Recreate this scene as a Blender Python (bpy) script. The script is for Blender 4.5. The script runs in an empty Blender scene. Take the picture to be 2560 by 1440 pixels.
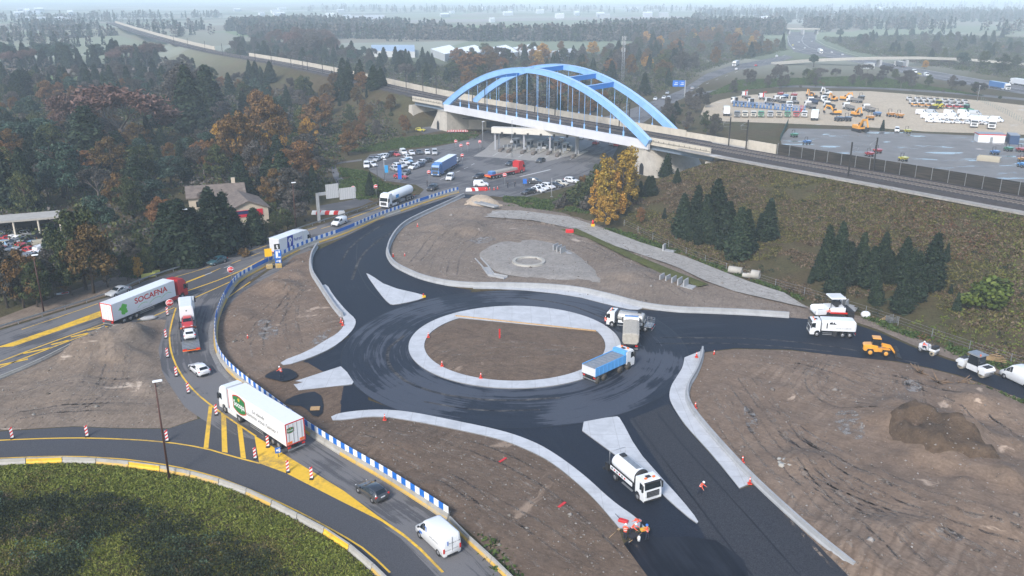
import bpy, math, random
import numpy as np
from mathutils import Vector, Matrix
from mathutils.geometry import delaunay_2d_cdt
R = math.radians
SC = bpy.context.scene
COL = SC.collection
random.seed(7)
# ------------------------------------------------------------------ camera
CAM_H, FPX, HORIZON = 51.0, 2130.0, -12.0
PITCH = math.atan((720 - HORIZON) / FPX)
cam_data = bpy.data.cameras.new('camera'); cam = bpy.data.objects.new('camera', cam_data); COL.objects.link(cam)
cam.location = (0, 0, CAM_H); cam.rotation_euler = (math.pi / 2 - PITCH, 0, 0)
cam_data.sensor_width = 36; cam_data.lens = FPX / 2560 * 36; cam_data.clip_start = .5; cam_data.clip_end = 40000
SC.camera = cam
# ------------------------------------------------------------------ sky, sun, exposure
SUN_EL, SUN_AZ = 38, 205          # azimuth: direction the light comes from, clockwise from +y
world = bpy.data.worlds.new('World'); SC.world = world; world.use_nodes = True
nt = world.node_tree; bg = nt.nodes['Background']
sky = nt.nodes.new('ShaderNodeTexSky'); sky.sky_type = 'NISHITA'; sky.sun_disc = False
sky.sun_elevation = R(SUN_EL); sky.sun_rotation = R(SUN_AZ); sky.air_density = 1.0; sky.dust_density = 1.3; sky.ozone_density = 1.0
nt.links.new(sky.outputs[0], bg.inputs[0]); bg.inputs[1].default_value = 0.098
sun_d = bpy.data.lights.new('sun', 'SUN'); sun_d.energy = 1.5; sun_d.angle = R(12); sun_d.color = (1, .97, .93)
sun = bpy.data.objects.new('sun', sun_d); COL.objects.link(sun)
_s = Vector((math.sin(R(SUN_AZ)) * math.cos(R(SUN_EL)), math.cos(R(SUN_AZ)) * math.cos(R(SUN_EL)), math.sin(R(SUN_EL))))
sun.rotation_euler = _s.to_track_quat('Z', 'Y').to_euler(); sun.location = _s * 300 + Vector((0, 150, 0))
SC.view_settings.view_transform = 'Standard'; SC.view_settings.look = 'None'; SC.view_settings.gamma = 1
SC.view_settings.exposure = EXPOSURE = 1.38
cy = SC.cycles
cy.max_bounces = 8; cy.diffuse_bounces = 2; cy.glossy_bounces = 2; cy.transmission_bounces = 2; cy.transparent_max_bounces = 4
cy.volume_bounces = 4; cy.caustics_reflective = False; cy.caustics_refractive = False; cy.use_denoising = True
cy.sample_clamp_indirect = 6
# ------------------------------------------------------------------ from a point seen in the photograph to a point of the place
_ca, _sa = math.cos(PITCH), math.sin(PITCH)
def G(px, py, z=0.0):
    u = (px - 1280) / FPX; v = (720 - py) / FPX
    t = (z - CAM_H) / (v * _ca - _sa)
    return (u * t, (_ca + v * _sa) * t)
def GP(pts, z=0.0): return [G(x, y, z) for x, y in pts]
def PX(x, y, z=0.0):
    d = y * _ca - (z - CAM_H) * _sa
    return 1280 + FPX * x / d, 720 - FPX * (y * _sa + (z - CAM_H) * _ca) / d
# ------------------------------------------------------------------ numbers
def _hash(ix, iy, s):
    n = (ix.astype(np.int64) * 374761393 + iy.astype(np.int64) * 668265263 + s * 974634533) & 0xffffffff
    n = ((n ^ (n >> 13)) * 1274126177) & 0xffffffff
    return ((n ^ (n >> 16)) & 0xffff) / 65535.0
def vnoise(x, y, s=0):
    x = np.asarray(x, float); y = np.asarray(y, float)
    ix = np.floor(x); iy = np.floor(y); fx = x - ix; fy = y - iy
    fx = fx * fx * (3 - 2 * fx); fy = fy * fy * (3 - 2 * fy)
    a = _hash(ix, iy, s); b = _hash(ix + 1, iy, s); c = _hash(ix, iy + 1, s); d = _hash(ix + 1, iy + 1, s)
    return (a * (1 - fx) + b * fx) * (1 - fy) + (c * (1 - fx) + d * fx) * fy
def fbm(x, y, s=0, o=4):
    t = 0; a = .5
    for i in range(o):
        t = t + a * vnoise(x, y, s + i); x = np.asarray(x) * 2.03; y = np.asarray(y) * 2.03; a *= .5
    return t
def smooth(t): t = np.clip(t, 0, 1); return t * t * (3 - 2 * t)
def chaikin(pts, n=2, closed=False):
    pts = [np.array(p, float) for p in pts]
    for _ in range(n):
        out = [] if closed else [pts[0]]
        m = len(pts)
        for i in range(m if closed else m - 1):
            a, b = pts[i], pts[(i + 1) % m]
            out += [a * .75 + b * .25, a * .25 + b * .75]
        if not closed: out.append(pts[-1])
        pts = out
    return [tuple(p) for p in pts]
def resample(pts, step):
    P = np.array(pts, float); d = np.r_[0, np.cumsum(np.linalg.norm(np.diff(P, axis=0), axis=1))]
    n = max(2, int(round(d[-1] / step)) + 1); t = np.linspace(0, d[-1], n)
    return [tuple(np.interp(t, d, P[:, k]) for k in range(P.shape[1])) for t in t]
def line_dist(x, y, line):
    """distance to a polyline, signed side (left > 0), arc length"""
    x = np.asarray(x, float); y = np.asarray(y, float)
    best = np.full(x.shape, 1e18); side = np.zeros(x.shape); arc = np.zeros(x.shape); s0 = 0.0
    for (ax, ay), (bx, by) in zip(line[:-1], line[1:]):
        dx, dy = bx - ax, by - ay; L2 = dx * dx + dy * dy
        if L2 < 1e-12: continue
        t = np.clip(((x - ax) * dx + (y - ay) * dy) / L2, 0, 1)
        d = (x - ax - t * dx) ** 2 + (y - ay - t * dy) ** 2
        m = d < best
        best = np.where(m, d, best); side = np.where(m, np.sign(dx * (y - ay) - dy * (x - ax)), side)
        arc = np.where(m, s0 + t * math.sqrt(L2), arc); s0 += math.sqrt(L2)
    return np.sqrt(best), side, arc
def inside(x, y, poly):
    x = np.asarray(x, float); y = np.asarray(y, float); r = np.zeros(x.shape, bool)
    n = len(poly)
    for i in range(n):
        (ax, ay), (bx, by) = poly[i], poly[(i + 1) % n]
        if ay == by: continue
        c = ((ay > y) != (by > y)) & (x < (bx - ax) * (y - ay) / (by - ay) + ax)
        r ^= c
    return r
# ------------------------------------------------------------------ materials
MATS = {}
def _new(name):
    m = bpy.data.materials.new(name); m.use_nodes = True; return m, m.node_tree, m.node_tree.nodes['Principled BSDF']
def N(t, kind, **kw):
    n = t.nodes.new('ShaderNode' + kind)
    for k, v in kw.items():
        if k in n.inputs and not hasattr(n, k): n.inputs[k].default_value = v
        else: setattr(n, k, v)
    return n
def ramp(t, fac, stops):
    r = N(t, 'ValToRGB'); e = r.color_ramp.elements
    while len(e) < len(stops): e.new(.5)
    for k, (p, c) in zip(e, stops): k.position = p; k.color = (*c, 1) if len(c) == 3 else c
    t.links.new(fac, r.inputs[0]); return r.outputs[0]
def mixc(t, fac, a, b):
    m = N(t, 'Mix', data_type='RGBA')
    for sock, v in ((m.inputs[0], fac), (m.inputs[6], a), (m.inputs[7], b)):
        if hasattr(v, 'is_output'): t.links.new(v, sock)
        else: sock.default_value = v if isinstance(v, (int, float)) else (*v, 1)
    return m.outputs[2]
def noise(t, vec, scale, detail=4, rough=.55, out=0, dist=0):
    n = N(t, 'TexNoise'); n.inputs['Scale'].default_value = scale; n.inputs['Detail'].default_value = detail
    n.inputs['Roughness'].default_value = rough; n.inputs['Distortion'].default_value = dist
    if vec is not None: t.links.new(vec, n.inputs['Vector'])
    return n.outputs[out]
def mapping(t, vec, scale=(1, 1, 1), rot=(0, 0, 0)):
    if any(rot):
        r = N(t, 'Mapping'); r.inputs['Rotation'].default_value = rot; t.links.new(vec, r.inputs['Vector']); vec = r.outputs[0]
    m = N(t, 'Mapping'); m.inputs['Scale'].default_value = scale
    t.links.new(vec, m.inputs['Vector']); return m.outputs[0]
def bump(t, b, h, strength=.3, dist=.1):
    n = N(t, 'Bump'); n.inputs['Strength'].default_value = strength; n.inputs['Distance'].default_value = dist
    t.links.new(h, n.inputs['Height']); t.links.new(n.outputs[0], b.inputs['Normal'])
def pos(t): return N(t, 'NewGeometry').outputs['Position']
def ocoord(t): return N(t, 'TexCoord').outputs['Object']
def uvc(t): return N(t, 'TexCoord').outputs['UV']
def plain(name, col, rough=.5, metal=0, var=.12, scale=3, emit=None):
    """a material with a little uneven wear"""
    if name in MATS: return MATS[name]
    m, t, b = _new(name)
    f = noise(t, ocoord(t), scale, 5, .6)
    c = ramp(t, f, [(.25, tuple(x * (1 - var) for x in col)), (.75, tuple(min(1, x * (1 + var)) for x in col))])
    t.links.new(c, b.inputs['Base Color']); b.inputs['Roughness'].default_value = rough; b.inputs['Metallic'].default_value = metal
    if emit: b.inputs['Emission Color'].default_value = (*emit[0], 1); b.inputs['Emission Strength'].default_value = emit[1]
    MATS[name] = m; return m
def worn(name, col, base=(.075, .074, .076), amt=.5):
    m, t, b = _new(name); n = noise(t, pos(t), 1.3, 7, .75); n2 = noise(t, pos(t), .18, 3, .5); ad = N(t, 'Math', operation='ADD'); t.links.new(n, ad.inputs[0]); t.links.new(n2, ad.inputs[1])
    hf = N(t, 'Math', operation='MULTIPLY'); t.links.new(ad.outputs[0], hf.inputs[0]); hf.inputs[1].default_value = .5
    c = ramp(t, n, [(.3, col), (.6, tuple(x * .86 for x in col)), (.8, tuple(x * .75 for x in col))]); c = mixc(t, ramp(t, hf.outputs[0], [(.5, (0, 0, 0)), (.62, (amt, amt, amt))]), c, base)
    t.links.new(c, b.inputs['Base Color']); b.inputs['Roughness'].default_value = .65; return m
def paint(name, col, dirt=.35, rough=.3):
    """vehicle paint: clear coat, road dirt that thins out upwards"""
    name = 'paint_' + name
    if name in MATS: return MATS[name]
    m, t, b = _new(name); o = ocoord(t)
    sx = N(t, 'SeparateXYZ'); t.links.new(o, sx.inputs[0])
    h = N(t, 'MapRange'); t.links.new(sx.outputs[2], h.inputs[0]); h.inputs[1].default_value = .2; h.inputs[2].default_value = 1.5; h.inputs[3].default_value = 1; h.inputs[4].default_value = .15
    n = noise(t, mapping(t, o, (.8, .8, 2.5)), 2.2, 6, .65)
    mm = N(t, 'Math', operation='MULTIPLY'); t.links.new(h.outputs[0], mm.inputs[0]); t.links.new(n, mm.inputs[1])
    m2 = N(t, 'Math', operation='MULTIPLY'); t.links.new(mm.outputs[0], m2.inputs[0]); m2.inputs[1].default_value = dirt * 1.6
    c = mixc(t, m2.outputs[0], col, (.16, .14, .12)); t.links.new(c, b.inputs['Base Color'])
    b.inputs['Roughness'].default_value = rough; b.inputs['Coat Weight'].default_value = .4; b.inputs['Coat Roughness'].default_value = .08
    MATS[name] = m; return m
def leafy(name, cols, rough=.7, var=.35, trans=.0):
    """foliage: every leaf clump its own tone, every plant its own shift"""
    if name in MATS: return MATS[name]
    m, t, b = _new(name)
    g = N(t, 'NewGeometry'); oi = N(t, 'ObjectInfo')
    c = ramp(t, g.outputs['Random Per Island'], [(i / max(1, len(cols) - 1), k) for i, k in enumerate(cols)])
    h = N(t, 'HueSaturation'); t.links.new(c, h.inputs['Color'])
    mr = N(t, 'MapRange'); t.links.new(oi.outputs['Random'], mr.inputs[0]); mr.inputs[3].default_value = 1 - var; mr.inputs[4].default_value = 1 + var
    t.links.new(mr.outputs[0], h.inputs['Value'])
    mh = N(t, 'MapRange'); t.links.new(oi.outputs['Random'], mh.inputs[0]); mh.inputs[3].default_value = .515; mh.inputs[4].default_value = .485
    t.links.new(mh.outputs[0], h.inputs['Hue'])
    t.links.new(h.outputs[0], b.inputs['Base Color']); b.inputs['Roughness'].default_value = rough; b.inputs['Specular IOR Level'].default_value = .25
    MATS[name] = m; return m
def asphalt(name, dark, light, streak=.5, rough=(.45, .75), grain=.25, bluish=None):
    """bitumen surface with wheel streaks that run along the U of its sheet"""
    if name in MATS: return MATS[name]
    m, t, b = _new(name); uv = uvc(t); p = pos(t)
    s1 = noise(t, mapping(t, uv, (.03, .55, 1)), 1, 6, .65)
    s2 = noise(t, mapping(t, uv, (.09, 2.2, 1)), 1, 4, .6)
    big = noise(t, p, .06, 5, .6, dist=.6)
    ad = N(t, 'Math', operation='ADD'); t.links.new(s1, ad.inputs[0]); t.links.new(s2, ad.inputs[1])
    a2 = N(t, 'Math', operation='MULTIPLY_ADD'); t.links.new(ad.outputs[0], a2.inputs[0]); a2.inputs[1].default_value = streak; t.links.new(big, a2.inputs[2])
    c = ramp(t, a2.outputs[0], [(streak + .44, dark), (streak + .74, light)])
    gr = noise(t, p, 9, 3, .7)
    c2 = mixc(t, grain, c, ramp(t, gr, [(.3, tuple(x * .6 for x in dark)), (.75, tuple(min(1, x * 1.35) for x in light))]))
    t.links.new(c2, b.inputs['Base Color'])
    rr = N(t, 'MapRange'); t.links.new(a2.outputs[0], rr.inputs[0]); rr.inputs[1].default_value = .4; rr.inputs[2].default_value = 1; rr.inputs[3].default_value = rough[0]; rr.inputs[4].default_value = rough[1]
    t.links.new(rr.outputs[0], b.inputs['Roughness']); b.inputs['Specular IOR Level'].default_value = .15; bump(t, b, gr, .25, .02)
    MATS[name] = m; return m
def soil(name, c1, c2, c3, scale=.15, pebble=(.42, .38, .34), peb=.12, tracks=None, rough=.95, bs=.5):
    """stony ground: broad patches, fine grain, pale pebbles, optional vehicle track lines at an angle"""
    if name in MATS: return MATS[name]
    m, t, b = _new(name); p = pos(t)
    big = noise(t, p, scale, 6, .62, dist=.8)
    c = ramp(t, big, [(.3, c1), (.5, c2), (.72, c3)])
    fine = noise(t, p, 3.2, 5, .7)
    c = mixc(t, .62, c, ramp(t, noise(t, p, .8, 7, .74, dist=.8), [(.33, tuple(x * .42 for x in c2)), (.5, c2), (.7, tuple(min(1, x * 1.5) for x in c2))])); c = mixc(t, .4, c, ramp(t, fine, [(.3, tuple(x * .45 for x in c2)), (.7, tuple(min(1, x * 1.5) for x in c2))]))
    if tracks is not None:
        pv = mapping(t, p, (1, 1, 1), (0, 0, tracks)); msk = ramp(t, noise(t, p, .045, 3, .5, dist=1), [(.5, (0, 0, 0)), (.68, (1, 1, 1))])
        for sc, ds, k, (lo, hi), tint in ((.16, 7, 1.3, (.66, .95), c3), (.27, 11, .8, (.74, .95), tuple(x * .55 for x in c1))):
            w = N(t, 'TexWave'); w.bands_direction = 'Y'; t.links.new(pv, w.inputs['Vector'])
            for nm, vv in (('Scale', sc), ('Distortion', ds), ('Detail', 3), ('Detail Scale', .35), ('Detail Roughness', .6)): w.inputs[nm].default_value = vv
            g = ramp(t, w.outputs['Fac'], [(lo, (0, 0, 0)), (hi, (.3, .3, .3))]); mu = N(t, 'Math', operation='MULTIPLY'); t.links.new(g, mu.inputs[0]); t.links.new(msk, mu.inputs[1]); c = mixc(t, mu.outputs[0], c, tint)
        tr = noise(t, mapping(t, pv, (3.2, .5, 1)), 1, 2, .5); c = mixc(t, ramp(t, tr, [(.48, (0, 0, 0)), (.7, (.5, .5, .5))]), c, tuple(x * .55 for x in c2))
        wet = ramp(t, noise(t, mapping(t, pv, (.07, .16, 1)), 1, 5, .6, dist=.5), [(.64, (0, 0, 0)), (.69, (.75, .75, .75))]); c = mixc(t, wet, c, tuple(min(.5, x * 1.5) for x in c3))
    v = N(t, 'TexVoronoi'); v.inputs['Scale'].default_value = 2.6; t.links.new(p, v.inputs['Vector'])
    pb = ramp(t, v.outputs['Distance'], [(.06, (1, 1, 1)), (.13, (0, 0, 0))])
    sx = N(t, 'SeparateColor'); t.links.new(v.outputs['Color'], sx.inputs[0])
    gt = N(t, 'Math', operation='LESS_THAN'); t.links.new(sx.outputs[0], gt.inputs[0]); gt.inputs[1].default_value = peb * 3
    mu = N(t, 'Math', operation='MULTIPLY'); t.links.new(gt.outputs[0], mu.inputs[0]); t.links.new(pb, mu.inputs[1])
    c = mixc(t, mu.outputs[0], c, pebble)
    t.links.new(c, b.inputs['Base Color']); b.inputs['Roughness'].default_value = rough; b.inputs['Specular IOR Level'].default_value = .2
    hh = N(t, 'Math', operation='ADD'); t.links.new(fine, hh.inputs[0]); t.links.new(mu.outputs[0], hh.inputs[1])
    bump(t, b, hh.outputs[0], bs, .12)
    MATS[name] = m; return m
def concrete(name, c=(.46, .46, .45), stain=.3, joint=None, rough=.8, dark=(.2, .19, .18)):
    if name in MATS: return MATS[name]
    m, t, b = _new(name); p = pos(t)
    n1 = noise(t, p, .5, 6, .65, dist=.5); n2 = noise(t, p, 5, 4, .6)
    col = ramp(t, n1, [(.3, tuple(x * .82 for x in c)), (.55, c), (.75, tuple(min(1, x * 1.1) for x in c))])
    col = mixc(t, ramp(t, n2, [(.55, (0, 0, 0)), (.8, (stain, stain, stain))]), col, dark)
    if joint:
        br = N(t, 'TexBrick'); t.links.new(p, br.inputs['Vector']); br.offset = 0
        for nm, vv in (('Scale', 1), ('Brick Width', joint), ('Row Height', joint), ('Mortar Size', .035), ('Mortar Smooth', .3)): br.inputs[nm].default_value = vv
        fm = N(t, 'Math', operation='MULTIPLY'); t.links.new(br.outputs['Fac'], fm.inputs[0]); fm.inputs[1].default_value = .45; col = mixc(t, fm.outputs[0], col, dark)
    st = noise(t, mapping(t, p, (.9, .9, .15)), 1.2, 5, .65); col = mixc(t, ramp(t, st, [(.52, (0, 0, 0)), (.72, (stain, stain, stain))]), col, tuple(x * .62 for x in c))
    t.links.new(col, b.inputs['Base Color']); b.inputs['Roughness'].default_value = rough; bump(t, b, n2, .15, .02)
    MATS[name] = m; return m
# ------------------------------------------------------------------ mesh builder
class MB:
    def __init__(s): s.v = []; s.f = []; s.m = []; s.sm = []; s.uv = None; s.T = None
    def add(s, vs, fs, m=0, smooth=False):
        o = len(s.v)
        if s.T is not None: vs = [tuple(s.T @ Vector(p)) for p in vs]
        s.v += [tuple(p) for p in vs]
        for i, f in enumerate(fs):
            s.f.append([o + k for k in f]); s.m.append(m[i] if isinstance(m, (list, tuple)) else m); s.sm.append(smooth)
        return s
    def poly(s, pts, m=0): return s.add(pts, [list(range(len(pts)))], m)
    def bx(s, x0, x1, y0, y1, z0, z1, m=0, c=0.0):
        """box, optionally with its upright and top edges chamfered by c"""
        if c <= 0:
            v = [(x0, y0, z0), (x1, y0, z0), (x1, y1, z0), (x0, y1, z0), (x0, y0, z1), (x1, y0, z1), (x1, y1, z1), (x0, y1, z1)]
            return s.add(v, [(3, 2, 1, 0), (4, 5, 6, 7), (0, 1, 5, 4), (1, 2, 6, 5), (2, 3, 7, 6), (3, 0, 4, 7)], m)
        def ring(i, z):
            a0, a1, b0, b1 = x0 + i, x1 - i, y0 + i, y1 - i
            return [(a0 + c, b0, z), (a1 - c, b0, z), (a1, b0 + c, z), (a1, b1 - c, z), (a1 - c, b1, z), (a0 + c, b1, z), (a0, b1 - c, z), (a0, b0 + c, z)]
        return s.loft([ring(0, z0), ring(0, z1 - c), ring(c, z1)], m)
    def loft(s, rings, m=0, cap=True, smooth=False, closed=True):
        n = len(rings[0]); vs = [p for r in rings for p in r]; fs = []
        for i in range(len(rings) - 1):
            for k in range(n if closed else n - 1):
                a = i * n + k; b = i * n + (k + 1) % n
                fs.append((a, b, b + n, a + n))
        if cap and closed: fs.append(tuple(range(n - 1, -1, -1))); fs.append(tuple(range((len(rings) - 1) * n, len(rings) * n)))
        return s.add(vs, fs, m, smooth)
    def cyl(s, p0, p1, r0, r1=None, n=8, m=0, cap=True, smooth=True):
        r1 = r0 if r1 is None else r1; p0 = Vector(p0); p1 = Vector(p1); d = (p1 - p0)
        if d.length < 1e-9: return s
        q = d.to_track_quat('Z', 'Y'); rr = []
        for p, r in ((p0, r0), (p1, r1)):
            rr.append([tuple(p + q @ Vector((math.cos(2 * math.pi * k / n) * r, math.sin(2 * math.pi * k / n) * r, 0))) for k in range(n)])
        return s.loft(rr, m, cap, smooth)
    def prism(s, prof, y0, y1, m=0, smooth=False):
        """profile in x-z pushed along y"""
        a = sum(prof[i][0] * prof[(i + 1) % len(prof)][1] - prof[(i + 1) % len(prof)][0] * prof[i][1] for i in range(len(prof)))
        if a < 0: prof = prof[::-1]
        return s.loft([[(x, y1, z) for x, z in prof], [(x, y0, z) for x, z in prof]], m, True, smooth)
    def flat(s, poly, z0, z1, m=0, ms=None):
        a = sum(poly[i][0] * poly[(i + 1) % len(poly)][1] - poly[(i + 1) % len(poly)][0] * poly[i][1] for i in range(len(poly)))
        if a < 0: poly = poly[::-1]
        n = len(poly); ms = m if ms is None else ms
        tri = delaunay_2d_cdt([Vector(p) for p in poly], [], [list(range(n))], 1, 1e-5)
        s.add([(v.x, v.y, z1) for v in tri[0]], tri[2], m)
        if z1 - z0 > 1e-4:
            s.add([(x, y, z0) for x, y in poly] + [(x, y, z1) for x, y in poly], [(i, (i + 1) % n, n + (i + 1) % n, n + i) for i in range(n)], ms)
        return s
    def sweep(s, pts, prof, m=0, cap=True, smooth=False):
        """closed profile [(offset to the left, height)] carried along pts [(x,y[,z])]"""
        P = [Vector((p[0], p[1], p[2] if len(p) > 2 else 0)) for p in pts]; rings = []
        for i, p in enumerate(P):
            d = (P[min(i + 1, len(P) - 1)] - P[max(i - 1, 0)]); d.z = 0; d.normalize(); l = Vector((-d.y, d.x, 0))
            rings.append([tuple(p + l * o + Vector((0, 0, h))) for o, h in prof])
        return s.loft(rings, m, cap, smooth)
    def ball(s, c, r, m=0, n=8, k=5, sq=(1, 1, 1)):
        rings = []
        for i in range(1, k):
            a = math.pi * i / k
            rings.append([(c[0] + r * sq[0] * math.sin(a) * math.cos(2 * math.pi * j / n), c[1] + r * sq[1] * math.sin(a) * math.sin(2 * math.pi * j / n), c[2] - r * sq[2] * math.cos(a)) for j in range(n)])
        return s.loft(rings, m, True, True)
    def wheel(s, x, y, r, w, mt=0, mr=1, n=14):
        sy = 1 if y > 0 else -1
        s.cyl((x, y - sy * w, r), (x, y, r), r, r, n, mt)
        s.cyl((x, y - .03 * sy, r), (x, y + .012 * sy, r), r * .6, r * .52, n, mr)
        return s
    def text(s, txt, size, o, ux, uz, m=0, depth=.004, bold=0.0, width=None, shear=0.0):
        vs, fs = glyphs(txt, bold, shear)
        if not vs: return s
        w = max(v[0] for v in vs) - min(v[0] for v in vs); x0 = min(v[0] for v in vs)
        k = size / .72; kx = k if width is None else width / w
        o = Vector(o); ux = Vector(ux).normalized(); uz = Vector(uz).normalized(); n = ux.cross(uz)
        return s.add([tuple(o + ux * ((v[0] - x0) * kx) + uz * (v[1] * k) + n * depth) for v in vs], fs, m)
    def mesh(s, name, mats):
        me = bpy.data.meshes.new(name); me.from_pydata(s.v, [], s.f)
        for k in (mats if isinstance(mats, (list, tuple)) else [mats]): me.materials.append(k)
        if len(s.f):
            me.polygons.foreach_set('material_index', s.m); me.polygons.foreach_set('use_smooth', s.sm)
        me.update(); return me
    def build(s, name, mats, parent=None, loc=(0, 0, 0), rz=0):
        return link(name, s.mesh(name, mats), parent, loc, rz)
_G = {}
def glyphs(txt, bold=0.0, shear=0.0):
    key = (txt, bold, shear)
    if key not in _G:
        c = bpy.data.curves.new('writing', 'FONT'); c.body = txt; c.offset = bold; c.shear = shear; c.resolution_u = 3
        o = bpy.data.objects.new('writing', c); COL.objects.link(o); dg = bpy.context.evaluated_depsgraph_get(); dg.update()
        me = o.evaluated_get(dg).to_mesh(); _G[key] = ([tuple(v.co) for v in me.vertices], [list(p.vertices) for p in me.polygons])
        o.evaluated_get(dg).to_mesh_clear(); bpy.data.objects.remove(o); bpy.data.curves.remove(c)
    return _G[key]
def link(name, data, parent=None, loc=(0, 0, 0), rz=0):
    o = bpy.data.objects.new(name, data); COL.objects.link(o); o.location = loc; o.rotation_euler = (0, 0, rz)
    if parent is not None: o.parent = parent
    return o
# ------------------------------------------------------------------ naming the things
REG = []
def note(o, desc, place, cat, group=None, px=None):
    """every thing is described by its look and its place; look-alikes in one place get their rank along it"""
    o['category'] = cat
    if group: o['group'] = group
    REG.append((o, desc, place, px if px is not None else PX(*o.location)[0]))
    return o
ORD = 'first second third fourth fifth sixth seventh eighth ninth tenth eleventh twelfth'.split()
def ordinal(i):
    if i < 12: return ORD[i]
    k = i + 1; return f"{k}{'th' if 10 <= k % 100 <= 20 else {1: 'st', 2: 'nd', 3: 'rd'}.get(k % 10, 'th')}"
def finish_labels():
    by = {}
    for r in REG: by.setdefault((r[1], r[2]), []).append(r)
    for (d, p), rs in by.items():
        if len(rs) == 1: rs[0][0]['label'] = f'{d} {p}'; continue
        rs.sort(key=lambda r: r[3])
        for i, r in enumerate(rs): r[0]['label'] = f"{d} {p}, {ordinal(i)} from left" if i < len(rs) - 1 else f"{d} {p}, the rightmost one"
def thing(name, desc, place, cat, loc=(0, 0, 0), rz=0, group=None, px=None):
    o = link(name, None, None, loc, rz); o.empty_display_size = .5
    return note(o, desc, place, cat, group, px)
def kind(o, k): o['kind'] = k; return o
def copy_tree(o, parent=None):
    c = o.copy(); COL.objects.link(c)
    if parent is not None: c.parent = parent
    for ch in [x for x in o.children]: copy_tree(ch, c)
    return c
# ================================================================== palette
M_ASPH_OLD = asphalt('old asphalt', (.066, .066, .072), (.16, .155, .155), .5, (.6, .85), .3)
M_ASPH_NEW = asphalt('fresh asphalt', (.006, .0095, .019), (.062, .07, .09), .5, (.3, .6), .25)
M_ASPH_ARM = asphalt('fresh asphalt of the arms', (.0055, .009, .0185), (.056, .063, .082), .6, (.3, .6), .25)
M_ASPH_BLK = asphalt('wet black bitumen', (.004, .005, .009), (.016, .018, .026), .4, (.28, .5), .15)
M_ASPH_MILL = asphalt('milled asphalt', (.016, .019, .027), (.1, .1, .106), .75, (.6, .85), .35)
M_DIRT = soil('brown stony soil', (0.065, 0.042, 0.028), (0.137, 0.093, 0.064), (0.242, 0.177, 0.130), .16, tracks=R(35), bs=.8)
M_DIRT2 = soil('levelled brown soil', (0.074, 0.050, 0.035), (0.134, 0.094, 0.067), (0.215, 0.158, 0.114), .22, tracks=R(-62), bs=.7)
M_DIRT3 = soil('trampled grey soil', (0.103, 0.078, 0.058), (0.187, 0.148, 0.117), (0.327, 0.274, 0.227), .09, tracks=R(20), peb=.06)
M_DIRT4 = soil('rutted brown ground', (0.091, 0.061, 0.044), (0.178, 0.127, 0.092), (0.320, 0.245, 0.185), .1, tracks=R(-48), peb=.1)
M_GRAVEL = soil('grey brown gravel', (0.110, 0.079, 0.060), (0.197, 0.152, 0.115), (0.328, 0.269, 0.215), .12, tracks=R(8), peb=.16)
M_SAND = soil('pale sandy yard', (0.277, 0.222, 0.157), (0.449, 0.371, 0.270), (0.607, 0.519, 0.394), .05, tracks=R(-10), peb=.01, bs=.2)
M_CHALK = soil('pale crushed stone', (.15, .13, .112), (.25, .228, .205), (.36, .34, .315), .2, peb=.05)
M_PATH = soil('worn grey track', (0.204, 0.186, 0.168), (0.300, 0.282, 0.258), (0.432, 0.408, 0.378), .1, tracks=R(-33), peb=.03, bs=.2)
M_CONC = concrete('new concrete', (.47, .48, .495), .22, 3.2)
M_CONC_W = concrete('pale wall concrete', (.33, .335, .34), .35)
M_CONC_OLD = concrete('weathered concrete', (.37, .35, .31), .55)
M_CONC_BEIGE = concrete('beige concrete', (.5, .45, .37), .35)
M_YEL = worn('yellow road paint', (.76, .46, .03))
M_YEL2 = worn('faded yellow paint', (.55, .34, .06), (.33, .3, .25), .85)
M_WHT = worn('white road paint', (.5, .5, .49))
M_BLACK = plain('black rubber', (.012, .012, .013), .8, 0, .25)
M_DARK = plain('dark chassis', (.02, .02, .022), .6, 0, .3)
M_STEEL = plain('galvanised steel', (.33, .34, .35), .45, .6, .2)
M_RIM = plain('grey wheel rim', (.3, .3, .31), .45, .5, .2)
M_GLASS = plain('dark window glass', (.012, .017, .022), .08, 0, .1)
M_RED_L = plain('red lamp glass', (.55, .015, .01), .25, 0, .1)
M_ORANGE = plain('orange plastic', (.8, .16, .02), .4, 0, .1)
M_HEADL = plain('clear headlamp', (.75, .75, .72), .15, 0, .05)
M_WHITE = plain('white plastic', (.75, .76, .77), .4, 0, .06)
M_REDW = plain('red plastic', (.62, .03, .025), .4, 0, .12)
M_BLUE_S = plain('sign blue', (.015, .13, .48), .4, 0, .1)
M_BRICK = plain('rust brown steel', (.075, .03, .022), .6, .2, .25)
M_WOOD = plain('raw timber', (.42, .27, .13), .8, 0, .3, 8)
M_TYREDUST = plain('dusty tyre', (.07, .06, .05), .9, 0, .3)
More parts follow.
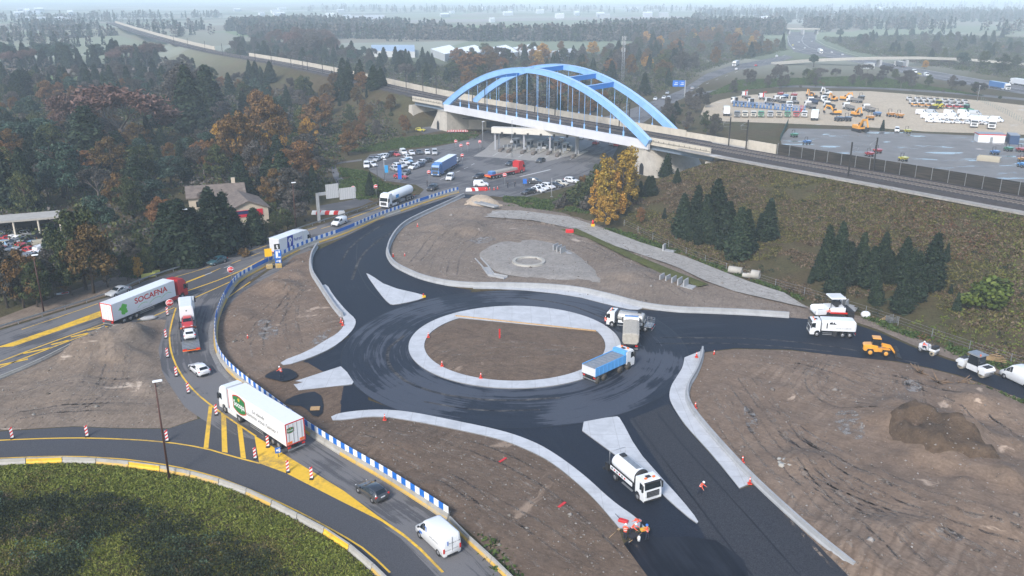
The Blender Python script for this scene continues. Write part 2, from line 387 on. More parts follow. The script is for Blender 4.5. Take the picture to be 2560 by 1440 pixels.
# ================================================================== the railway line (plan)
_r = [(220, 20), (150, 118), (110, 171), (87, 203), (66, 230), (46, 260), (-20.5, 349)] + [G(*p, 10) for p in ((985, 221), (860, 190), (690, 155), (520, 128), (400, 96), (325, 73), (275, 56))]
RAIL = chaikin(_r, 2)
RA, RB = (46.0, 260.5), (-20.5, 349.0)       # bridge ends on the centre line
def rail_arc(p): return float(line_dist([p[0]], [p[1]], RAIL)[2][0])
SA, SB = rail_arc(RA), rail_arc(RB)
NOSE_A, NOSE_B = SA - 22, SB + 24
def ground_z(x, y):
    x = np.asarray(x, float); y = np.asarray(y, float)
    d, side, arc = line_dist(x, y, RAIL)
    near = side > 0                                     # towards the roundabout
    w = np.where(near, np.where(arc < SA, 50.0, 24.0), np.where(arc < SA, 15.0, 20.0))
    t = np.clip(1 - (d - 7.5) / w, 0, 1)
    prof = np.where(near & (arc < SA), t ** 1.05, t)
    prof = prof * (1 - .25 * np.sin(np.pi * t) * (t < 1))
    gap = np.where(arc < (SA + SB) / 2, smooth((NOSE_A - arc + 14) / 28), smooth((arc - NOSE_B + 14) / 28))
    h = 9.6 * prof * gap
    h = h + np.where((h > .3) & (d > 9), (fbm(x * .12, y * .12, 5) - .47) * 1.6 * smooth(h / 3), 0)
    far = smooth((y - 2600) / 4000) * smooth((x - 900) / 2500)      # low hills beyond the plain
    return h + far * 44 * smooth(fbm(x / 1500, y / 1500, 9) * 1.7 - .25)
def build_ground():
    gx = np.r_[-15000, -9000, -6000, -4200, -3000, -2200, -1600, -1200, -900, -700, -560, -460, -380, np.arange(-320, 330, 3.2), 380, 460, 560, 700, 900, 1200, 1600, 2200, 2900, 3600, 4500, 5600, 7500, 10000, 15000]
    gy = np.r_[-300, -60, 0, 30, np.arange(50, 760, 3.2), 800, 850, 910, 980, 1060, 1150, 1250, 1400, 1600, 1850, 2200, 2600, 3100, 3700, 4500, 5500, 7000, 9000, 11500, 15000]
    X, Y = np.meshgrid(gx, gy); Z = ground_z(X.ravel(), Y.ravel())
    nx, ny = len(gx), len(gy); V = np.c_[X.ravel(), Y.ravel(), Z]
    i = np.arange(nx - 1)[None, :] + nx * np.arange(ny - 1)[:, None]; i = i.ravel()
    F = np.c_[i, i + 1, i + nx + 1, i + nx]
    me = bpy.data.meshes.new('ground'); me.from_pydata(V.tolist(), [], F.tolist()); me.polygons.foreach_set('use_smooth', [True] * len(F))
    m, t, b = _new('grassy ground'); p = pos(t)
    n1 = noise(t, p, .035, 7, .65, dist=.7); n2 = noise(t, p, .35, 6, .7, dist=.4); n3 = noise(t, p, 2.4, 4, .7)
    c = ramp(t, n1, [(.3, (.05, .034, .019)), (.42, (.085, .052, .026)), (.55, (.06, .058, .02)), (.72, (.046, .066, .021))])
    c = mixc(t, .5, c, ramp(t, n2, [(.3, (.03, .027, .014)), (.5, (.085, .066, .034)), (.7, (.11, .108, .045))]))
    c = mixc(t, .35, c, ramp(t, n3, [(.35, (.022, .02, .012)), (.7, (.15, .125, .07))]))
    v = N(t, 'TexVoronoi'); v.inputs['Scale'].default_value = .0055; v.inputs['Randomness'].default_value = .9; t.links.new(mapping(t, p, (1, .6, 1), (0, 0, .5)), v.inputs['Vector'])
    fs = N(t, 'SeparateColor'); t.links.new(v.outputs['Color'], fs.inputs[0])
    fc = ramp(t, fs.outputs[0], [(0, (.1, .12, .08)), (.3, (.24, .29, .19)), (.5, (.26, .23, .19)), (.7, (.2, .24, .16)), (1, (.4, .4, .36))])  # far field tones paled: part of the distant haze is put into the colour
    sx = N(t, 'SeparateXYZ'); t.links.new(p, sx.inputs[0])
    mr = N(t, 'MapRange'); t.links.new(sx.outputs[1], mr.inputs[0]); mr.inputs[1].default_value = 520; mr.inputs[2].default_value = 800; mr.inputs[4].default_value = .8
    c = mixc(t, mr.outputs[0], c, fc)
    t.links.new(c, b.inputs['Base Color']); b.inputs['Roughness'].default_value = 1; b.inputs['Specular IOR Level'].default_value = .1; bump(t, b, n3, .6, .3)
    me.materials.append(m); kind(link('ground', me), 'structure')
build_ground()
# ------------------------------------------------------------------ sheets on the ground
def cdt_poly(poly, step=None, rnd=0, bstep=None):
    if bstep:
        poly = [p[:2] for p in resample(list(poly) + [poly[0]], bstep)][:-1]
    pts = [tuple(p) for p in poly]; n = len(pts)
    if step:
        P = np.array(poly); x0, y0 = P.min(0); x1, y1 = P.max(0)
        gx, gy = np.meshgrid(np.arange(x0, x1, step), np.arange(y0, y1, step)); gx = gx.ravel(); gy = gy.ravel()
        rs = np.random.RandomState(3); gx = gx + rs.uniform(-.3, .3, gx.shape) * step; gy = gy + rs.uniform(-.3, .3, gy.shape) * step
        ok = inside(gx, gy, poly); gx, gy = gx[ok], gy[ok]
        d = line_dist(gx, gy, list(poly) + [poly[0]])[0]; ok = d > step * .35
        pts += list(zip(gx[ok], gy[ok]))
    o = delaunay_2d_cdt([Vector(p) for p in pts], [], [list(range(n))], 1, 1e-5)
    V = np.array([(v.x, v.y) for v in o[0]]); F = o[2]
    return V, F, poly
def sheet(name, poly, z, mat, step=None, guide=None, k='structure', bstep=None, hf=None):
    V, F, poly = cdt_poly(poly, step, bstep=bstep)
    zz = np.full(len(V), z) if hf is None else z + hf(V[:, 0], V[:, 1], poly)
    me = bpy.data.meshes.new(name); me.from_pydata(np.c_[V, zz].tolist(), [], F); me.materials.append(mat)
    if guide is not None:
        d, s, a = line_dist(V[:, 0], V[:, 1], guide); uv = np.c_[a, d * s]
    else: uv = V
    lay = me.uv_layers.new(name='along')
    li = np.empty(len(me.loops), int); me.loops.foreach_get('vertex_index', li); lay.data.foreach_set('uv', uv[li].astype(np.float32).ravel())
    if hf is not None: me.polygons.foreach_set('use_smooth', [True] * len(me.polygons))
    o = link(name, me)
    # wind upwards
    if len(me.polygons) and me.polygons[0].normal.z < 0: me.flip_normals()
    return kind(o, k) if k else o
def dirt_hf(amp=.25, sc=.35, mounds=(), seed=1, rim=2.5, ruts=None):
    def f(x, y, poly):
        e = smooth(line_dist(x, y, list(poly) + [poly[0]])[0] / rim)
        h = (fbm(x * sc, y * sc, seed, 5) - .3) * amp * 2 + fbm(x * 1.3, y * 1.3, seed + 9, 3) * amp * .5
        if ruts is not None:
            u = x * math.sin(ruts) + y * math.cos(ruts); h = h + (np.abs(((u + fbm(x * .08, y * .08, 4) * 9) * .5) % 1 - .5) - .25) * amp * .4 * smooth(fbm(x * .1, y * .1, 31) * 5 - 2.2)
        for mx, my, r, hh in mounds:
            d = np.hypot(x - mx, y - my) / r; d = d + (fbm(x * .22, y * .22, 17) - .47) * 1.0
            h = h + hh * smooth(1 - d)
        return e * np.maximum(h, .0)
    return f
def mounds(l): return [(*G(a, b), r, h) for a, b, r, h in l]
# old roads ---------------------------------------------------------
gmain = GP([(0, 890), (260, 795), (560, 680), (800, 590), (1000, 508), (1100, 470), (1200, 430)])
sheet('roadway', GP([(-260, 950), (-200, 880), (0, 826), (289, 737), (361, 703), (510, 657), (700, 592), (860, 545), (942, 515), (1010, 490), (1160, 478), (1170, 492), (1120, 494), (1007, 532), (943, 552), (860, 592), (772, 620), (700, 652), (620, 705), (560, 790), (480, 800), (371, 799), (269, 819), (170, 870), (82, 914), (0, 947), (-120, 1010)]), .012, M_ASPH_OLD, 3, gmain)
gslip = GP([(560, 690), (500, 760), (478, 830), (490, 910), (540, 975), (640, 1045), (760, 1125), (900, 1215), (1040, 1310), (1200, 1450)])
sheet('slip_road', GP([(417, 796), (470, 740), (600, 690), (640, 690), (590, 725), (560, 770), (545, 830), (545, 870), (560, 920), (600, 962), (680, 1015), (770, 1082), (860, 1142), (938, 1190), (1012, 1236), (1100, 1292), (1180, 1360), (1290, 1460), (1080, 1500), (1000, 1430), (860, 1300), (640, 1180), (500, 1120), (430, 1090), (415, 1074), (502, 1046), (460, 1017), (415, 950), (404, 926), (396, 872)]), .016, M_ASPH_OLD, 2.2, gslip)
gloop = GP([(-150, 1130), (0, 1122), (220, 1117), (400, 1130), (560, 1160), (720, 1225), (860, 1300), (960, 1370), (1060, 1460)])
M_ASPH_LOOP = asphalt('worn asphalt', (.052, .053, .06), (.15, .15, .155), .6, (.55, .8), .3)
sheet('loop_road', GP([(-200, 1085), (0, 1079), (187, 1067), (306, 1072), (425, 1072), (502, 1046), (560, 1080), (640, 1100), (720, 1160), (860, 1250), (1000, 1345), (1110, 1460), (1040, 1520), (940, 1445), (860, 1364), (711, 1284), (579, 1222), (500, 1198), (354, 1171), (194, 1157), (0, 1164), (-200, 1180)]), .020, M_ASPH_LOOP, 2.2, gloop)
sheet('roadway', GP([(545, 830), (560, 775), (600, 728), (660, 685), (720, 645), (772, 620), (790, 622), (750, 640), (700, 682), (640, 712), (600, 745), (572, 780), (555, 840)]), .024, M_ASPH_OLD, 2.5, gmain)
# toll plaza, parking loop, motorway link ----------------------------
gpl = GP([(1060, 485), (1300, 420), (1500, 340), (1640, 265), (1760, 205), (1900, 150), (1985, 115)])
sheet('toll_plaza', GP([(1010, 492), (1048, 487), (1060, 474), (1040, 462), (965, 452), (925, 428), (908, 405), (925, 386), (1010, 376), (1085, 368), (1135, 358), (1195, 340), (1222, 322), (1160, 316), (1060, 335), (1040, 322), (1070, 312), (1200, 308), (1330, 312), (1440, 305), (1520, 290), (1590, 268), (1700, 226), (1700, 248), (1640, 285), (1560, 340), (1530, 395), (1500, 425), (1450, 458), (1380, 478), (1300, 496), (1150, 484)]), .011, M_ASPH_OLD, 6, gpl)
sheet('toll_plaza', GP([(1183, 391), (1222, 393), (1321, 401), (1367, 404), (1440, 385), (1500, 352), (1560, 318), (1500, 312), (1400, 322), (1300, 330), (1235, 352), (1210, 375)]), .02, concrete('worn plaza concrete', (.27, .255, .235), .5), None)
sheet('road', GP([(1690, 234), (1700, 226), (1767, 184), (1828, 164), (1918, 147), (1965, 138), (1985, 143), (1932, 160), (1834, 177), (1760, 205), (1715, 240), (1700, 250)]), .03, M_ASPH_OLD, 8, gpl)
gmw = GP([(2008, 84), (1995, 104), (2020, 122), (2110, 145), (2250, 173), (2400, 202), (2560, 228)])
sheet('motorway', GP([(1975, 80), (2040, 80), (2038, 104), (2069, 120), (2137, 142), (2237, 161), (2338, 179), (2473, 202), (2700, 240), (2700, 262), (2560, 236), (2473, 222), (2338, 198), (2221, 175), (2170, 162), (2086, 147), (2030, 138), (1986, 130), (1969, 112), (1969, 92)]), .06, M_ASPH_OLD, 14, gmw)
gl = GP([(1700, 242), (1801, 225), (1902, 217), (2002, 217), (2204, 222), (2372, 232), (2600, 253)])
sheet('lane', GP([(1690, 242), (1801, 223), (1902, 214.5), (2002, 214), (2204, 219), (2372, 229), (2620, 251), (2620, 257), (2372, 234), (2204, 223.5), (2002, 218.5), (1902, 219), (1801, 228), (1700, 248)]), .05, M_ASPH_OLD)
sheet('lane', GP([(838, 412), (850, 440), (880, 468), (900, 490), (935, 505), (900, 508), (870, 492), (848, 470), (832, 440), (828, 418), (850, 405), (905, 398), (905, 402), (856, 408)]), .03, M_ASPH_OLD)
sheet('lane', GP([(800, 514), (880, 500), (925, 505), (905, 515), (840, 530), (800, 540)]), .02, M_ASPH_OLD)
for nm_, pp_, mt_ in (('canal', [(90, 213), (180, 205), (186, 214), (150, 228), (110, 224)], plain('still pale water', (.3, .33, .35), .08, 0, .05)), ('field', [(-60, 172), (440, 166), (440, 177), (-60, 188)], M_DIRT3), ('field', [(60, 190), (310, 188), (300, 199), (40, 200)], plain('pale green field', (.12, .17, .06), 1, 0, .2, .05)), ('pond', [(566, 226), (590, 232), (612, 246), (590, 244)], plain('still pale water', (.3, .33, .35), .08, 0, .05)), ('field', [(560, 80), (820, 68), (1300, 62), (1330, 74), (820, 84), (600, 92)], plain('pale green field', (.12, .17, .06), 1, 0, .2, .05)), ('airfield', [(860, 52), (1700, 40), (1700, 46), (860, 60)], M_CHALK)): sheet(nm_, GP(pp_), .12, mt_)
# yards behind the railway -------------------------------------------
sheet('yard', GP([(1762, 264), (1800, 250), (1853, 239), (2006, 228), (2176, 228), (2279, 236), (2459, 252), (2600, 268), (2700, 300), (2700, 345), (2560, 337), (2313, 329), (2142, 316), (1972, 309), (1768, 302), (1752, 285)]), .03, M_SAND)
def puddle_asphalt():
    m, t, b = _new('yard asphalt with puddles'); p = pos(t)
    n = noise(t, mapping(t, p, (.06, .16, 1)), 1, 6, .62, dist=.4); f = ramp(t, n, [(.59, (0, 0, 0)), (.61, (1, 1, 1))])
    n2 = noise(t, p, .12, 6, .65)
    c = ramp(t, n2, [(.3, (.13, .125, .12)), (.7, (.2, .192, .183))]); c = mixc(t, f, c, (.07, .07, .08)); t.links.new(c, b.inputs['Base Color'])
    t.links.new(ramp(t, n, [(.58, (.85, .85, .85)), (.61, (.06, .06, .06))]), b.inputs['Roughness']); return m
sheet('yard', GP([(1972, 321), (2129, 324), (2315, 334), (2560, 345), (2800, 360), (2800, 560), (2560, 460), (2480, 452), (1955, 365), (1950, 345)]), .04, puddle_asphalt())
# N track and verge ---------------------------------------------------
sheet('grass_verge', GP([(1400, 578), (1440, 575), (1520, 612), (1620, 655), (1700, 688), (1772, 716), (1745, 722), (1660, 692), (1560, 645), (1470, 600)]), .45, soil('verge grass', (.04, .045, .015), (.075, .08, .022), (.12, .13, .04), .4, peb=0), 1.2, k='structure', hf=dirt_hf(.25, .6, seed=3, rim=1))
# dirt areas -------------------------------------------------------------
D_W = GP([(533, 850), (545, 805), (570, 765), (600, 735), (645, 706), (700, 676), (735, 640), (790, 622), (778, 650), (778, 690), (800, 720), (822, 755), (850, 785), (862, 805), (855, 825), (830, 845), (775, 878), (705, 910), (690, 935), (640, 958), (600, 952), (560, 915), (540, 880)])
sheet('dirt_ground', D_W, .03, M_DIRT4, .9, bstep=1.2, hf=dirt_hf(.35, .3, mounds([(690, 720, 6, 1.3), (740, 690, 5, .8), (600, 800, 5, .8)]), 2))
sheet('dirt_ground', GP([(610, 950), (700, 905), (760, 900), (860, 960), (850, 1060), (800, 1075), (760, 1068), (690, 1015), (640, 975)]), .027, M_DIRT, 1.2, bstep=1.5, hf=dirt_hf(.12, .5, (), 5, 2))
D_S = GP([(770, 1075), (800, 1050), (850, 1050), (942, 1041), (1037, 1054), (1143, 1076), (1252, 1100), (1313, 1124), (1374, 1154), (1435, 1202), (1490, 1253), (1548, 1321), (1558, 1358), (1625, 1450), (1330, 1470), (1265, 1430), (1190, 1345), (1125, 1290), (1010, 1222), (940, 1178), (860, 1128)])
sheet('dirt_ground', D_S, .03, M_DIRT2, .8, bstep=1.2, hf=dirt_hf(.22, .3, mounds([(1100, 1230, 6, .5), (1000, 1110, 8, .5)]), 4))
D_N = GP([(1100, 512), (1150, 495), (1240, 500), (1330, 520), (1420, 535), (1480, 552), (1600, 615), (1720, 665), (1850, 705), (1960, 740), (2040, 775), (2050, 800), (1972, 795), (1870, 786), (1700, 780), (1609, 774), (1500, 745), (1429, 735), (1279, 722), (1150, 720), (1061, 701), (1003, 674), (970, 633), (985, 592), (1010, 565), (1060, 538)])
sheet('dirt_ground', D_N, .026, M_DIRT3, 1.1, bstep=1.5, hf=dirt_hf(.3, .22, mounds([(1150, 575, 9, 1.5), (1190, 530, 8, 1.2), (1090, 600, 8, .8), (1330, 590, 10, .7), (1560, 690, 8, .9), (1620, 712, 7, .8), (1215, 505, 6, .9)]), 6))
sheet('track_road', GP([(1150, 530), (1300, 530), (1420, 545), (1489, 568), (1600, 610), (1710, 645), (1785, 674), (1870, 708), (1960, 738), (2020, 775), (1972, 765), (1836, 733), (1765, 708), (1700, 676), (1667, 663), (1497, 606), (1429, 575), (1330, 555), (1200, 545)]), .26, M_PATH, 2.5, hf=lambda x, y, p: (fbm(x * .2, y * .2, 8) - .5) * .2 + .18)
CH = chaikin(GP([(1190, 632), (1260, 602), (1340, 598), (1400, 612), (1445, 640), (1490, 680), (1530, 715), (1470, 705), (1350, 700), (1255, 690), (1215, 665)]), 2, True)
sheet('crushed_stone', CH, .1, M_CHALK, 1.2, hf=lambda x, y, p: .28 * smooth(line_dist(x, y, list(p) + [p[0]])[0] / 1.5) + fbm(x * .3, y * .3, 3) * .2)
sheet('crushed_stone', chaikin(GP([(1140, 528), (1165, 500), (1205, 492), (1262, 510), (1255, 528), (1200, 530)]), 2, True), .1, soil('yellow sand heap', (.3, .22, .15), (.42, .33, .24), (.5, .42, .33), .3, peb=.03), 1, hf=dirt_hf(.3, .3, mounds([(1200, 510, 7, 1.6)]), 3, 2))
D_E = GP([(1735, 1035), (1722, 985), (1750, 905), (1760, 882), (1836, 873), (1972, 876), (2153, 895), (2240, 905), (2320, 921), (2399, 941), (2478, 969), (2560, 1000), (2720, 1050), (2720, 1520), (2180, 1500), (2050, 1370), (1885, 1215), (1830, 1150), (1780, 1095)])
sheet('dirt_ground', D_E, .03, M_DIRT4, 1.0, bstep=1.5, hf=dirt_hf(.42, .22, mounds([(2330, 1100, 12, 1.3), (2430, 1150, 11, 1.2), (2260, 1060, 9, .9), (1990, 1160, 4, .8), (2440, 1010, 6, 1.3), (2520, 1040, 6, 1.1), (2300, 1240, 9, .9), (2150, 1400, 10, 1.0), (2450, 1260, 9, 1.0), (2100, 930, 7, .5)]), 8))
for pp in ([(2190, 1060), (2260, 1036), (2330, 1062), (2420, 1110), (2500, 1150), (2530, 1190), (2470, 1200), (2400, 1180), (2330, 1190), (2250, 1130), (2195, 1090)],):
    sheet('dirt_heap', chaikin(GP(pp), 2, True), .3, soil('dark spoil heap', (0.044, 0.030, 0.018), (0.093, 0.064, 0.043), (0.173, 0.127, 0.090), .5, bs=1), .6, bstep=1, hf=dirt_hf(1.1, .55, mounds([(2320, 1110, 9, 1.2), (2420, 1150, 9, 1.1), (2240, 1080, 6, .9), (2370, 1100, 6, .7)]), 12, 1.5))
D_G = GP([(-120, 990), (0, 949), (82, 916), (170, 873), (269, 822), (371, 801), (416, 798), (396, 872), (405, 928), (417, 952), (462, 1018), (500, 1045), (422, 1071), (306, 1071), (187, 1066), (0, 1077), (-120, 1083)])
sheet('gravel_ground', D_G, .03, M_GRAVEL, .9, bstep=1.2, hf=dirt_hf(.3, .25, mounds([(345, 850, 9, 1.3), (300, 865, 10, 1.1), (250, 885, 10, 1.0), (200, 915, 9, .6), (390, 900, 5, .8), (395, 965, 5, .9), (120, 985, 9, .5)]), 10, 3))
sheet('gravel_ground', GP([(-100, 850), (0, 795), (150, 738), (250, 702), (330, 682), (362, 700), (289, 733), (0, 822)]), .03, M_GRAVEL, 1.5, hf=dirt_hf(.25, .4, (), 14, 2))
sheet('dirt_ground', GP([(2132, 803), (2200, 826), (2279, 862), (2370, 895), (2450, 918), (2560, 958), (2640, 985), (2640, 965), (2560, 938), (2450, 902), (2380, 878), (2290, 846), (2210, 812), (2150, 790), (2060, 775), (2040, 795)]), .03, M_DIRT3, 1, bstep=1.5, hf=dirt_hf(.15, .4, (), 22, 1))
# new roundabout -----------------------------------------------------------
CX, CY = .43, 122.04
garm = lambda pts: chaikin(GP(pts), 2)
g1 = garm([(1140, 495), (1000, 552), (900, 610), (860, 680), (890, 760), (980, 830)])
sheet('new_roadway', GP([(1165, 486), (1120, 494), (1007, 533), (943, 553), (860, 594), (790, 628), (778, 650), (778, 690), (800, 718), (833, 745), (867, 782), (889, 800), (889, 812), (870, 840), (960, 880), (1150, 760), (1180, 726), (1120, 716), (1061, 702), (1003, 675), (970, 633), (987, 588), (1012, 562), (1060, 538), (1120, 510), (1190, 490)]), .034, M_ASPH_ARM, 1.6, g1)
g2 = garm([(1560, 870), (1750, 830), (1980, 832), (2200, 868), (2400, 925), (2700, 1040)])
sheet('new_roadway', GP([(1500, 775), (1609, 775), (1754, 783), (1972, 794), (2040, 800), (2136, 811), (2197, 831), (2279, 867), (2370, 900), (2440, 918), (2490, 938), (2560, 965), (2720, 1030), (2720, 1065), (2560, 1000), (2478, 967), (2399, 939), (2320, 919), (2240, 903), (2138, 895), (1972, 874), (1836, 871), (1758, 881), (1712, 895), (1650, 900), (1500, 850)]), .038, M_ASPH_ARM, 1.6, g2)
g3 = garm([(1380, 990), (1480, 1060), (1560, 1170), (1690, 1330), (1800, 1470)])
sheet('new_roadway', GP([(1100, 1000), (1018, 1031), (1143, 1056), (1258, 1080), (1337, 1108), (1395, 1142), (1463, 1193), (1531, 1257), (1592, 1298), (1612, 1322), (1560, 1360), (1640, 1470), (2180, 1470), (2110, 1424), (1850, 1224), (1790, 1152), (1710, 1063), (1680, 1015), (1674, 987), (1691, 950), (1600, 930), (1400, 980)]), .042, M_ASPH_ARM, 1.6, g3)
sheet('new_roadway', GP([(1572, 1050), (1672, 1010), (1710, 1065), (1790, 1155), (1845, 1225), (1887, 1214), (1965, 1285), (2055, 1362), (2130, 1426), (2180, 1470), (1830, 1470), (1745, 1312), (1640, 1150)]), .046, M_ASPH_MILL, 1.5, g3)
sheet('new_roadway', GP([(1560, 1362), (1600, 1335), (1640, 1345), (1720, 1342), (1790, 1352), (1860, 1400), (1880, 1470), (1640, 1470)]), .052, M_ASPH_BLK, 1.5, g3)
g4 = garm([(700, 985), (860, 900)])
sheet('new_roadway', GP([(712, 918), (780, 896), (830, 873), (862, 849), (890, 830), (930, 880), (920, 1000), (1000, 1028), (935, 1027), (850, 1036), (822, 1033), (800, 1000), (740, 1010), (725, 985), (690, 950), (672, 938)]), .03, M_ASPH_ARM, 1.5, g4)
sheet('bitumen_patch', chaikin(GP([(655, 948), (690, 930), (725, 925), (750, 946), (712, 962), (690, 955)]), 2, True), .33, M_ASPH_BLK, .8, hf=lambda x, y, p: fbm(x, y, 2) * .1)
sheet('bitumen_patch', chaikin(GP([(706, 1008), (745, 988), (800, 980), (812, 1030), (790, 1050), (758, 1018), (730, 1018)]), 1, True), .2, M_ASPH_BLK, .8)
def annulus(name, r0, r1, z, mat, n=128, k=10):
    V = []; F = []; U = []
    for i in range(k + 1):
        r = r0 + (r1 - r0) * i / k
        for j in range(n + 1):
            a = 2 * math.pi * j / n; V.append((CX + r * math.cos(a), CY - 1.3 + r * math.sin(a), z)); U.append((a * 21, r))
    for i in range(k):
        for j in range(n): a = i * (n + 1) + j; F.append((a, a + n + 1, a + n + 2, a + 1))
    me = bpy.data.meshes.new(name); me.from_pydata(V, [], F); me.materials.append(mat); lay = me.uv_layers.new(name='along')
    li = np.empty(len(me.loops), int); me.loops.foreach_get('vertex_index', li); lay.data.foreach_set('uv', np.array(U, np.float32)[li].ravel())
    if me.polygons[0].normal.z < 0: me.flip_normals()
    return kind(link(name, me), 'structure')
annulus('new_roadway', 14.6, 26.2, .056, M_ASPH_NEW)
annulus('road_joint', 26.12, 26.28, .06, M_ASPH_BLK, 128, 1)
# ================================================================== kerbs, islands, markings
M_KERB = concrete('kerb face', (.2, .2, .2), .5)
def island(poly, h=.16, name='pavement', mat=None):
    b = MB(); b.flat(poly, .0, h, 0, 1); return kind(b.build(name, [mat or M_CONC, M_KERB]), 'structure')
INS = 13.95
pc = GP([(1139, 793), (1490, 831)])
a0 = math.atan2(pc[0][1] - CY, pc[0][0] - CX); a1 = math.atan2(pc[1][1] - CY, pc[1][0] - CX)
def arc(r, s, e, n): return [(CX + r * math.cos(s + (e - s) * i / n), CY + r * math.sin(s + (e - s) * i / n)) for i in range(n + 1)]
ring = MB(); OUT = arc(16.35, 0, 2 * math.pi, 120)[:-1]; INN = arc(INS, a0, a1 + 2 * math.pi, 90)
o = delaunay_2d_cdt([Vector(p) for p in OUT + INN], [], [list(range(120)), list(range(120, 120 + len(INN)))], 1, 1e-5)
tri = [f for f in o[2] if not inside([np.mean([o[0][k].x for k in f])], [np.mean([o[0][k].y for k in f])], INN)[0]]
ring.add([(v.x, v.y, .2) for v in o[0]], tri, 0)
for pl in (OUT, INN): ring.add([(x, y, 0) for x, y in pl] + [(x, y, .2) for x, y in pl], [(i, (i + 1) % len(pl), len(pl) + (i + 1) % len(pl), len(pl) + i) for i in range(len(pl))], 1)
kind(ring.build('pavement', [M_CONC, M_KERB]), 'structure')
sheet('dirt_ground', arc(INS - .05, a0, a1 + 2 * math.pi, 60), .12, M_DIRT2, .7, hf=dirt_hf(.2, .3, (), 21, 2.2, ruts=.5))
b = MB(); b.sweep([(*pc[0], .16), (*pc[1], .16)], [(-.04, 0), (.04, 0), (.04, .22), (-.04, .22)])
note(b.build('formwork_board', M_WOOD), 'long timber formwork board', 'across the central island along the pale concrete', 'board', px=1300)
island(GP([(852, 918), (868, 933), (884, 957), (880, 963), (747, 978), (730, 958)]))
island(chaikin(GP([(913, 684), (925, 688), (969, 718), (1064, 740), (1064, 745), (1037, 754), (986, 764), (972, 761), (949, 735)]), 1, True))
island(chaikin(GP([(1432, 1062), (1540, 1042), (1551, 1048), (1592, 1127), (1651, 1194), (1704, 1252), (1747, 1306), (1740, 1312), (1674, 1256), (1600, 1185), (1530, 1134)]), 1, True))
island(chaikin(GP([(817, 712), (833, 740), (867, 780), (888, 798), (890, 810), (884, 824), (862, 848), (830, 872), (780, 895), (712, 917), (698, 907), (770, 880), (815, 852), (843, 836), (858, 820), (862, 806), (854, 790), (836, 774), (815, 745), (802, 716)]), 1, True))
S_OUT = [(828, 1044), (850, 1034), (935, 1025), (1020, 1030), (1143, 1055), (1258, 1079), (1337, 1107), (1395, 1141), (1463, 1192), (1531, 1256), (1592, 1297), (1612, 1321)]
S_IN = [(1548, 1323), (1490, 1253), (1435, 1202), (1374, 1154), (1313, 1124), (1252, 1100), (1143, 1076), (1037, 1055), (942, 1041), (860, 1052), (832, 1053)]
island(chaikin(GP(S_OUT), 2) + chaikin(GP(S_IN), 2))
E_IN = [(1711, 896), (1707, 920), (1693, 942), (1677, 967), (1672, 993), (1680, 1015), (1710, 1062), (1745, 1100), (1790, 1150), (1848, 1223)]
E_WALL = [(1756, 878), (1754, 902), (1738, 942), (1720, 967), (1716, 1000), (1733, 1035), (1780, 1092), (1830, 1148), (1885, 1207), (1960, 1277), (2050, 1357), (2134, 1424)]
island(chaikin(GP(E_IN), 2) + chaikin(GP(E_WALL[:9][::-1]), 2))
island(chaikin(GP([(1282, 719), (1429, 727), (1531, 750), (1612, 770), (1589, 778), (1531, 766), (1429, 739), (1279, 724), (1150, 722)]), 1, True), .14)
def wall(pts, h, w, desc, place, name='concrete_barrier', mat=None, px=None, z=0):
    q = w / 2; b = MB()
    b.sweep([(*p[:2], z) for p in resample(chaikin(GP(pts), 2), 1.5)], [(-q, 0), (q, 0), (q, .22), (q * .55, .4), (q * .42, h), (-q * .42, h), (-q * .55, .4), (-q, .22)], 0)
    return note(b.build(name, mat or M_CONC_W), desc, place, 'barrier', px=px)
wall([(1160, 492), (1120, 511), (1060, 538), (1010, 563), (985, 590), (970, 620), (969, 640), (982, 662), (1003, 676), (1061, 702), (1150, 719), (1279, 718), (1429, 725), (1531, 748), (1609, 771), (1700, 781), (1754, 782), (1870, 787), (1972, 794)], 1.0, .8, 'long curving pale concrete safety barrier', 'between the new roundabout and the dirt site behind')
wall([(792, 619), (779, 640), (776, 662), (780, 687), (797, 712), (818, 745), (842, 780), (856, 794)], .95, .7, 'short curved pale concrete barrier', 'beside the kerb of the dirt triangle and the new arm')
wall(E_WALL, .85, .6, 'pale concrete barrier bending along the pavement', 'beside the rutted dirt field', px=1800)
# ------------------------------------------------------------------ paint on the roads
def stripe(b, pts, w, z, m=0, smoothn=1):
    P = chaikin(GP(pts), smoothn) if smoothn else GP(pts)
    P = resample(P, 2.5) if smoothn else P
    L = []; Rr = []
    for i, p in enumerate(P):
        d = Vector(P[min(i + 1, len(P) - 1)]) - Vector(P[max(i - 1, 0)]); d.normalize(); n = Vector((-d.y, d.x)) * w / 2
        L.append((p[0] + n.x, p[1] + n.y, z)); Rr.append((p[0] - n.x, p[1] - n.y, z))
    k = len(P); b.add(L + Rr, [(k + i, k + i + 1, i + 1, i) for i in range(k - 1)], m)
def dusty():
    m, t, b = _new('tracked in dust'); n = noise(t, pos(t), .55, 6, .75, dist=.6); t.links.new(ramp(t, n, [(.4, (.014, .016, .023)), (.56, (.07, .067, .066)), (.72, (.16, .148, .135))]), b.inputs['Base Color']); b.inputs['Roughness'].default_value = .75; b.inputs['Specular IOR Level'].default_value = .15; return m
M_DUSTY = dusty()
yb = MB()
ZM = .026
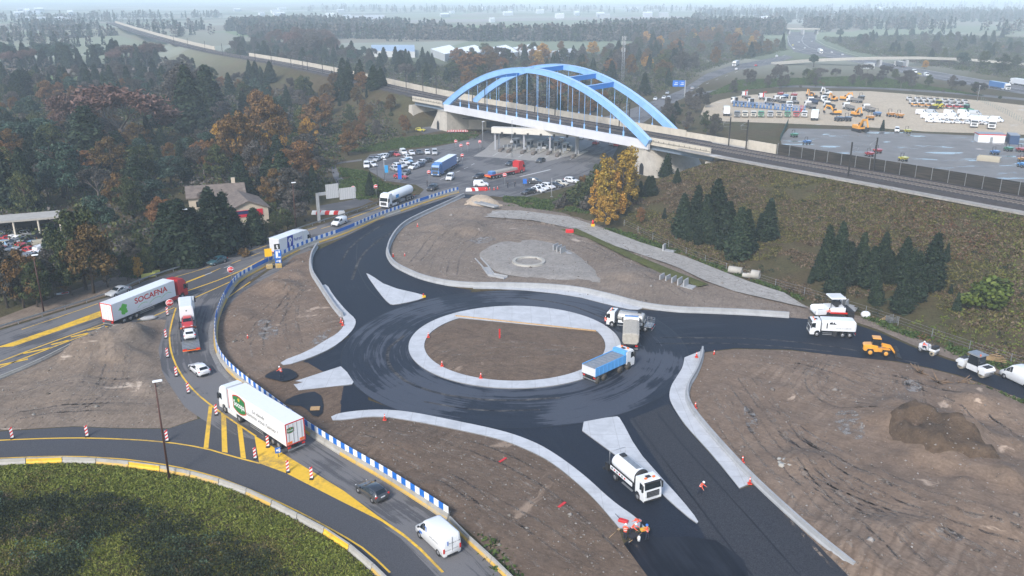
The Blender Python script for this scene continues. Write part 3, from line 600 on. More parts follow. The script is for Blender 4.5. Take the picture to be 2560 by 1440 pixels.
for pts, w in (([(54, 824), (150, 792), (245, 759)], .2), ([(419, 698), (504, 674), (560, 655)], .18), ([(528, 681), (551, 671)], .2), ([(579, 659), (602, 650)], .2), ([(628, 640), (650, 632)], .2), ([(613, 632), (667, 614)], .18),
               ([(453, 711), (512, 688)], .5), ([(456, 732), (582, 688), (660, 647)], .3), ([(488, 744), (575, 705)], .25), ([(344, 800), (368, 790)], .25), ([(385, 790), (436, 769)], .25), ([(0, 904), (130, 855), (262, 809)], .3), ([(0, 919), (130, 869), (269, 816)], .3),
               ([(-60, 927), (0, 905)], .3), ([(0, 913), (70, 898)], .5), ([(58, 884), (125, 870)], .5), ([(128, 862), (172, 851)], .5), ([(177, 843), (220, 833)], .5), ([(218, 826), (265, 816)], .5), ([(770, 576), (792, 569)], .2), ([(803, 572), (826, 565)], .2), ([(860, 552), (900, 536), (950, 519)], .2), ([(880, 545), (945, 522), (1000, 500)], .15)):
    stripe(yb, pts, w, ZM)
yb.flat(GP([(-10, 869), (34, 855), (150, 815), (252, 777), (254, 791), (150, 826), (34, 866)]), 0, ZM)
stripe(yb, [(568, 746), (600, 722), (626, 705)], .22, .032)
kind(yb.build('road_marking', M_YEL), 'structure')
yb = MB()
stripe(yb, [(440, 770), (432, 795), (425, 825), (423, 850), (428, 882), (440, 915), (461, 950), (495, 988), (531, 1016), (573, 1047), (613, 1073), (640, 1091)], .24, .03)
stripe(yb, [(-60, 1104), (0, 1101), (120, 1096), (238, 1095), (402, 1103), (510, 1120), (579, 1141), (650, 1159)], .24, .032)
stripe(yb, [(-60, 1148), (0, 1146), (170, 1139), (354, 1151), (510, 1181), (647, 1232), (760, 1286), (860, 1341), (918, 1377), (975, 1432)], .2, .032)
yb.flat(GP([(636, 1089), (680, 1116), (715, 1139), (860, 1228), (945, 1291), (1010, 1335), (1054, 1372), (1110, 1430), (1104, 1432), (1050, 1377), (1012, 1344), (953, 1303), (860, 1257), (715, 1183), (648, 1158)]), 0, .034)
for q in ([(522, 1015), (531, 1016), (521, 1120), (509, 1120)], [(553, 1035), (565, 1038), (569, 1132), (555, 1130)], [(593, 1062), (605, 1067), (615, 1147), (602, 1144)]): yb.flat(GP(q), 0, .034)
kind(yb.build('road_marking', M_YEL), 'structure')
jb = MB()
for pts, w in (([(1700, 828), (1730, 850), (1757, 882)], .12), ([(1640, 838), (1800, 834), (2030, 846), (2200, 880), (2400, 928), (2600, 1000)], .1), ([(893, 610), (890, 660), (908, 705), (940, 745), (972, 762)], .14), ([(1150, 500), (1010, 560), (930, 600)], .1), ([(1395, 1095), (1450, 1135), (1540, 1230), (1640, 1350)], .1), ([(1580, 1045), (1660, 1150), (1780, 1310), (1880, 1440)], .16), ([(1640, 1030), (1720, 1130), (1850, 1270), (2000, 1440)], .12), ([(1560, 1362), (1640, 1345), (1790, 1352)], .12), ([(800, 1000), (812, 1030)], .1)): stripe(jb, pts, w, .062)
kind(jb.build('road_joint', M_ASPH_BLK), 'structure')
jb = MB()
for k, (pts, w) in enumerate((([(1010, 840), (960, 880), (985, 940), (1080, 985), (1250, 1005), (1400, 995)], .5), ([(1300, 745), (1420, 760), (1520, 800)], .4), ([(1060, 1005), (1200, 1030), (1350, 1025)], .35), ([(1650, 845), (1900, 846), (2100, 868), (2300, 910)], .35), ([(1640, 860), (1850, 858), (2080, 880)], .3), ([(880, 700), (900, 640), (960, 590), (1080, 530)], .5), ([(850, 660), (880, 610), (960, 560)], .4))): stripe(jb, pts, w, .0625)
kind(jb.build('tyre_dust', M_DUSTY), 'structure')
wb = MB()
for a, c in (((512, 688), (530, 681)), ((560, 670), (575, 664)), ((700, 615), (720, 606)), ((1000, 500), (1010, 496)), ((1100, 449), (1112, 444)), ((1120, 440), (1132, 435)), ((1140, 431), (1150, 427)), ((1160, 422), (1170, 418)), ((1178, 413), (1186, 409)), ((1300, 442), (1376, 424))):
    stripe(wb, [a, c], .3 if a[0] < 1250 else .7, .024, 0, 0)
for i in range(7):
    a = (1232 + i * 32, 390 + i * 1.6); stripe(wb, [a, (a[0] + 26, a[1] - 16)], .25, .03, 0, 0)
for k in range(26):
    t = k / 25; x = 1705 + 300 * t; y = 243 - 118 * t ** .8
    if k % 2: stripe(wb, [(x, y), (x + 7, y - 3.2)], .3, .08, 0, 0)
for pts in ([(1969, 90), (1972, 110), (1990, 126), (2086, 144), (2221, 172), (2338, 195), (2560, 232)], [(2040, 88), (2040, 104), (2137, 141), (2338, 180), (2560, 217)], [(2010, 88), (2002, 104), (2030, 124), (2150, 150), (2330, 187), (2560, 225)]): stripe(wb, pts, .5, .085)
kind(wb.build('road_marking', M_WHT), 'structure')
db = MB(); db.flat(GP([(556, 748), (530, 790), (520, 830), (524, 880), (545, 925), (585, 968), (596, 966), (556, 920), (537, 880), (533, 835), (545, 790), (566, 755)]), 0, .023)
kind(db.build('dust_strip', soil('pale road dust', (.16, .155, .15), (.21, .205, .2), (.26, .255, .25), .3, peb=0)), 'structure')
# ------------------------------------------------------------------ temporary barrier: concrete blocks with blue and white boards
def panel_block(L, pat, yellow):
    """origin at the middle of the base, long axis x"""
    r = link('panel_barrier', None); q = L / 2 - .03
    b = MB(); prof = [(-.3, 0), (.3, 0), (.3, .18), (.15, .38), (.11, .85), (-.11, .85), (-.15, .38), (-.3, .18)]
    rings = [[(x, o, h) for o, h in prof] for x in (-q, q)]; b.loft(rings, 0)
    b.build('concrete_block', M_CONC_OLD, r)
    if yellow:
        b = MB(); 
        for s in (1, -1): b.add([(-q, s * .305, .02), (q, s * .305, .02), (q, s * .305, .18), (-q, s * .305, .18), (q, s * .16, .39), (-q, s * .16, .39)], [(0, 1, 2, 3), (3, 2, 4, 5)] if s < 0 else [(3, 2, 1, 0), (5, 4, 2, 3)])
        b.build('yellow_band', M_YEL2, r)
    if pat:
        b = MB(); n = len(pat); dx = 2 * q / n
        for i, c in enumerate(pat): b.bx(-q + i * dx, -q + (i + 1) * dx, -.03, .03, .86, 1.62, 0 if c == 'b' else 1)
        b.build('board', [M_PBLUE, M_WHITE], r)
    return r
M_PBLUE = plain('board blue', (.012, .14, .50), .45, 0, .1)
B1 = chaikin(GP([(1146, 482), (1120, 489), (1063, 507), (1007, 527), (943, 549), (860, 587), (772, 615), (715, 642), (663, 668), (620, 690), (593, 706), (572, 735), (556, 765), (543, 800), (538, 840), (542, 880), (560, 915), (590, 945), (640, 985), (700, 1030), (760, 1076), (800, 1102), (860, 1140), (938, 1184), (1012, 1230), (1097, 1285), (1122, 1302)]), 2)
LB = 3.2; pts = resample(B1, LB); proto = {}
for i in range(len(pts) - 1):
    a, c = Vector(pts[i]), Vector(pts[i + 1]); mid = (a + c) / 2; px = PX(*mid)[0]
    near_curve = 545 < PX(*mid)[0] < 700 and PX(*mid)[1] > 640
    pat = 'bbbb' if i in (4, 14, 15, 23, 24, 28, 29, 33) else 'bwbw'
    yl = (i // 2) % 5 != 4
    if (pat, yl) not in proto: r = proto[(pat, yl)] = panel_block(LB, pat, yl)
    else: r = copy_tree(proto[(pat, yl)])
    r.location = (*mid, .024); r.rotation_euler = (0, 0, math.atan2(c.y - a.y, c.x - a.x))
    if PX(*mid)[1] < 640: pl = 'along the old road'
    elif PX(*mid)[1] < 960: pl = 'round the bend'
    else: pl = 'below the lorry'
    note(r, ('all blue' if pat == 'bbbb' else 'blue and white') + ' board on ' + ('yellow footed' if yl else 'bare') + ' block', pl, 'barrier', 'blue and white boarded barrier blocks', px)
# plain blocks: lower end of the slip road, bank of the loop
def plain_block(L, col):
    r = link('concrete_barrier', None); q = L / 2 - .02; b = MB()
    rings = [[(x, o, h) for o, h in [(-.3, 0), (.3, 0), (.3, .18), (.15, .38), (.11, .82), (-.11, .82), (-.15, .38), (-.3, .18)]] for x in (-q, q)]
    b.loft(rings, 0); b.build('block', M_CONC_OLD, r)
    if col:
        b = MB()
        for s in (1, -1): b.add([(-q, s * .305, .02), (q, s * .305, .02), (q, s * .305, .18), (-q, s * .305, .18), (q, s * .16, .39), (-q, s * .16, .39), (q, s * .122, .8 if col == 2 else .42), (-q, s * .122, .8 if col == 2 else .42)], [(0, 1, 2, 3), (3, 2, 4, 5), (5, 4, 6, 7)] if s < 0 else [(3, 2, 1, 0), (5, 4, 2, 3), (7, 6, 4, 5)])
        b.build('yellow_paint', M_YEL2 if col == 1 else M_YEL, r)
    return r
proto = {}
for line, place, cols in (([(1124, 1304), (1160, 1342), (1200, 1380), (1240, 1415), (1290, 1465)], 'beside the white van on the slip road', (1, 1, 1)), ([(-120, 1168), (0, 1161), (110, 1156), (194, 1154), (354, 1168), (430, 1181), (500, 1195), (579, 1219), (636, 1241), (711, 1280), (827, 1340), (860, 1362), (930, 1420), (990, 1480)], 'along the grass bank', (0, 0, 2, 0, 1, 2, 1, 1, 0, 1))):
    pts = resample(chaikin(GP(line), 2), 4.0)
    for i in range(len(pts) - 1):
        a, c = Vector(pts[i]), Vector(pts[i + 1]); mid = (a + c) / 2; k = cols[i % len(cols)]
        if k in proto: r = copy_tree(proto[k])
        else: r = proto[k] = plain_block(4.0, k)
        r.location = (*mid, .024); r.scale = (1, .9, .78); r.rotation_euler = (0, 0, math.atan2(c.y - a.y, c.x - a.x))
        note(r, ('bare grey', 'yellow footed grey', 'yellow painted')[k] + ' barrier block', place, 'barrier', 'concrete barrier blocks')
# low old concrete kerb along the left road edge
wall([(-60, 975), (0, 948), (82, 915), (170, 871), (262, 822)], .55, .45, 'low weathered concrete kerb wall', 'between the old road and the gravel heap', mat=M_CONC_OLD, px=60)
# guardrail
def guardrail(pts, desc, place, px):
    r = thing('guardrail', desc, place, 'guardrail', px=px); P = resample(chaikin(GP(pts), 1), 4)
    b = MB(); b.sweep(P, [(-.02, .45), (.03, .48), (.06, .53), (.02, .59), (.06, .66), (.03, .72), (-.02, .75), (-.04, .6)], 0); b.build('rail', M_STEEL, r)
    for i, p in enumerate(P):
        q = MB(); q.bx(p[0] - .06, p[0] + .06, p[1] + .04, p[1] + .14, 0, .72); q.build('post', M_STEEL, r)
guardrail([(-80, 850), (0, 824), (160, 775), (289, 735), (361, 701), (510, 655), (700, 592), (800, 558), (860, 541), (942, 512), (985, 497)], 'long grey steel guardrail', 'along the far side of the old road under the trees', 400)
# ================================================================== railway, bridge
_e = Vector((RA[0] - RB[0], RA[1] - RB[1])); BL = _e.length; _e.normalize(); _n = Vector((_e.y, -_e.x))
if _n.y > 0: _n = -_n
def BP(s, a, z): return (RB[0] + _e.x * s + _n.x * a, RB[1] + _e.y * s + _n.y * a, z)
def rail_off(o, z, s0, s1, step=6):
    """points along the line shifted o metres (towards the roundabout positive) between two arc lengths"""
    P = np.array(RAIL); d = np.r_[0, np.cumsum(np.linalg.norm(np.diff(P, axis=0), axis=1))]; s1 = min(s1, d[-1])
    out = []
    for s in np.linspace(s0, s1, max(2, int((s1 - s0) / step))):
        p = np.array([np.interp(s, d, P[:, k]) for k in (0, 1)]); q = np.array([np.interp(min(s + 2, d[-1]), d, P[:, k]) for k in (0, 1)]) - np.array([np.interp(max(s - 2, 0), d, P[:, k]) for k in (0, 1)])
        q /= np.linalg.norm(q); out.append((p[0] - q[1] * o, p[1] + q[0] * o, z))
    return out
SEND = float(np.linalg.norm(np.diff(np.array(RAIL), axis=0), axis=1).sum())
M_BALLAST = soil('dark rail ballast', (.03, .028, .03), (.055, .05, .05), (.085, .078, .075), .5, peb=.04)
b = MB(); b.sweep(rail_off(0, 0, 2, SA - 14), [(-6.6, 9.5), (6.6, 9.5), (5.4, 10.05), (-5.4, 10.05)]); kind(b.build('ballast', M_BALLAST), 'structure')
b = MB(); b.sweep(rail_off(0, 0, SB + 14, SEND, 10), [(-6.6, 9.4), (6.6, 9.4), (5.4, 10.05), (-5.4, 10.05)]); kind(b.build('ballast', M_BALLAST), 'structure')
b = MB(); b.sweep(rail_off(8.1, 0, 2, SA - 16), [(-1.1, 9.4), (1.1, 9.3), (1.1, 9.66), (-1.1, 9.7)]); kind(b.build('service_path', M_PATH), 'structure')
M_RAIL = plain('worn rail', (.3, .25, .22), .4, .7, .2); M_SLEEP = plain('concrete sleeper', (.2, .185, .17), .9, 0, .3)
for k, o in enumerate((-2.1, 2.1)):
    tr = thing('railway_track', ('far', 'near')[k] + ' railway track on dark ballast', 'across the blue arch bridge', 'railway track', px=1500)
    for q in (-.72, .72):
        b = MB(); b.sweep(rail_off(o + q, 0, 2, SEND, 8), [(-.05, 10.08), (.05, 10.08), (.05, 10.27), (-.05, 10.27)]); b.build('rail', M_RAIL, tr)
    b = MB()
    for x, y, z in rail_off(o, 0, 2, SA - 10, 1.0):
        i = int(np.argmin([(x - p[0]) ** 2 + (y - p[1]) ** 2 for p in RAIL[:-1]])); dx, dy = RAIL[i + 1][0] - RAIL[i][0], RAIL[i + 1][1] - RAIL[i][1]; l = math.hypot(dx, dy)
        b.T = Matrix.Translation((x, y, 0)) @ Matrix.Rotation(math.atan2(dy, dx), 4, 'Z'); b.bx(-.14, .14, -1.25, 1.25, 10.0, 10.1)
    s = b.build('sleepers', M_SLEEP, tr); s['kind'] = 'stuff'
# ---- bridge ---------------------------------------------------------------
M_ARCH = plain('sky blue steel paint', (.23, .43, .74), .45, 0, .16, .35); M_ARCH_D = plain('deep blue steel paint', (.035, .22, .62), .45, 0, .1, .2)
M_GIRD = plain('off white girder', (.58, .58, .6), .5, 0, .08, .2)
br = thing('arch_bridge', 'sky blue twin arch railway bridge', 'spanning the toll plaza', 'bridge', loc=(0, 0, 0), px=1370)
feet = [(G(1113, 262, 10), G(1622, 355, 10)), (G(1187, 252, 10), G(1692, 333, 10))]
RISE = 17.2
def arch_pt(k, t):
    (ax, ay), (bx, by) = feet[k]; return Vector((ax + (bx - ax) * t, ay + (by - ay) * t, 9.6 + RISE * 4 * t * (1 - t)))
for k in (0, 1):
    b = MB(); rings = []; w = .62
    d = Vector((feet[k][1][0] - feet[k][0][0], feet[k][1][1] - feet[k][0][1], 0)).normalized(); side = Vector((-d.y, d.x, 0))
    for i in range(41):
        t = i / 40; p = arch_pt(k, t); q = (arch_pt(k, min(1, t + .01)) - arch_pt(k, max(0, t - .01))).normalized(); up = side.cross(q) * -1
        if up.z < 0: up = -up
        h = .86 + .3 * abs(2 * t - 1)
        rings.append([tuple(p + side * w * sx + up * h * sz) for sx, sz in ((-1, -1), (1, -1), (1, 1), (-1, 1))])
    b.loft(rings, 0)
    b.sweep([tuple(Vector(r[2]) * .5 + Vector(r[3]) * .5 + Vector((0, 0, .03))) for r in rings], [(-w - .12, 0), (w + .12, 0), (w + .12, .08), (-w - .12, .08)], 1)
    b.build('arch', [M_ARCH, plain('pale blue flange', (.34, .52, .82), .45, 0, .08)], br)
    for i in range(1, 17):
        t = .07 + .86 * (i - .5) / 16; p = arch_pt(k, t)
        if p.z - 10 < 4: continue
        q = MB(); q.cyl((p.x, p.y, 10.2), (p.x, p.y, p.z - 1), .075, .075, 6); q.bx(p.x - .22, p.x + .22, p.y - .22, p.y + .22, 10.2, 12.0); q.build('hanger', M_ARCH, br)
for t in (.27, .35, .5, .655, .735):
    a, c = arch_pt(0, t), arch_pt(1, t); b = MB(); b.sweep([tuple(a), tuple(c)], [(-.5, -.9), (.5, -.9), (.5, .6), (-.5, .6)], 0)
    b.sweep([tuple(a), tuple(c)], [(-.58, .62), (.58, .62), (.58, .7), (-.58, .7)], 1); b.build('cross_beam', [M_ARCH_D, M_ARCH], br)
b = MB(); b.sweep([BP(-2, 0, 0), BP(BL + 2, 0, 0)], [(-8.4, 8.6), (8.4, 8.6), (8.4, 9.6), (-8.4, 9.6)]); b.sweep([BP(-14, 0, 0), BP(BL + 14, 0, 0)], [(-6.4, 9.605), (6.4, 9.605), (5.4, 10.05), (-5.4, 10.05)], 1); b.build('deck', [M_CONC_OLD, M_BALLAST], br)
for k, (s0, s1) in ((0, (2.3, 114)), (1, (-2.3, 109.5))):
    d = 1 if k == 0 else -1
    b = MB(); b.sweep([BP(s0, d * 9.3, 0), BP(s1, d * 9.3, 0)], [(-.45, 7.7), (.45, 7.7), (.45, 10.35), (-.45, 10.35)], 0)
    for i in range(26): s = s0 + 4 + (s1 - s0 - 8) * i / 25; b.sweep([BP(s, d * 9.3 + .46, 0), BP(s + .12, d * 9.3 + .46, 0)], [(-.05, 7.72), (.05, 7.72), (.05, 10.33), (-.05, 10.33)], 0)
    b.build('girder', M_GIRD, br)
b = MB(); b.sweep([BP(-2, -8.0, 0), BP(BL + 2, -8.0, 0)], [(-.14, 9.62), (.14, 9.62), (.14, 11.7), (-.14, 11.7)]); b.build('parapet', M_CONC_BEIGE, br)
# piers, side spans
M_PIER = concrete('bridge pier concrete', (.47, .43, .37), .3)
def span(s0, s1, desc, place, px, beams=True):
    r = thing('approach_span', desc, place, 'bridge span', px=px)
    b = MB(); b.sweep([BP(s0, 0, 0), BP(s1, 0, 0)], [(-8.2, 8.9), (8.2, 8.9), (8.2, 9.58), (-8.2, 9.58)]); b.build('deck', M_CONC_OLD, r)
    for a in (-7, -2.4, 2.4, 7):
        b = MB(); b.sweep([BP(s0, a, 0), BP(s1, a, 0)], [(-.35, 7.4), (.35, 7.4), (.35, 8.89), (-.35, 8.89)]); b.build('beam', plain('slate grey beam', (.16, .2, .25), .5), r)
    for a in (-8.4, 8.4):
        b = MB(); b.sweep([BP(s0, a, 0), BP(s1, a, 0)], [(-.15, 9.0), (.15, 9.0), (.15, 11.2), (-.15, 11.2)]); b.build('parapet', M_CONC_BEIGE, r)
    b = MB(); b.sweep([BP(s0, 8.75, 0), BP(s1, 8.75, 0)], [(-.03, 10.15), (.03, 10.15), (.03, 10.22), (-.03, 10.22)])
    for i in range(int((s1 - s0) / 2)): x, y, z = BP(s0 + i * 2 + 1, 8.65, 0); b.bx(x - .05, x + .05, y - .05, y + .05, 10.1, 10.6)
    b.build('handrail', M_DARK, r)
span(BL + 1.5, BL + 26, 'beige parapet side span', 'at the right end of the blue arch bridge', 1740)
span(-24, -1, 'beige parapet side span', 'at the left end of the blue arch bridge', 1060)
def pier(s, wing, desc, place, px, h=7.6):
    r = thing('bridge_pier', desc, place, 'bridge pier', px=px)
    b = MB(); q = [(-2.6, 0), (2.6, 0), (2.6, h), (-2.6, h)]
    if wing < 0: q = [(-9.5, 0), (3, 0), (3, h), (-3.2, h)]
    if wing > 0: q = [(-3, 0), (9.5, 0), (3.2, h), (-3, h)]
    b.loft([[BP(s + x, a, z) for x, z in q] for a in (10.2, -10.2)]); b.build('pier_block', M_PIER, r)
    b = MB(); b.loft([[BP(s + x, a, z) for x, z in ((-3.4, h), (3.4, h), (3.4, h + .25), (-3.4, h + .25))] for a in (10.5, -10.5)]); b.build('cap', M_CONC_OLD, r)
    sx = -3.6 if wing < 0 else 2.6
    b = MB(); b.add([BP(s + sx + o, 10.22, z) for o, z in ((-.9, .05), (.9, .05), (.9, 2.6), (.5, 3.3), (0, 3.6), (-.5, 3.3), (-.9, 2.6))], [tuple(range(7))]); b.build('doorway', M_DARK, r)
    return r
pier(2, -1, 'beige concrete pier with sloping flank and arched doorway', 'under the left foot of the arches', 1140)
pier(BL - 1, 1, 'beige concrete pier with sloping flank', 'behind the yellow poplars under the right arch foot', 1640)
for s, d, p, px in ((BL + 26, 'broad pale concrete abutment', 'where the side span meets the grass slope', 1790), (-25, 'slanting beige concrete abutment', 'under the left side span', 1050)):
    r = MB(); r.loft([[BP(s + x, a, z) for x, z in ((-2.5, 0), (2.5, 0), (1.2, 7.3), (-1.2, 7.3))] for a in (9, -9)]); note(r.build('abutment', M_PIER), d, p, 'abutment', px=px)
# walls beside the line
def line_wall(o, s0, s1, z0, z1, w, mat, desc, place, px):
    b = MB(); b.sweep(rail_off(o, 0, s0, s1, 6), [(-w, z0), (w, z0), (w, z1), (-w, z1)]); note(b.build('parapet_wall', mat), desc, place, 'wall', px=px)
line_wall(-8.2, SB + 1, SB + 330, 9, 11.9, .15, M_CONC_BEIGE, 'very long low beige wall', 'along the far side of the railway left of the bridge', 850)
line_wall(-8.2, SB + 420, SB + 1250, 9, 12.2, .3, M_CONC_BEIGE, 'pale beige embankment wall', 'along the hazy bend of the railway', 400)
SNB = rail_arc(G(1955, 380, 10))
line_wall(-7.6, SNB + .5, SA - 27, 9, 12.2, .15, M_CONC_BEIGE, 'blank beige concrete wall', 'between the arch bridge and the dark noise barrier', 1880)
nb = thing('noise_barrier', 'dark louvred noise barrier with pale posts', 'between the railway and the grey asphalt yard', 'noise barrier', px=2250)
P = rail_off(-7.6, 0, 2, SNB, 3.9)
b = MB(); b.sweep(P, [(-.08, 9.3), (.08, 9.3), (.08, 12.5), (-.08, 12.5)])
mm, t, bb = _new('dark slatted panel'); sx = N(t, 'SeparateXYZ'); t.links.new(pos(t), sx.inputs[0]); w = N(t, 'TexNoise'); w.noise_dimensions = '3D'; t.links.new(mapping(t, pos(t), (.25, .25, 6)), w.inputs['Vector']); w.inputs['Scale'].default_value = 1
t.links.new(ramp(t, w.outputs[0], [(.4, (.012, .011, .01)), (.68, (.055, .045, .035))]), bb.inputs['Base Color']); bb.inputs['Roughness'].default_value = .8
b.build('panel', mm, nb)
for x, y, z in P:
    q = MB(); q.bx(x - .1, x + .1, y - .16, y - .085, 9.2, 12.65); q.build('post', M_STEEL, nb)
# overhead line masts
mast = link('catenary_mast', None)
b = MB(); b.bx(-.13, .13, -.13, .13, 0, 8.3); b.build('post', plain('dark mast steel', (.045, .042, .04), .6, .3), mast)
b = MB(); b.cyl((0, 0, 6.6), (0, 2.9, 6.9), .045, n=5); b.cyl((0, 0, 7.9), (0, 2.9, 6.95), .035, n=5); b.cyl((0, 0, 5.6), (0, 2.6, 5.9), .03, n=5); b.cyl((0, 2.9, 6.9), (0, 2.6, 5.9), .03, n=5); b.build('bracket', M_STEEL, mast)
ML = [(1829, 364), (1891, 369), (2139, 437), (2207, 422), (1178, 254), (1229, 258), (1340, 281), (1395, 289), (1547, 317), (1605, 317), (1044, 230), (1093, 236), (865, 197), (913, 206), (946, 208), (998, 221), (832, 193), (787, 187), (764, 178), (720, 177), (703, 170), (660, 160), (609, 153), (580, 146), (527, 139), (500, 130), (460, 120), (420, 111)]
for i, p in enumerate(ML):
    o = mast if i == 0 else copy_tree(mast); x, y = G(*p, 9.9); d, s, a = line_dist([x], [y], RAIL); sd = 1 if s[0] > 0 else -1
    q = rail_off(5.6 * sd, 9.8, a[0], a[0] + .1)[0]; o.location = q
    c = rail_off(0, 9.8, a[0], a[0] + .1)[0]; o.rotation_euler = (0, 0, math.atan2(c[1] - q[1], c[0] - q[0]) - math.pi / 2)
    note(o, 'dark steel catenary mast', 'on the arch bridge' if 1110 < p[0] < 1625 else ('beside the noise barrier and beige wall' if p[0] > 1625 else 'on the railway left of the bridge'), 'catenary mast', 'catenary masts along the railway')
b = MB()
for o in (-2.1, 2.1):
    for z in (15.9, 16.9): b.sweep(rail_off(o, z, 2, SB + 260, 20), [(-.02, 0), (.02, 0), (.02, .04), (-.02, .04)])
# ================================================================== toll plaza
tg = thing('toll_canopy', 'long beige beam canopy on grey columns', 'over the toll lanes', 'toll canopy', px=1340)
a = Vector((*G(1238, 374), 0)); c = Vector((*G(1440, 384), 0)); dd = (c - a).normalized(); nn = Vector((-dd.y, dd.x, 0))
b = MB(); b.sweep([tuple(a - dd), tuple(c + dd)], [(-1.2, 5.9), (1.2, 5.9), (1.2, 7.9), (-1.2, 7.9)]); b.build('beam', plain('beige canopy cladding', (.55, .52, .46), .5, 0, .06, .3), tg)
for p in (a, a + nn * 3 + dd * .5, c, c + nn * 3, a.lerp(c, .36), a.lerp(c, .68)):
    b = MB(); b.bx(p.x - .3, p.x + .3, p.y - .3, p.y + .3, 0, 5.88); b.build('column', plain('grey column cladding', (.3, .31, .33), .5), tg)
for i in range(6):
    p = a.lerp(c, .1 + .16 * i) - nn * 1.4; b = MB(); b.bx(p.x - .35, p.x + .35, p.y - .12, p.y + .12, 5.5, 6.4); b.build('lane_signal', M_DARK, tg)
booth = link('toll_booth', None); b = MB(); b.bx(-1.4, 1.4, -.8, .8, .18, 2.7, 0, .15); b.bx(-1.6, 1.6, -1, 1, 2.7, 2.9, 0); b.build('cabin', plain('grey booth cladding', (.24, .26, .29), .4), booth)
b = MB(); b.bx(-.9, .9, -.815, .815, 1.2, 2.3); b.bx(-1.415, 1.415, -.5, .5, 1.2, 2.3); b.build('window', M_GLASS, booth)
lane = Vector(G(1240, 400)) - Vector(G(1330, 362)); LA = math.atan2(lane.y, lane.x)
for i, p in enumerate(((1291, 366), (1325, 369), (1352, 373), (1392, 372), (1414, 377))):
    o = booth if i == 0 else copy_tree(booth); o.location = (*G(*p), 0); o.rotation_euler = (0, 0, LA); note(o, 'grey toll booth with dark windows', 'under the beige canopy', 'toll booth', 'toll booths')
isl = link('toll_island', None); b = MB(); b.bx(-8, 6, -.9, .9, 0, .18, 0); b.build('kerb', M_CONC_OLD, isl); b = MB(); b.cyl((6.2, 0, 0), (6.2, 0, .9), .75, .6, 10); b.bx(3.6, 5.4, -.5, .5, .18, 1.0, 0); b.build('buffer', plain('worn brown buffer', (.12, .1, .085), .8, 0, .4), isl)
b = MB(); b.bx(2.2, 2.7, -.45, .0, .18, 1.7); b.bx(-1, -.6, -.4, 0, .18, 1.5); b.build('ticket_machine', M_STEEL, isl)
for i, p in enumerate(((1268, 372), (1288, 374), (1322, 377), (1349, 380), (1386, 380), (1408, 384), (1446, 388))):
    o = isl if i == 0 else copy_tree(isl); o.location = (*G(*p), .02); o.rotation_euler = (0, 0, LA); note(o, 'narrow concrete toll island with ticket machines', 'under the beige canopy', 'toll island', 'toll islands')
# ================================================================== buildings
def hall(name, px4, z, roof, wallm, desc, place, cat='warehouse', ridge=1.5, over=.3):
    """roof corners as seen; walls drop from them"""
    q = [Vector((*G(*p, z), z)) for p in px4]; r = thing(name, desc, place, cat, px=np.mean([p[0] for p in px4]))
    b = MB(); b.add([(p.x, p.y, 0) for p in q] + [tuple(p - Vector((0, 0, .02))) for p in q], [(i, (i + 1) % 4, 4 + (i + 1) % 4, 4 + i) for i in range(4)]); b.build('wall', wallm, r)
    m0, m1 = (q[0] + q[3]) / 2 + Vector((0, 0, ridge)), (q[1] + q[2]) / 2 + Vector((0, 0, ridge)); b = MB()
    b.add([tuple(k) for k in (q[0], q[1], q[2], q[3], m0, m1)], [(0, 1, 5, 4), (4, 5, 2, 3), (0, 4, 3), (1, 2, 5)]); b.build('roof', roof, r); return r
M_ROOFW = plain('white metal roof', (.78, .78, .78), .4, 0, .04, .05); M_WALLP = plain('pale cladding', (.42, .43, .43), .6, 0, .1, .1)
W4 = [[(1076, 122), (1124, 112), (1146, 129), (1112, 135)], [(1141, 121), (1187, 112), (1214, 128), (1175, 135)], [(1214, 121), (1264, 112), (1296, 129), (1247, 138)], [(1282, 119), (1323, 111), (1371, 129), (1308, 133)]]
for q in W4: hall('warehouse', q, 6, M_ROOFW, M_WALLP, 'large warehouse with bright white roof', 'among the dark trees beyond the railway', ridge=.6)
hall('warehouse', [(1375, 128), (1432, 120), (1438, 129), (1395, 138)], 6, M_WALLP, M_WALLP, 'smaller grey roofed warehouse', 'right of the white roofed ones', ridge=.6)
def solar():
    m, t, b = _new('solar glass roof'); br_ = N(t, 'TexBrick'); br_.inputs['Scale'].default_value = .14; t.links.new(pos(t), br_.inputs['Vector']); br_.inputs['Color1'].default_value = (.1, .16, .3, 1); br_.inputs['Color2'].default_value = (.14, .2, .34, 1); br_.inputs['Mortar'].default_value = (.4, .45, .5, 1); t.links.new(br_.outputs[0], b.inputs['Base Color']); b.inputs['Roughness'].default_value = .3; return m
hall('greenhouse', [(928, 112), (1036, 112), (1037, 129), (928, 127)], 5, solar(), M_WALLP, 'wide shed with bluish glazed roof', 'left of the white warehouses', 'greenhouse', 1)
hall('hangar', [(870, 40), (960, 37), (962, 46), (872, 48)], 12, M_WALLP, M_WALLP, 'long pale aircraft hangar', 'on the misty plain', 'hangar', 3)
rs = random.Random(5)
for i in range(46):
    x = rs.choice([rs.uniform(990, 1720), rs.uniform(1000, 1500), rs.uniform(560, 900), rs.uniform(30, 180), rs.uniform(1880, 2300)]); y = rs.uniform(16, 46); w = rs.uniform(8, 26); h = rs.uniform(1.5, 5)
    hall('distant_building', [(x, y), (x + w, y - .8), (x + w + 4, y + h * .6), (x + 4, y + h * .8)], rs.uniform(6, 11), rs.choice([M_ROOFW, M_WALLP]), rs.choice([M_ROOFW, M_WALLP]), 'small pale building', 'lost in the haze on the far plain', 'building', 1)
M_RENDER = plain('beige render', (.5, .42, .32), .9, 0, .15, .4); M_TILE = plain('old clay roof tiles', (.15, .12, .1), .9, 0, .4, .9)
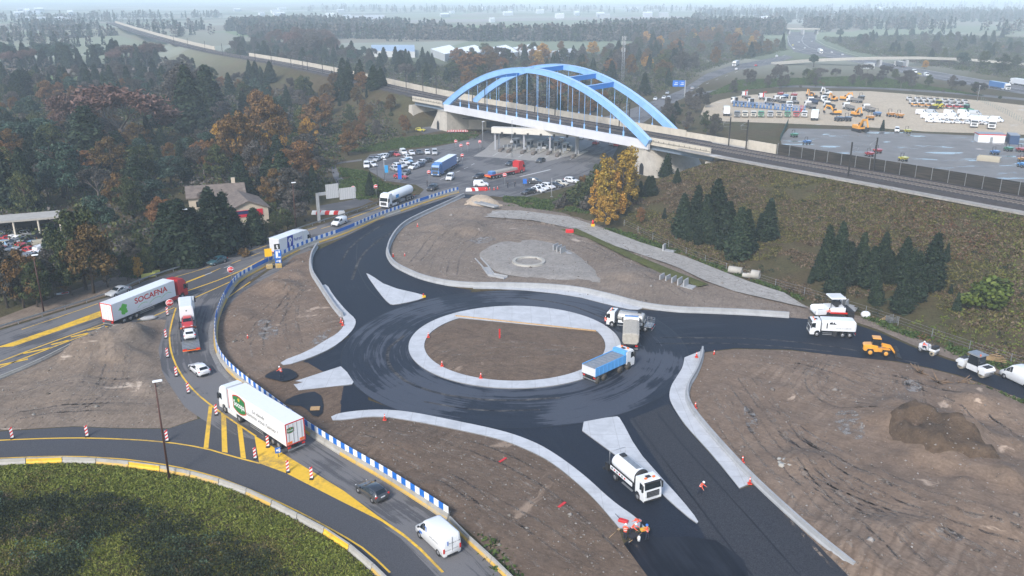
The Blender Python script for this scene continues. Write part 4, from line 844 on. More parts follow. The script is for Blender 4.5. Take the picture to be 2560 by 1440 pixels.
def house(cx, cy, rz, L, W, eave, ridge, desc, place, wins=3, sign=False, chim=True):
    r = thing('house', desc, place, 'house', (cx, cy, 0), rz)
    b = MB(); b.bx(-L / 2, L / 2, -W / 2, W / 2, -.3, eave); b.add([(-L / 2, -W / 2, eave), (-L / 2, W / 2, eave), (-L / 2, 0, ridge), (L / 2, -W / 2, eave), (L / 2, W / 2, eave), (L / 2, 0, ridge)], [(0, 2, 1), (3, 4, 5)]); b.build('wall', M_RENDER, r)
    b = MB(); o = .5; k = (ridge - eave) / (W / 2)
    for s in (1, -1):
        e = [(-L / 2 - o, s * (W / 2 + o), eave - o * k), (L / 2 + o, s * (W / 2 + o), eave - o * k), (L / 2 + o, 0, ridge + .02), (-L / 2 - o, 0, ridge + .02)]
        b.add(e + [(x, y, z + .22) for x, y, z in e], [(0, 1, 2, 3), (7, 6, 5, 4), (0, 4, 5, 1), (1, 5, 6, 2), (2, 6, 7, 3), (3, 7, 4, 0)])
    rf = b.build('roof', M_TILE, r)
    if chim: b = MB(); b.bx(L * .3, L * .3 + .9, .3, 1.2, ridge - 1, ridge + 1.4); b.build('chimney', M_RENDER, rf)
    for i in range(wins):
        for s in (1, -1):
            x = -L / 2 + L * (i + .5) / wins; b = MB(); b.bx(x - .5, x + .5, s * (W / 2 - .02), s * (W / 2 + .03), eave - 2.4, eave - 1) if s > 0 else b.bx(x - .5, x + .5, -W / 2 - .03, -W / 2 + .02, eave - 2.4, eave - 1); f = b.build('window', M_GLASS, r)
    return r
h1 = G(545, 528); house(h1[0], h1[1], R(20), 13, 9, 4.8, 6.6, 'beige house with shallow hipped tile roof and chimney', 'behind the conical trees')
h2 = G(612, 550); hs = house(h2[0], h2[1], R(-62), 12, 9, 4.0, 5.8, 'low beige shop with tiled roof and red sign', 'behind the lone parked road bend', 3, chim=False)
b = MB(); b.bx(6.03, 6.12, -3.2, 3.2, 2.2, 3.8, 0); b.bx(6.125, 6.14, -3.0, 1.0, 2.9, 3.7, 1); b.build('shop_sign', [plain('sign red', (.55, .02, .04), .4), plain('sign navy', (.02, .03, .1), .4)], hs)
sh = thing('carport', 'flat beige roofed open shelter on concrete posts', 'above the scrapyard cars', 'shelter', px=80)
a = Vector((*G(-60, 612), 0)); c = Vector((*G(160, 592), 0)); b = MB(); b.sweep([tuple(a), tuple(c)], [(-.2, 4.3), (7, 4.3), (7, 4.55), (-.2, 4.7)]); b.build('roof', M_CONC_OLD, sh)
for k in (.05, .45, .73, .98): p = a.lerp(c, k); b = MB(); b.bx(p.x - .16, p.x + .16, p.y, p.y + .35, 0, 4.28); b.build('post', M_CONC_BEIGE, sh)
b = MB(); b.sweep([tuple(a + Vector((0, 6.9, 0))), tuple(c + Vector((0, 6.9, 0)))], [(-.1, 0), (.1, 0), (.1, 4.28), (-.1, 4.28)]); b.build('back_wall', M_DARK, sh)
# toll office behind the girder
q = Vector((*G(1265, 325), 0)); r = thing('toll_office', 'low flat roofed office with glazed front', 'behind the bridge girder and toll canopy', 'office', tuple(q), R(-8))
b = MB(); b.bx(-16, 16, 0, 12, 0, 4.2); b.build('wall', M_CONC_BEIGE, r); b = MB(); b.bx(-22, 17, -2, 13, 4.2, 4.8); b.build('roof', plain('grey bitumen roof', (.09, .09, .095), .8), r)
b = MB(); b.bx(-8, 4, -.04, .02, .8, 3.4); b.build('window', M_GLASS, r); b = MB(); b.bx(6, 8, -.05, .02, 0, 3); b.build('door', M_WHITE, r)
# site hut and container of the grey yard
def hut(px, rz, L, W, H, m, desc, place, name='site_hut', cat='hut', roofm=None):
    r = thing(name, desc, place, cat, (*G(*px), .04), rz); b = MB(); b.bx(-L / 2, L / 2, -W / 2, W / 2, 0, H); b.build('wall', m, r)
    b = MB(); b.bx(-L / 2 - .1, L / 2 + .1, -W / 2 - .1, W / 2 + .1, H, H + .12, 0); b.bx(-L / 2 - .11, L / 2 + .11, -W / 2 - .11, W / 2 + .11, H - .3, H - .02, 1); b.build('roof', [roofm or plain('grey sheet roof', (.22, .24, .27), .5), M_REDW if name == 'site_hut' else m], r)
    b = MB(); b.bx(-.5, .5, -W / 2 - .04, -W / 2 - .01, 0, 2); b.build('door', M_STEEL, r); return r
hut((2472, 354), R(-12), 9, 5, 3, M_WHITE, 'white site hut with red roof trim', 'on the grey asphalt yard')
hut((2530, 358), R(70), 7, 3, 3.2, plain('navy container', (.02, .05, .12), .5), 'dark navy shipping container', 'beside the white site hut', 'shipping_container', 'container')
hut((2172, 172), R(5), 6, 5, 4.2, M_WALLP, 'small pale cabin', 'beside the overpass in the scrub', 'site_cabin', 'cabin')
# far bridges of the motorway
def overpass(pxs, z, w, desc, place, piers):
    P = [(*G(p[0], p[1], p[2] if len(p) > 2 else z), p[2] if len(p) > 2 else z) for p in pxs]; r = thing('overpass', desc, place, 'overpass', px=np.mean([p[0] for p in pxs]))
    b = MB(); b.sweep(P, [(-w / 2, -.7), (w / 2, -.7), (w / 2, .8), (w / 2 - .25, .8), (w / 2 - .25, 0), (-w / 2 + .25, 0), (-w / 2 + .25, .8), (-w / 2, .8)]); b.build('deck', M_CONC_OLD, r)
    for p, zz in piers:
        x, y = G(*p, z); b = MB(); b.bx(x - .9, x + .9, y - w * .35, y + w * .35, -.5, z - 1.1); b.build('pier', M_CONC_W, r)
overpass([(1965, 72), (2000, 72), (2046, 72)], 7, 16, 'concrete overpass', 'across the motorway at the far end', [((2007, 73), 0), ((1972, 72), 0), ((2042, 72), 0)])
overpass([(1935, 159, 1.2), (2030, 151, 3), (2120, 147.5, 5), (2200, 145.5, 5.6), (2305, 145, 5.6), (2420, 149, 4), (2570, 162, 1.2)], 5.6, 8.5, 'long slender concrete overpass', 'carrying the ramp across the motorway', [((2200, 146), 0), ((2266, 146), 0)])
# lattice tower
tx, ty = G(1556, 206); tw = thing('lattice_mast', 'tall grey lattice telecom mast with antennas', 'among the trees behind the arches', 'mast', (tx, ty, 0))
b = MB(); H = 27
for s in range(4):
    a = s * math.pi / 2 + .6; b.cyl((1.3 * math.cos(a), 1.3 * math.sin(a), 0), (.7 * math.cos(a), .7 * math.sin(a), H), .14, .1, 5)
for k in range(13):
    z0, z1 = k * H / 13, (k + 1) * H / 13
    for s in range(4):
        a, c = s * math.pi / 2 + .6, (s + 1) * math.pi / 2 + .6; r0 = 1.3 - .6 * z0 / H; r1 = 1.3 - .6 * z1 / H
        b.cyl((r0 * math.cos(a), r0 * math.sin(a), z0), (r1 * math.cos(c), r1 * math.sin(c), z1), .07, n=4); b.cyl((r1 * math.cos(a), r1 * math.sin(a), z1), (r1 * math.cos(c), r1 * math.sin(c), z1), .06, n=4)
b.build('lattice', M_STEEL, tw)
for z in (26.5, 23.5, 19.5):
    for s in range(3):
        a = s * 2.1 + z; q = MB(); q.bx(1.2 * math.cos(a) - .18, 1.2 * math.cos(a) + .18, 1.2 * math.sin(a) - .18, 1.2 * math.sin(a) + .18, z - 1.2, z + 1); q.build('antenna', M_WALLP, tw)
# ================================================================== vehicles
VM = [None, M_GLASS, M_BLACK, M_RIM, M_HEADL, M_RED_L, paint('lorry white', (.74, .75, .76), .42), M_DARK, M_STEEL, M_ORANGE, None, M_TYREDUST, M_YEL, M_GIRD]
PNT, GLS, TYR, RIM, HED, RED, WHI, DRK, STL, ORA, PN2, DTY, YLW, GRY = range(14)
class Rig:
    """collects the parts of one machine; builds them as children, or as one mesh when it stands far away"""
    def __init__(s, p1, p2=None): s.parts = []; s.p1 = p1; s.p2 = p2 or p1
    def new(s, name, sub=None): b = MB(); s.parts.append((name, b, sub)); return b
    def mats(s, b):
        L = [s.p1 if i == 0 else s.p2 if i == 10 else m for i, m in enumerate(VM)]
        used = sorted(set(b.m)); mp = {u: i for i, u in enumerate(used)}; b.m = [mp[k] for k in b.m]; return [L[u] for u in used]
    def build(s, name, single=False):
        if single:
            a = MB()
            for n, b, _ in s.parts:
                o = len(a.v); a.v += b.v; a.f += [[k + o for k in f] for f in b.f]; a.m += b.m; a.sm += b.sm
            return a.build(name, s.mats(a))
        r = link(name, None); made = {}
        for n, b, sub in s.parts:
            if not b.f: continue
            o = b.build(n, s.mats(b), made.get(sub, r)); made[n] = o
        return r
PAINTS = dict(white=(.72, .73, .74), black=(.012, .013, .016), dark=(.022, .03, .042), navy=(.02, .04, .09), grey=(.14, .15, .165), silver=(.42, .44, .46), red=(.48, .018, .022), blue=(.05, .17, .42), teal=(.012, .07, .09), beige=(.45, .4, .3), yellow=(.62, .55, .05), brown=(.1, .06, .04), skyblue=(.10, .36, .72), orange=(.75, .33, .03), green=(.03, .24, .11), lightblue=(.25, .42, .6), cream=(.6, .57, .48))
def P_(c): return paint(c, PAINTS[c])
def bil(a, b, c, d, u, v): return (a * (1 - u) + b * u) * (1 - v) + (d * (1 - u) + c * u) * v
def pane(mb, a, b, c, d, ins, m=GLS, off=.012):
    a, b, c, d = map(Vector, (a, b, c, d)); n = (b - a).cross(d - a); n.normalize(); u0, u1, v0, v1 = ins
    mb.add([tuple(bil(a, b, c, d, u, v) + n * off) for u, v in ((u0, v0), (u1, v0), (u1, v1), (u0, v1))], [(0, 1, 2, 3)], m)
#            x     zb   zs    zt    w    wt
CARS = {
 'hatchback': ([(2.1, .34, .5, .6, .62, .5), (2.0, .22, .62, .72, .82, .68), (1.25, .2, .8, .92, .88, .72), (.85, .2, .88, .99, .89, .72), (.05, .2, .93, 1.4, .89, .6), (-.7, .2, .95, 1.47, .89, .6), (-1.5, .2, .98, 1.38, .88, .57), (-1.98, .26, .93, 1.02, .84, .64), (-2.1, .34, .66, .86, .76, .62)], 1.32, -1.3, .32),
 'estate': ([(2.25, .34, .5, .6, .62, .5), (2.15, .22, .62, .72, .82, .68), (1.3, .2, .8, .9, .9, .74), (.9, .2, .88, .97, .9, .74), (.15, .2, .93, 1.38, .9, .6), (-.7, .2, .95, 1.45, .9, .61), (-1.75, .2, .98, 1.38, .89, .58), (-2.1, .26, .93, 1.04, .86, .66), (-2.25, .34, .66, .86, .78, .62)], 1.4, -1.4, .32),
 'suv': ([(2.2, .42, .62, .74, .66, .56), (2.08, .28, .76, .88, .88, .74), (1.3, .27, .98, 1.07, .93, .78), (.95, .27, 1.03, 1.12, .93, .76), (.3, .27, 1.07, 1.58, .93, .66), (-.6, .27, 1.09, 1.67, .93, .66), (-1.75, .27, 1.12, 1.58, .92, .62), (-2.08, .32, 1.05, 1.14, .9, .7), (-2.2, .42, .78, .98, .82, .66)], 1.38, -1.38, .36),
 'saloon': ([(2.3, .34, .5, .6, .62, .5), (2.2, .22, .62, .72, .84, .7), (1.3, .2, .8, .92, .9, .74), (.95, .2, .88, .98, .9, .74), (.2, .2, .93, 1.37, .9, .6), (-.5, .2, .95, 1.44, .9, .6), (-1.15, .2, .97, 1.36, .9, .57), (-1.7, .22, .96, 1.04, .88, .7), (-2.3, .34, .8, .92, .8, .66)], 1.42, -1.38, .32),
 'small_van': ([(2.1, .36, .56, .68, .64, .54), (2.0, .24, .7, .82, .85, .72), (1.5, .22, .95, 1.08, .9, .78), (1.2, .22, 1.02, 1.14, .9, .78), (.5, .22, 1.08, 1.74, .9, .72), (-.2, .22, 1.1, 1.84, .9, .74), (-2.0, .22, 1.1, 1.82, .9, .74), (-2.12, .26, 1.08, 1.7, .88, .72), (-2.18, .34, .7, 1.0, .84, .7)], 1.35, -1.35, .33),
 'van': ([(2.75, .4, .62, .78, .74, .66), (2.62, .26, .86, 1.0, .95, .82), (2.1, .25, 1.15, 1.32, 1.0, .86), (1.85, .25, 1.25, 1.42, 1.01, .86), (1.0, .25, 1.35, 2.38, 1.02, .86), (.6, .25, 1.4, 2.5, 1.02, .88), (-2.6, .25, 1.4, 2.5, 1.02, .88), (-2.72, .27, 1.35, 2.4, 1.01, .86), (-2.76, .36, .7, 1.3, .98, .86)], 1.75, -1.75, .36)}
def car_rig(kindn, p, far=False, mirrors=True):
    st, xf, xr, wr = CARS[kindn]; rig = Rig(p); rings = []
    for x, zb, zs, zt, w, wt in st:
        rings.append([(x, -w * .9, zb), (x, w * .9, zb), (x, w, zb + .16), (x, w, zs), (x, wt + .02, zt - .05), (x, wt * .8, zt), (x, -wt * .8, zt), (x, -wt - .02, zt - .05), (x, -w, zs), (x, -w, zb + .16)])
    b = rig.new('body'); b.loft(rings[::-1], PNT, True, not far)
    van = kindn in ('small_van', 'van')
    S = lambda i, s: (Vector((st[i][0], s * st[i][4], st[i][2])), Vector((st[i][0], s * (st[i][5] + .02), st[i][3] - .05)))
    T = lambda i, s: Vector((st[i][0], s * (st[i][5]), st[i][3] - .02))
    g = rig.new('window'); pane(g, T(3, 1), T(3, -1), T(4, -1), T(4, 1), (.02, .98, .05, .93), off=.03) if False else pane(g, T(3, -1), T(3, 1), T(4, 1), T(4, -1), (.02, .98, .06, .95), off=.03)
    g = rig.new('window'); pane(g, T(7, 1), T(7, -1), T(6, -1), T(6, 1), (.04, .96, .12 if not van else .02, .9), off=.03) if kindn != 'van' else None
    for s in (1, -1):
        g = rig.new('window')
        segs = [(3, 4, (.28, .97, .06, .66)), (4, 5, (.03, .95, .06, .9)), (5, 6, (.05, .9, .06, .88))]
        if van: segs = [(3, 4, (.3, .98, .06, .8)), (4, 5, (.05, .95, .06, .8))]
        for i, k, (u0, u1, v0, v1) in segs:
            (a, d), (bb, c) = S(i, s), S(k, s)
            if s > 0: pane(g, a, bb, c, d, (u0, u1, v0, v1), off=-.012 if False else .014)
            else: pane(g, bb, a, d, c, (1 - u1, 1 - u0, v0, v1), off=.014)
        if not far and mirrors: m = rig.new('mirror'); x = st[3][0] - .12; y = s * (st[3][4] + .1); z = st[3][2] + .08; m.bx(x - .08, x + .05, y - .1, y + .1, z - .02, z + .14, DRK)
    # wheels, lamps, plate
    w = st[3][4]
    for x in (xf, xr):
        for s in (1, -1):
            m = rig.new('wheel'); m.cyl((x, s * (w - .2), wr + .02), (x, s * (w + .004), wr + .02), wr + .07, wr + .07, 12, DRK); m.wheel(x, s * (w + .012), wr, .2, TYR, RIM, 10 if far else 16)
    f0, f1, r0, r1 = st[0], st[1], st[-1], st[-2]
    for s in (1, -1):
        m = rig.new('headlight'); y = s * f1[4] * .7; m.bx(f1[0] - .12, f1[0] + .045, y - .16, y + .16, f1[2] - .06, f1[2] + .07, HED)
        m = rig.new('taillight'); y = s * (r1[4] - .1)
        if van: m.bx(r1[0] - .06, r1[0] + .03, y - .07, y + .1, .75, 1.25, RED)
        else: m.bx(r1[0] - .06, r1[0] + .1, y - .17, y + .105, r1[2] - .16, r1[2] + .02, RED)
    m = rig.new('bumper'); m.bx(f0[0] - .06, f0[0] + .03, -.5, .5, f0[1] - .06, f0[1] + .12, DRK); m.bx(r0[0] - .03, r0[0] + .06, -.6, .6, r0[1] - .08, r0[1] + .1, DRK)
    if not far: m = rig.new('number_plate'); m.bx(r0[0] - .035, r0[0], -.26, .26, .72 if not van else .62, .84 if not van else .74, WHI)
    return rig
def scribble(b, o, ux, L, h, m=DRK, d=.012, seed=1):
    """a line of lettering too small to read in the photograph: broken strokes only"""
    r = random.Random(seed); o = Vector(o); ux = Vector(ux); n = ux.cross(Vector((0, 0, 1))); x = 0
    while x < L:
        w = r.uniform(.3, .8) * h; a = o + ux * x + n * d; k = h * r.uniform(.55, 1)
        for p, q in ((0, .25), (.75, 1)) if r.random() < .6 else ((0, 1),): b.add([tuple(a + ux * w * p), tuple(a + ux * w * q), tuple(a + ux * w * q + Vector((0, 0, k))), tuple(a + ux * w * p + Vector((0, 0, k)))], [(0, 1, 2, 3)], m)
        x += w + h * .25
_CARC = {}
def car(kindn, colour, px, py, hx, hy, place, far=False, name=None, desc=None, group=None, s=1.0, z=.024, dark_roof=None):
    """a car whose middle stands on the ground seen at px, py and whose nose points along (hx, hy) of the photograph"""
    key = (kindn, colour, far)
    if key in _CARC: o = copy_tree(_CARC[key])
    else: o = _CARC[key] = car_rig(kindn, P_(colour), far).build({'small_van': 'small_van', 'van': 'van'}.get(kindn, 'car'), far)
    a = Vector(G(px - hx * 4, py - hy * 4, z)); c = Vector(G(px + hx * 4, py + hy * 4, z)); d = c - a
    o.location = (*((a + c) / 2), z); o.rotation_euler = (0, 0, math.atan2(d.y, d.x)); o.scale = (s, s, s)
    nice = {'suv': 'SUV', 'small_van': 'small van', 'van': 'panel van'}.get(kindn, kindn); cn = {'dark': 'dark', 'lightblue': 'pale blue', 'skyblue': 'sky blue'}.get(colour, colour)
    note(o, desc or f'{cn} {nice}', place, 'van' if 'van' in kindn else 'car', group)
    return o
# near traffic
car('hatchback', 'white', 508, 938, -26, -21, 'driving up the slip road behind the car transporter', desc='white hatchback')
car('hatchback', 'dark', 942, 1246, -37, -26, 'on the slip road above the yellow wedge', desc='dark blue hatchback')
car('hatchback', 'teal', 537, 661, -28, 9, 'on the old road near the dark conifers', desc='small dark teal car')
car('saloon', 'silver', 290, 738, -30, 11, 'half hidden behind the red cabbed lorry', desc='silver car')
car('small_van', 'white', 838, 566, -30, 12, 'on the old road right of the small white lorry', desc='white family van')
def lettered_van():
    rig = car_rig('van', P_('white'))
    b = rig.new('lettering'); b.bx(.3, .42, 1.03, 1.045, 1.55, 2.05, PN2); b.bx(.3, .62, 1.03, 1.045, 1.98, 2.06, PN2)
    scribble(b, (-.3, 1.02, 1.3), (-1, 0, 0), 1.5, .17); scribble(b, (.6, 1.01, .72), (-1, 0, 0), 1.0, .1, GRY); b.bx(1.2, 1.7, 1.015, 1.03, .75, 1.0, PN2)
    b.bx(-2.79, -2.775, .45, .55, 1.5, 1.95, PN2); scribble(b, (-2.76, .35, 1.6), (0, -1, 0), 1.1, .12, d=.03); scribble(b, (-2.76, .8, .95), (0, -1, 0), .6, .1, d=.03); scribble(b, (-2.76, -.1, .95), (0, -1, 0), .6, .08, d=.03)
    for s in (.02,): g = rig.new('door_seam'); g.bx(-2.79, -2.765, -.012, .012, .6, 2.3, DRK)
    rig.p2 = M_BLUE_S; return rig.build('van')
v = lettered_van(); a, c = Vector(G(1117, 1380)), Vector(G(1071, 1337)); v.location = (*((a + c) / 2), .024); v.rotation_euler = (0, 0, math.atan2(c.y - a.y, c.x - a.x)); note(v, 'tall white panel van with blue lettering', 'on the slip road at the bottom edge', 'van')
# ------------------------------------------------------------------ lorries
def cab(rig, xf, low=False, w=1.23, beacon=False, visor=True, m=PNT):
    H = 2.95 if low else 3.75
    b = rig.new('cab')
    pr = [(xf, .45), (xf + .02, 1.2), (xf - .1, 2.05), (xf - .22, 2.72)] + ([(xf - .42, 2.93), (xf - 1.85, 2.98)] if low else [(xf - .55, 3.45), (xf - .95, 3.75), (xf - 2.2, 3.85)])
    xb = pr[-1][0]; pr += [(xb, .95), (xf - 1.78, .95), (xf - 1.7, 1.15), (xf - 1.5, 1.25), (xf - 1.1, 1.2), (xf - .82, .9), (xf - .8, .45)]
    ins = [(x * 1, z) for x, z in pr]; cx = xf - 1; cz = 1.8
    sm_ = [(cx + (x - cx) * .955, cz + (z - cz) * .965) for x, z in pr]
    # the four rings of the cab shell
    a = sum(pr[i][0] * pr[(i + 1) % len(pr)][1] - pr[(i + 1) % len(pr)][0] * pr[i][1] for i in range(len(pr)))
    if a < 0: pr = pr[::-1]; sm_ = sm_[::-1]
    b.loft([[(x, yy, z) for x, z in q] for yy, q in ((w, sm_), (w - .1, pr), (-w + .1, pr), (-w, sm_))], m)
    g = rig.new('windscreen'); pane(g, (xf - .07, -w + .12, 1.95), (xf - .07, w - .12, 1.95), (xf - .225, w - .16, 2.74), (xf - .225, -w + .16, 2.74), (0, 1, 0, 1), GLS, .03)
    for s in (1, -1):
        g = rig.new('side_window'); q = [(xf - .22, s * (w + .008), 1.85), (xf - .95, s * (w + .008), 1.72), (xf - .95, s * (w + .008), 2.62), (xf - .36, s * (w + .008), 2.62)]
        g.add(q if s < 0 else q, [(3, 2, 1, 0) if s < 0 else (0, 1, 2, 3)], GLS)
        mr = rig.new('mirror'); mr.bx(xf - .28, xf - .1, s * (w + .12) - .1, s * (w + .12) + .1, 1.75, 2.55, DRK)
        h = rig.new('headlight'); h.bx(xf - .03, xf + .05, s * (w - .3) - .2, s * (w - .3) + .2, .68, .92, HED)
    gr = rig.new('grille'); gr.bx(xf - .02, xf + .045, -.85, .85, .98, 1.72, DRK); gr.bx(xf - .05, xf + .05, -w + .05, w - .05, .42, .62, DRK)
    for i in range(4): gr.bx(xf + .045, xf + .055, -.8, .8, 1.05 + i * .17, 1.09 + i * .17, STL)
    if visor: v = rig.new('sun_visor'); v.bx(xf - .26, xf - .02, -w + .1, w - .1, 2.74, 2.86, DRK)
    if beacon:
        q = rig.new('beacon'); q.bx(xf - .9, xf - .7, -.7, -.4, H, H + .16, ORA); q = rig.new('beacon'); q.bx(xf - .9, xf - .7, .4, .7, H, H + .16, ORA)
        q = rig.new('roof_hatch'); q.bx(xf - 1.4, xf - .9, -.3, .3, H + .02, H + .06, DRK)
def wheels(rig, xs, y=1.22, r=.5, w=.32, dusty=False, dual=()):
    for x in xs:
        for s in (1, -1):
            b = rig.new('wheel'); ww = .56 if x in dual else w; b.wheel(x, s * y, r, ww, DTY if dusty else TYR, DTY if dusty else RIM, 16)
def chassis(rig, x0, x1, z=.95):
    b = rig.new('chassis'); b.bx(x0, x1, -.45, -.3, z - .25, z, DRK); b.bx(x0, x1, .3, .45, z - .25, z, DRK)
    for i in range(int((x1 - x0) / 1.5)): b.bx(x0 + i * 1.5, x0 + i * 1.5 + .1, -.3, .3, z - .22, z - .03, DRK)
def rear_lights(rig, x, y=.95, z=.85):
    for s in (1, -1): b = rig.new('taillight'); b.bx(x - .06, x, s * y - .2, s * y + .2, z - .09, z + .09, RED)
    b = rig.new('bumper'); b.bx(x - .05, x + .05, -1.15, 1.15, .45, .6, STL)
def tractor(rig, xf, w=1.23, fair=True, m=PNT, deflect=True):
    cab(rig, xf, False, w, m=m); wheels(rig, (xf - 1.4,)); wheels(rig, (xf - 5.1,), dual=(xf - 5.1,)); chassis(rig, xf - 6, xf - 2.2)
    for s in (1, -1):
        b = rig.new('side_skirt'); b.bx(xf - 4.5, xf - 2.25, s * 1.2 - .05, s * 1.2 + .05, .45, 1.05, m if fair else DRK)
def box_trailer(rig, x0, x1, z1=4.0, m=WHI, frame=None, zf=1.12, axles=(2.0, 3.3, 4.6), guards=True):
    b = rig.new('trailer_box'); b.bx(x0, x1, -1.27, 1.27, zf, z1, m, .035)
    if frame is not None:
        f = rig.new('door_frame')
        for y0, y1, za, zb in ((-1.28, -1.16, zf, z1), (1.16, 1.28, zf, z1), (-1.16, 1.16, z1 - .14, z1), (-1.16, 1.16, zf, zf + .1)): f.bx(x0 - .03, x0 - .005, y0, y1, za, zb, frame)
    for s in (1, -1):
        d = rig.new('rear_door'); d.bx(x0 - .02, x0 + .002, min(s * .03, s * 1.14), max(s * .03, s * 1.14), zf + .12, z1 - .16, m)
        d.bx(x0 - .05, x0 - .02, s * .25 - .02, s * .25 + .02, zf + .15, z1 - .2, STL); d.bx(x0 - .05, x0 - .02, s * .85 - .02, s * .85 + .02, zf + .15, z1 - .2, STL)
        if guards:
            g = rig.new('side_guard'); g.bx(x0 + 5.5, x0 + 8.6, s * 1.2 - .02, s * 1.2 + .02, .55, .65, STL); g.bx(x0 + 5.5, x0 + 8.6, s * 1.2 - .02, s * 1.2 + .02, .8, .9, STL)
    rear_lights(rig, x0); chassis(rig, x0 + .2, x1 - .6, 1.1); wheels(rig, [x0 + a for a in axles], 1.25, .5, .38)
    b = rig.new('mudguard'); b.bx(x0 + axles[0] - .8, x0 + axles[-1] + .8, -1.2, 1.2, 1.02, 1.1, DRK)
def outline(rig, name, pts, o, ux, uz, m, d=.01, sub=None):
    b = rig.new(name, sub); o = Vector(o); ux = Vector(ux); uz = Vector(uz); n = ux.cross(uz)
    t = delaunay_2d_cdt([Vector(p) for p in pts], [], [list(range(len(pts)))], 1, 1e-6)
    b.add([tuple(o + ux * v.x + uz * v.y + n * d) for v in t[0]], t[2], m); return b
def place(o, front, rear, z, desc, plc, cat, group=None, zg=.024):
    """set a machine by the middle of its nose and tail as seen at height z"""
    a, c = Vector(G(*rear, z)), Vector(G(*front, z)); m = (a + c) / 2; o.location = (m.x, m.y, zg); o.rotation_euler = (0, 0, math.atan2(c.y - a.y, c.x - a.x)); note(o, desc, plc, cat, group); return o
FRANCE = [(.0, .55), (.12, .62), (.18, .74), (.30, .72), (.38, .86), (.50, 1.0), (.60, .93), (.72, .86), (.9, .78), (.86, .6), (.78, .5), (.86, .42), (.84, .3), (.92, .2), (.8, .1), (.66, .13), (.58, .02), (.44, .05), (.28, .12), (.27, .3), (.3, .42), (.2, .5)]
# the red cabbed lorry
rig = Rig(P_('red'), plain('leaf green print', (.1, .45, .05), .5)); tractor(rig, 8.25); box_trailer(rig, -8.25, 5.35, 4.0, WHI, RED, axles=(2.1, 3.4, 4.7))
outline(rig, 'map_emblem', [(x * 2.1, z * 2.0) for x, z in FRANCE], (-7.1, -1.275, 1.5), (1, 0, 0), (0, 0, 1), PN2)
b = rig.new('lettering'); b.text('SOCAFNA', .95, (-3.6, -1.275, 2.6), (1, 0, 0), (0, 0, 1), RED, .01, .02, 7.2)
for x0, k in ((-3.2, 2.2), (-.6, 2.6), (2, 2.4)):
    outline(rig, 'swoosh', [(x0 + k * i / 8, .55 * math.sin(math.pi * i / 10)) for i in range(9)] + [(x0 + k * i / 8, .55 * math.sin(math.pi * i / 10) - .06) for i in range(8, -1, -1)], (0, -1.275, 1.75), (1, 0, 0), (0, 0, 1), PN2)
b = rig.new('lettering'); scribble(b, (-3.4, -1.275, 1.35), (1, 0, 0), 3.2, .13, STL)
T1 = rig.build('articulated_lorry'); a, c = Vector(G(263, 759.5, 4)), Vector(G(412, 702, 4)); d = (c - a).normalized(); m = a + d * 8.25; T1.location = (m.x, m.y, .02); T1.rotation_euler = (0, 0, math.atan2(d.y, d.x)); note(T1, 'red cabbed lorry with white lettered trailer and green map', 'on the old road', 'lorry')
# the white meat lorry
GREEN = plain('deep green print', (.012, .16, .045), .5)
rig = Rig(P_('white'), GREEN); tractor(rig, 8.25); box_trailer(rig, -8.25, 5.35, 4.0, WHI, RED)
def shield(o, ux, k, s):
    def sh(w, h): return [(-w, -h * .62), (-w * .97, h * .72)] + [(-w + 2 * w * i / 8, h * (.72 + .28 * math.sin(math.pi * i / 8))) for i in range(1, 8)] + [(w * .97, h * .72), (w, -h * .62)] + [(w - 2 * w * i / 8, -h * (.62 + .38 * math.sin(math.pi * i / 8))) for i in range(1, 8)]
    outline(rig, 'emblem', sh(1.62 * k, 1.28 * k), o, ux, (0, 0, 1), RED, .008); outline(rig, 'emblem_face', sh(1.5 * k, 1.15 * k), o, ux, (0, 0, 1), PN2, .013)
    u = Vector(ux); b = rig.new('emblem_word'); b.text('Socopa', .8 * k, Vector(o) - u * 1.36 * k - Vector((0, 0, .35 * k)), ux, (0, 0, 1), WHI, .02, .025, 2.72 * k)
    fl = []
    for i in range(20): r = .3 if i % 4 in (1, 2) else .17; fl.append((r * k * math.cos(i * math.pi / 10), r * k * math.sin(i * math.pi / 10)))
    outline(rig, 'emblem_flower', fl, Vector(o) + Vector((0, 0, .72 * k)), ux, (0, 0, 1), YLW, .02)
shield((2.6, 1.275, 2.62), (-1, 0, 0), 1.0, 1); shield((-8.275, .62, 3.05), (0, -1, 0), .3, 1)
b = rig.new('lettering'); b.text('La viande', .5, (-.6, 1.275, 2.75), (-1, 0, 0), (0, 0, 1), DRK, .01, 0, 2.9, .25); b.text("comme vous l'aimez !", .5, (.9, 1.275, 2.0), (-1, 0, 0), (0, 0, 1), DRK, .01, 0, 7.4, .25)
for s in (1, -1): b = rig.new('hazard_plate'); b.bx(-8.3, -8.27, s * .8 - .3, s * .8 + .3, 1.3, 1.6, ORA)
b = rig.new('marker_strip'); b.bx(5.28, 5.35, 1.272, 1.285, 1.3, 3.9, RED)
T2 = rig.build('articulated_lorry'); a, c = Vector(G(735.5, 1053, 4)), Vector(G(592, 964.5, 4)); d = (c - a).normalized(); m = a + d * 8.25; T2.location = (m.x, m.y, .02); T2.rotation_euler = (0, 0, math.atan2(d.y, d.x)); note(T2, 'long white lorry with green shield emblem', 'on the slip road above the yellow stripes', 'lorry')
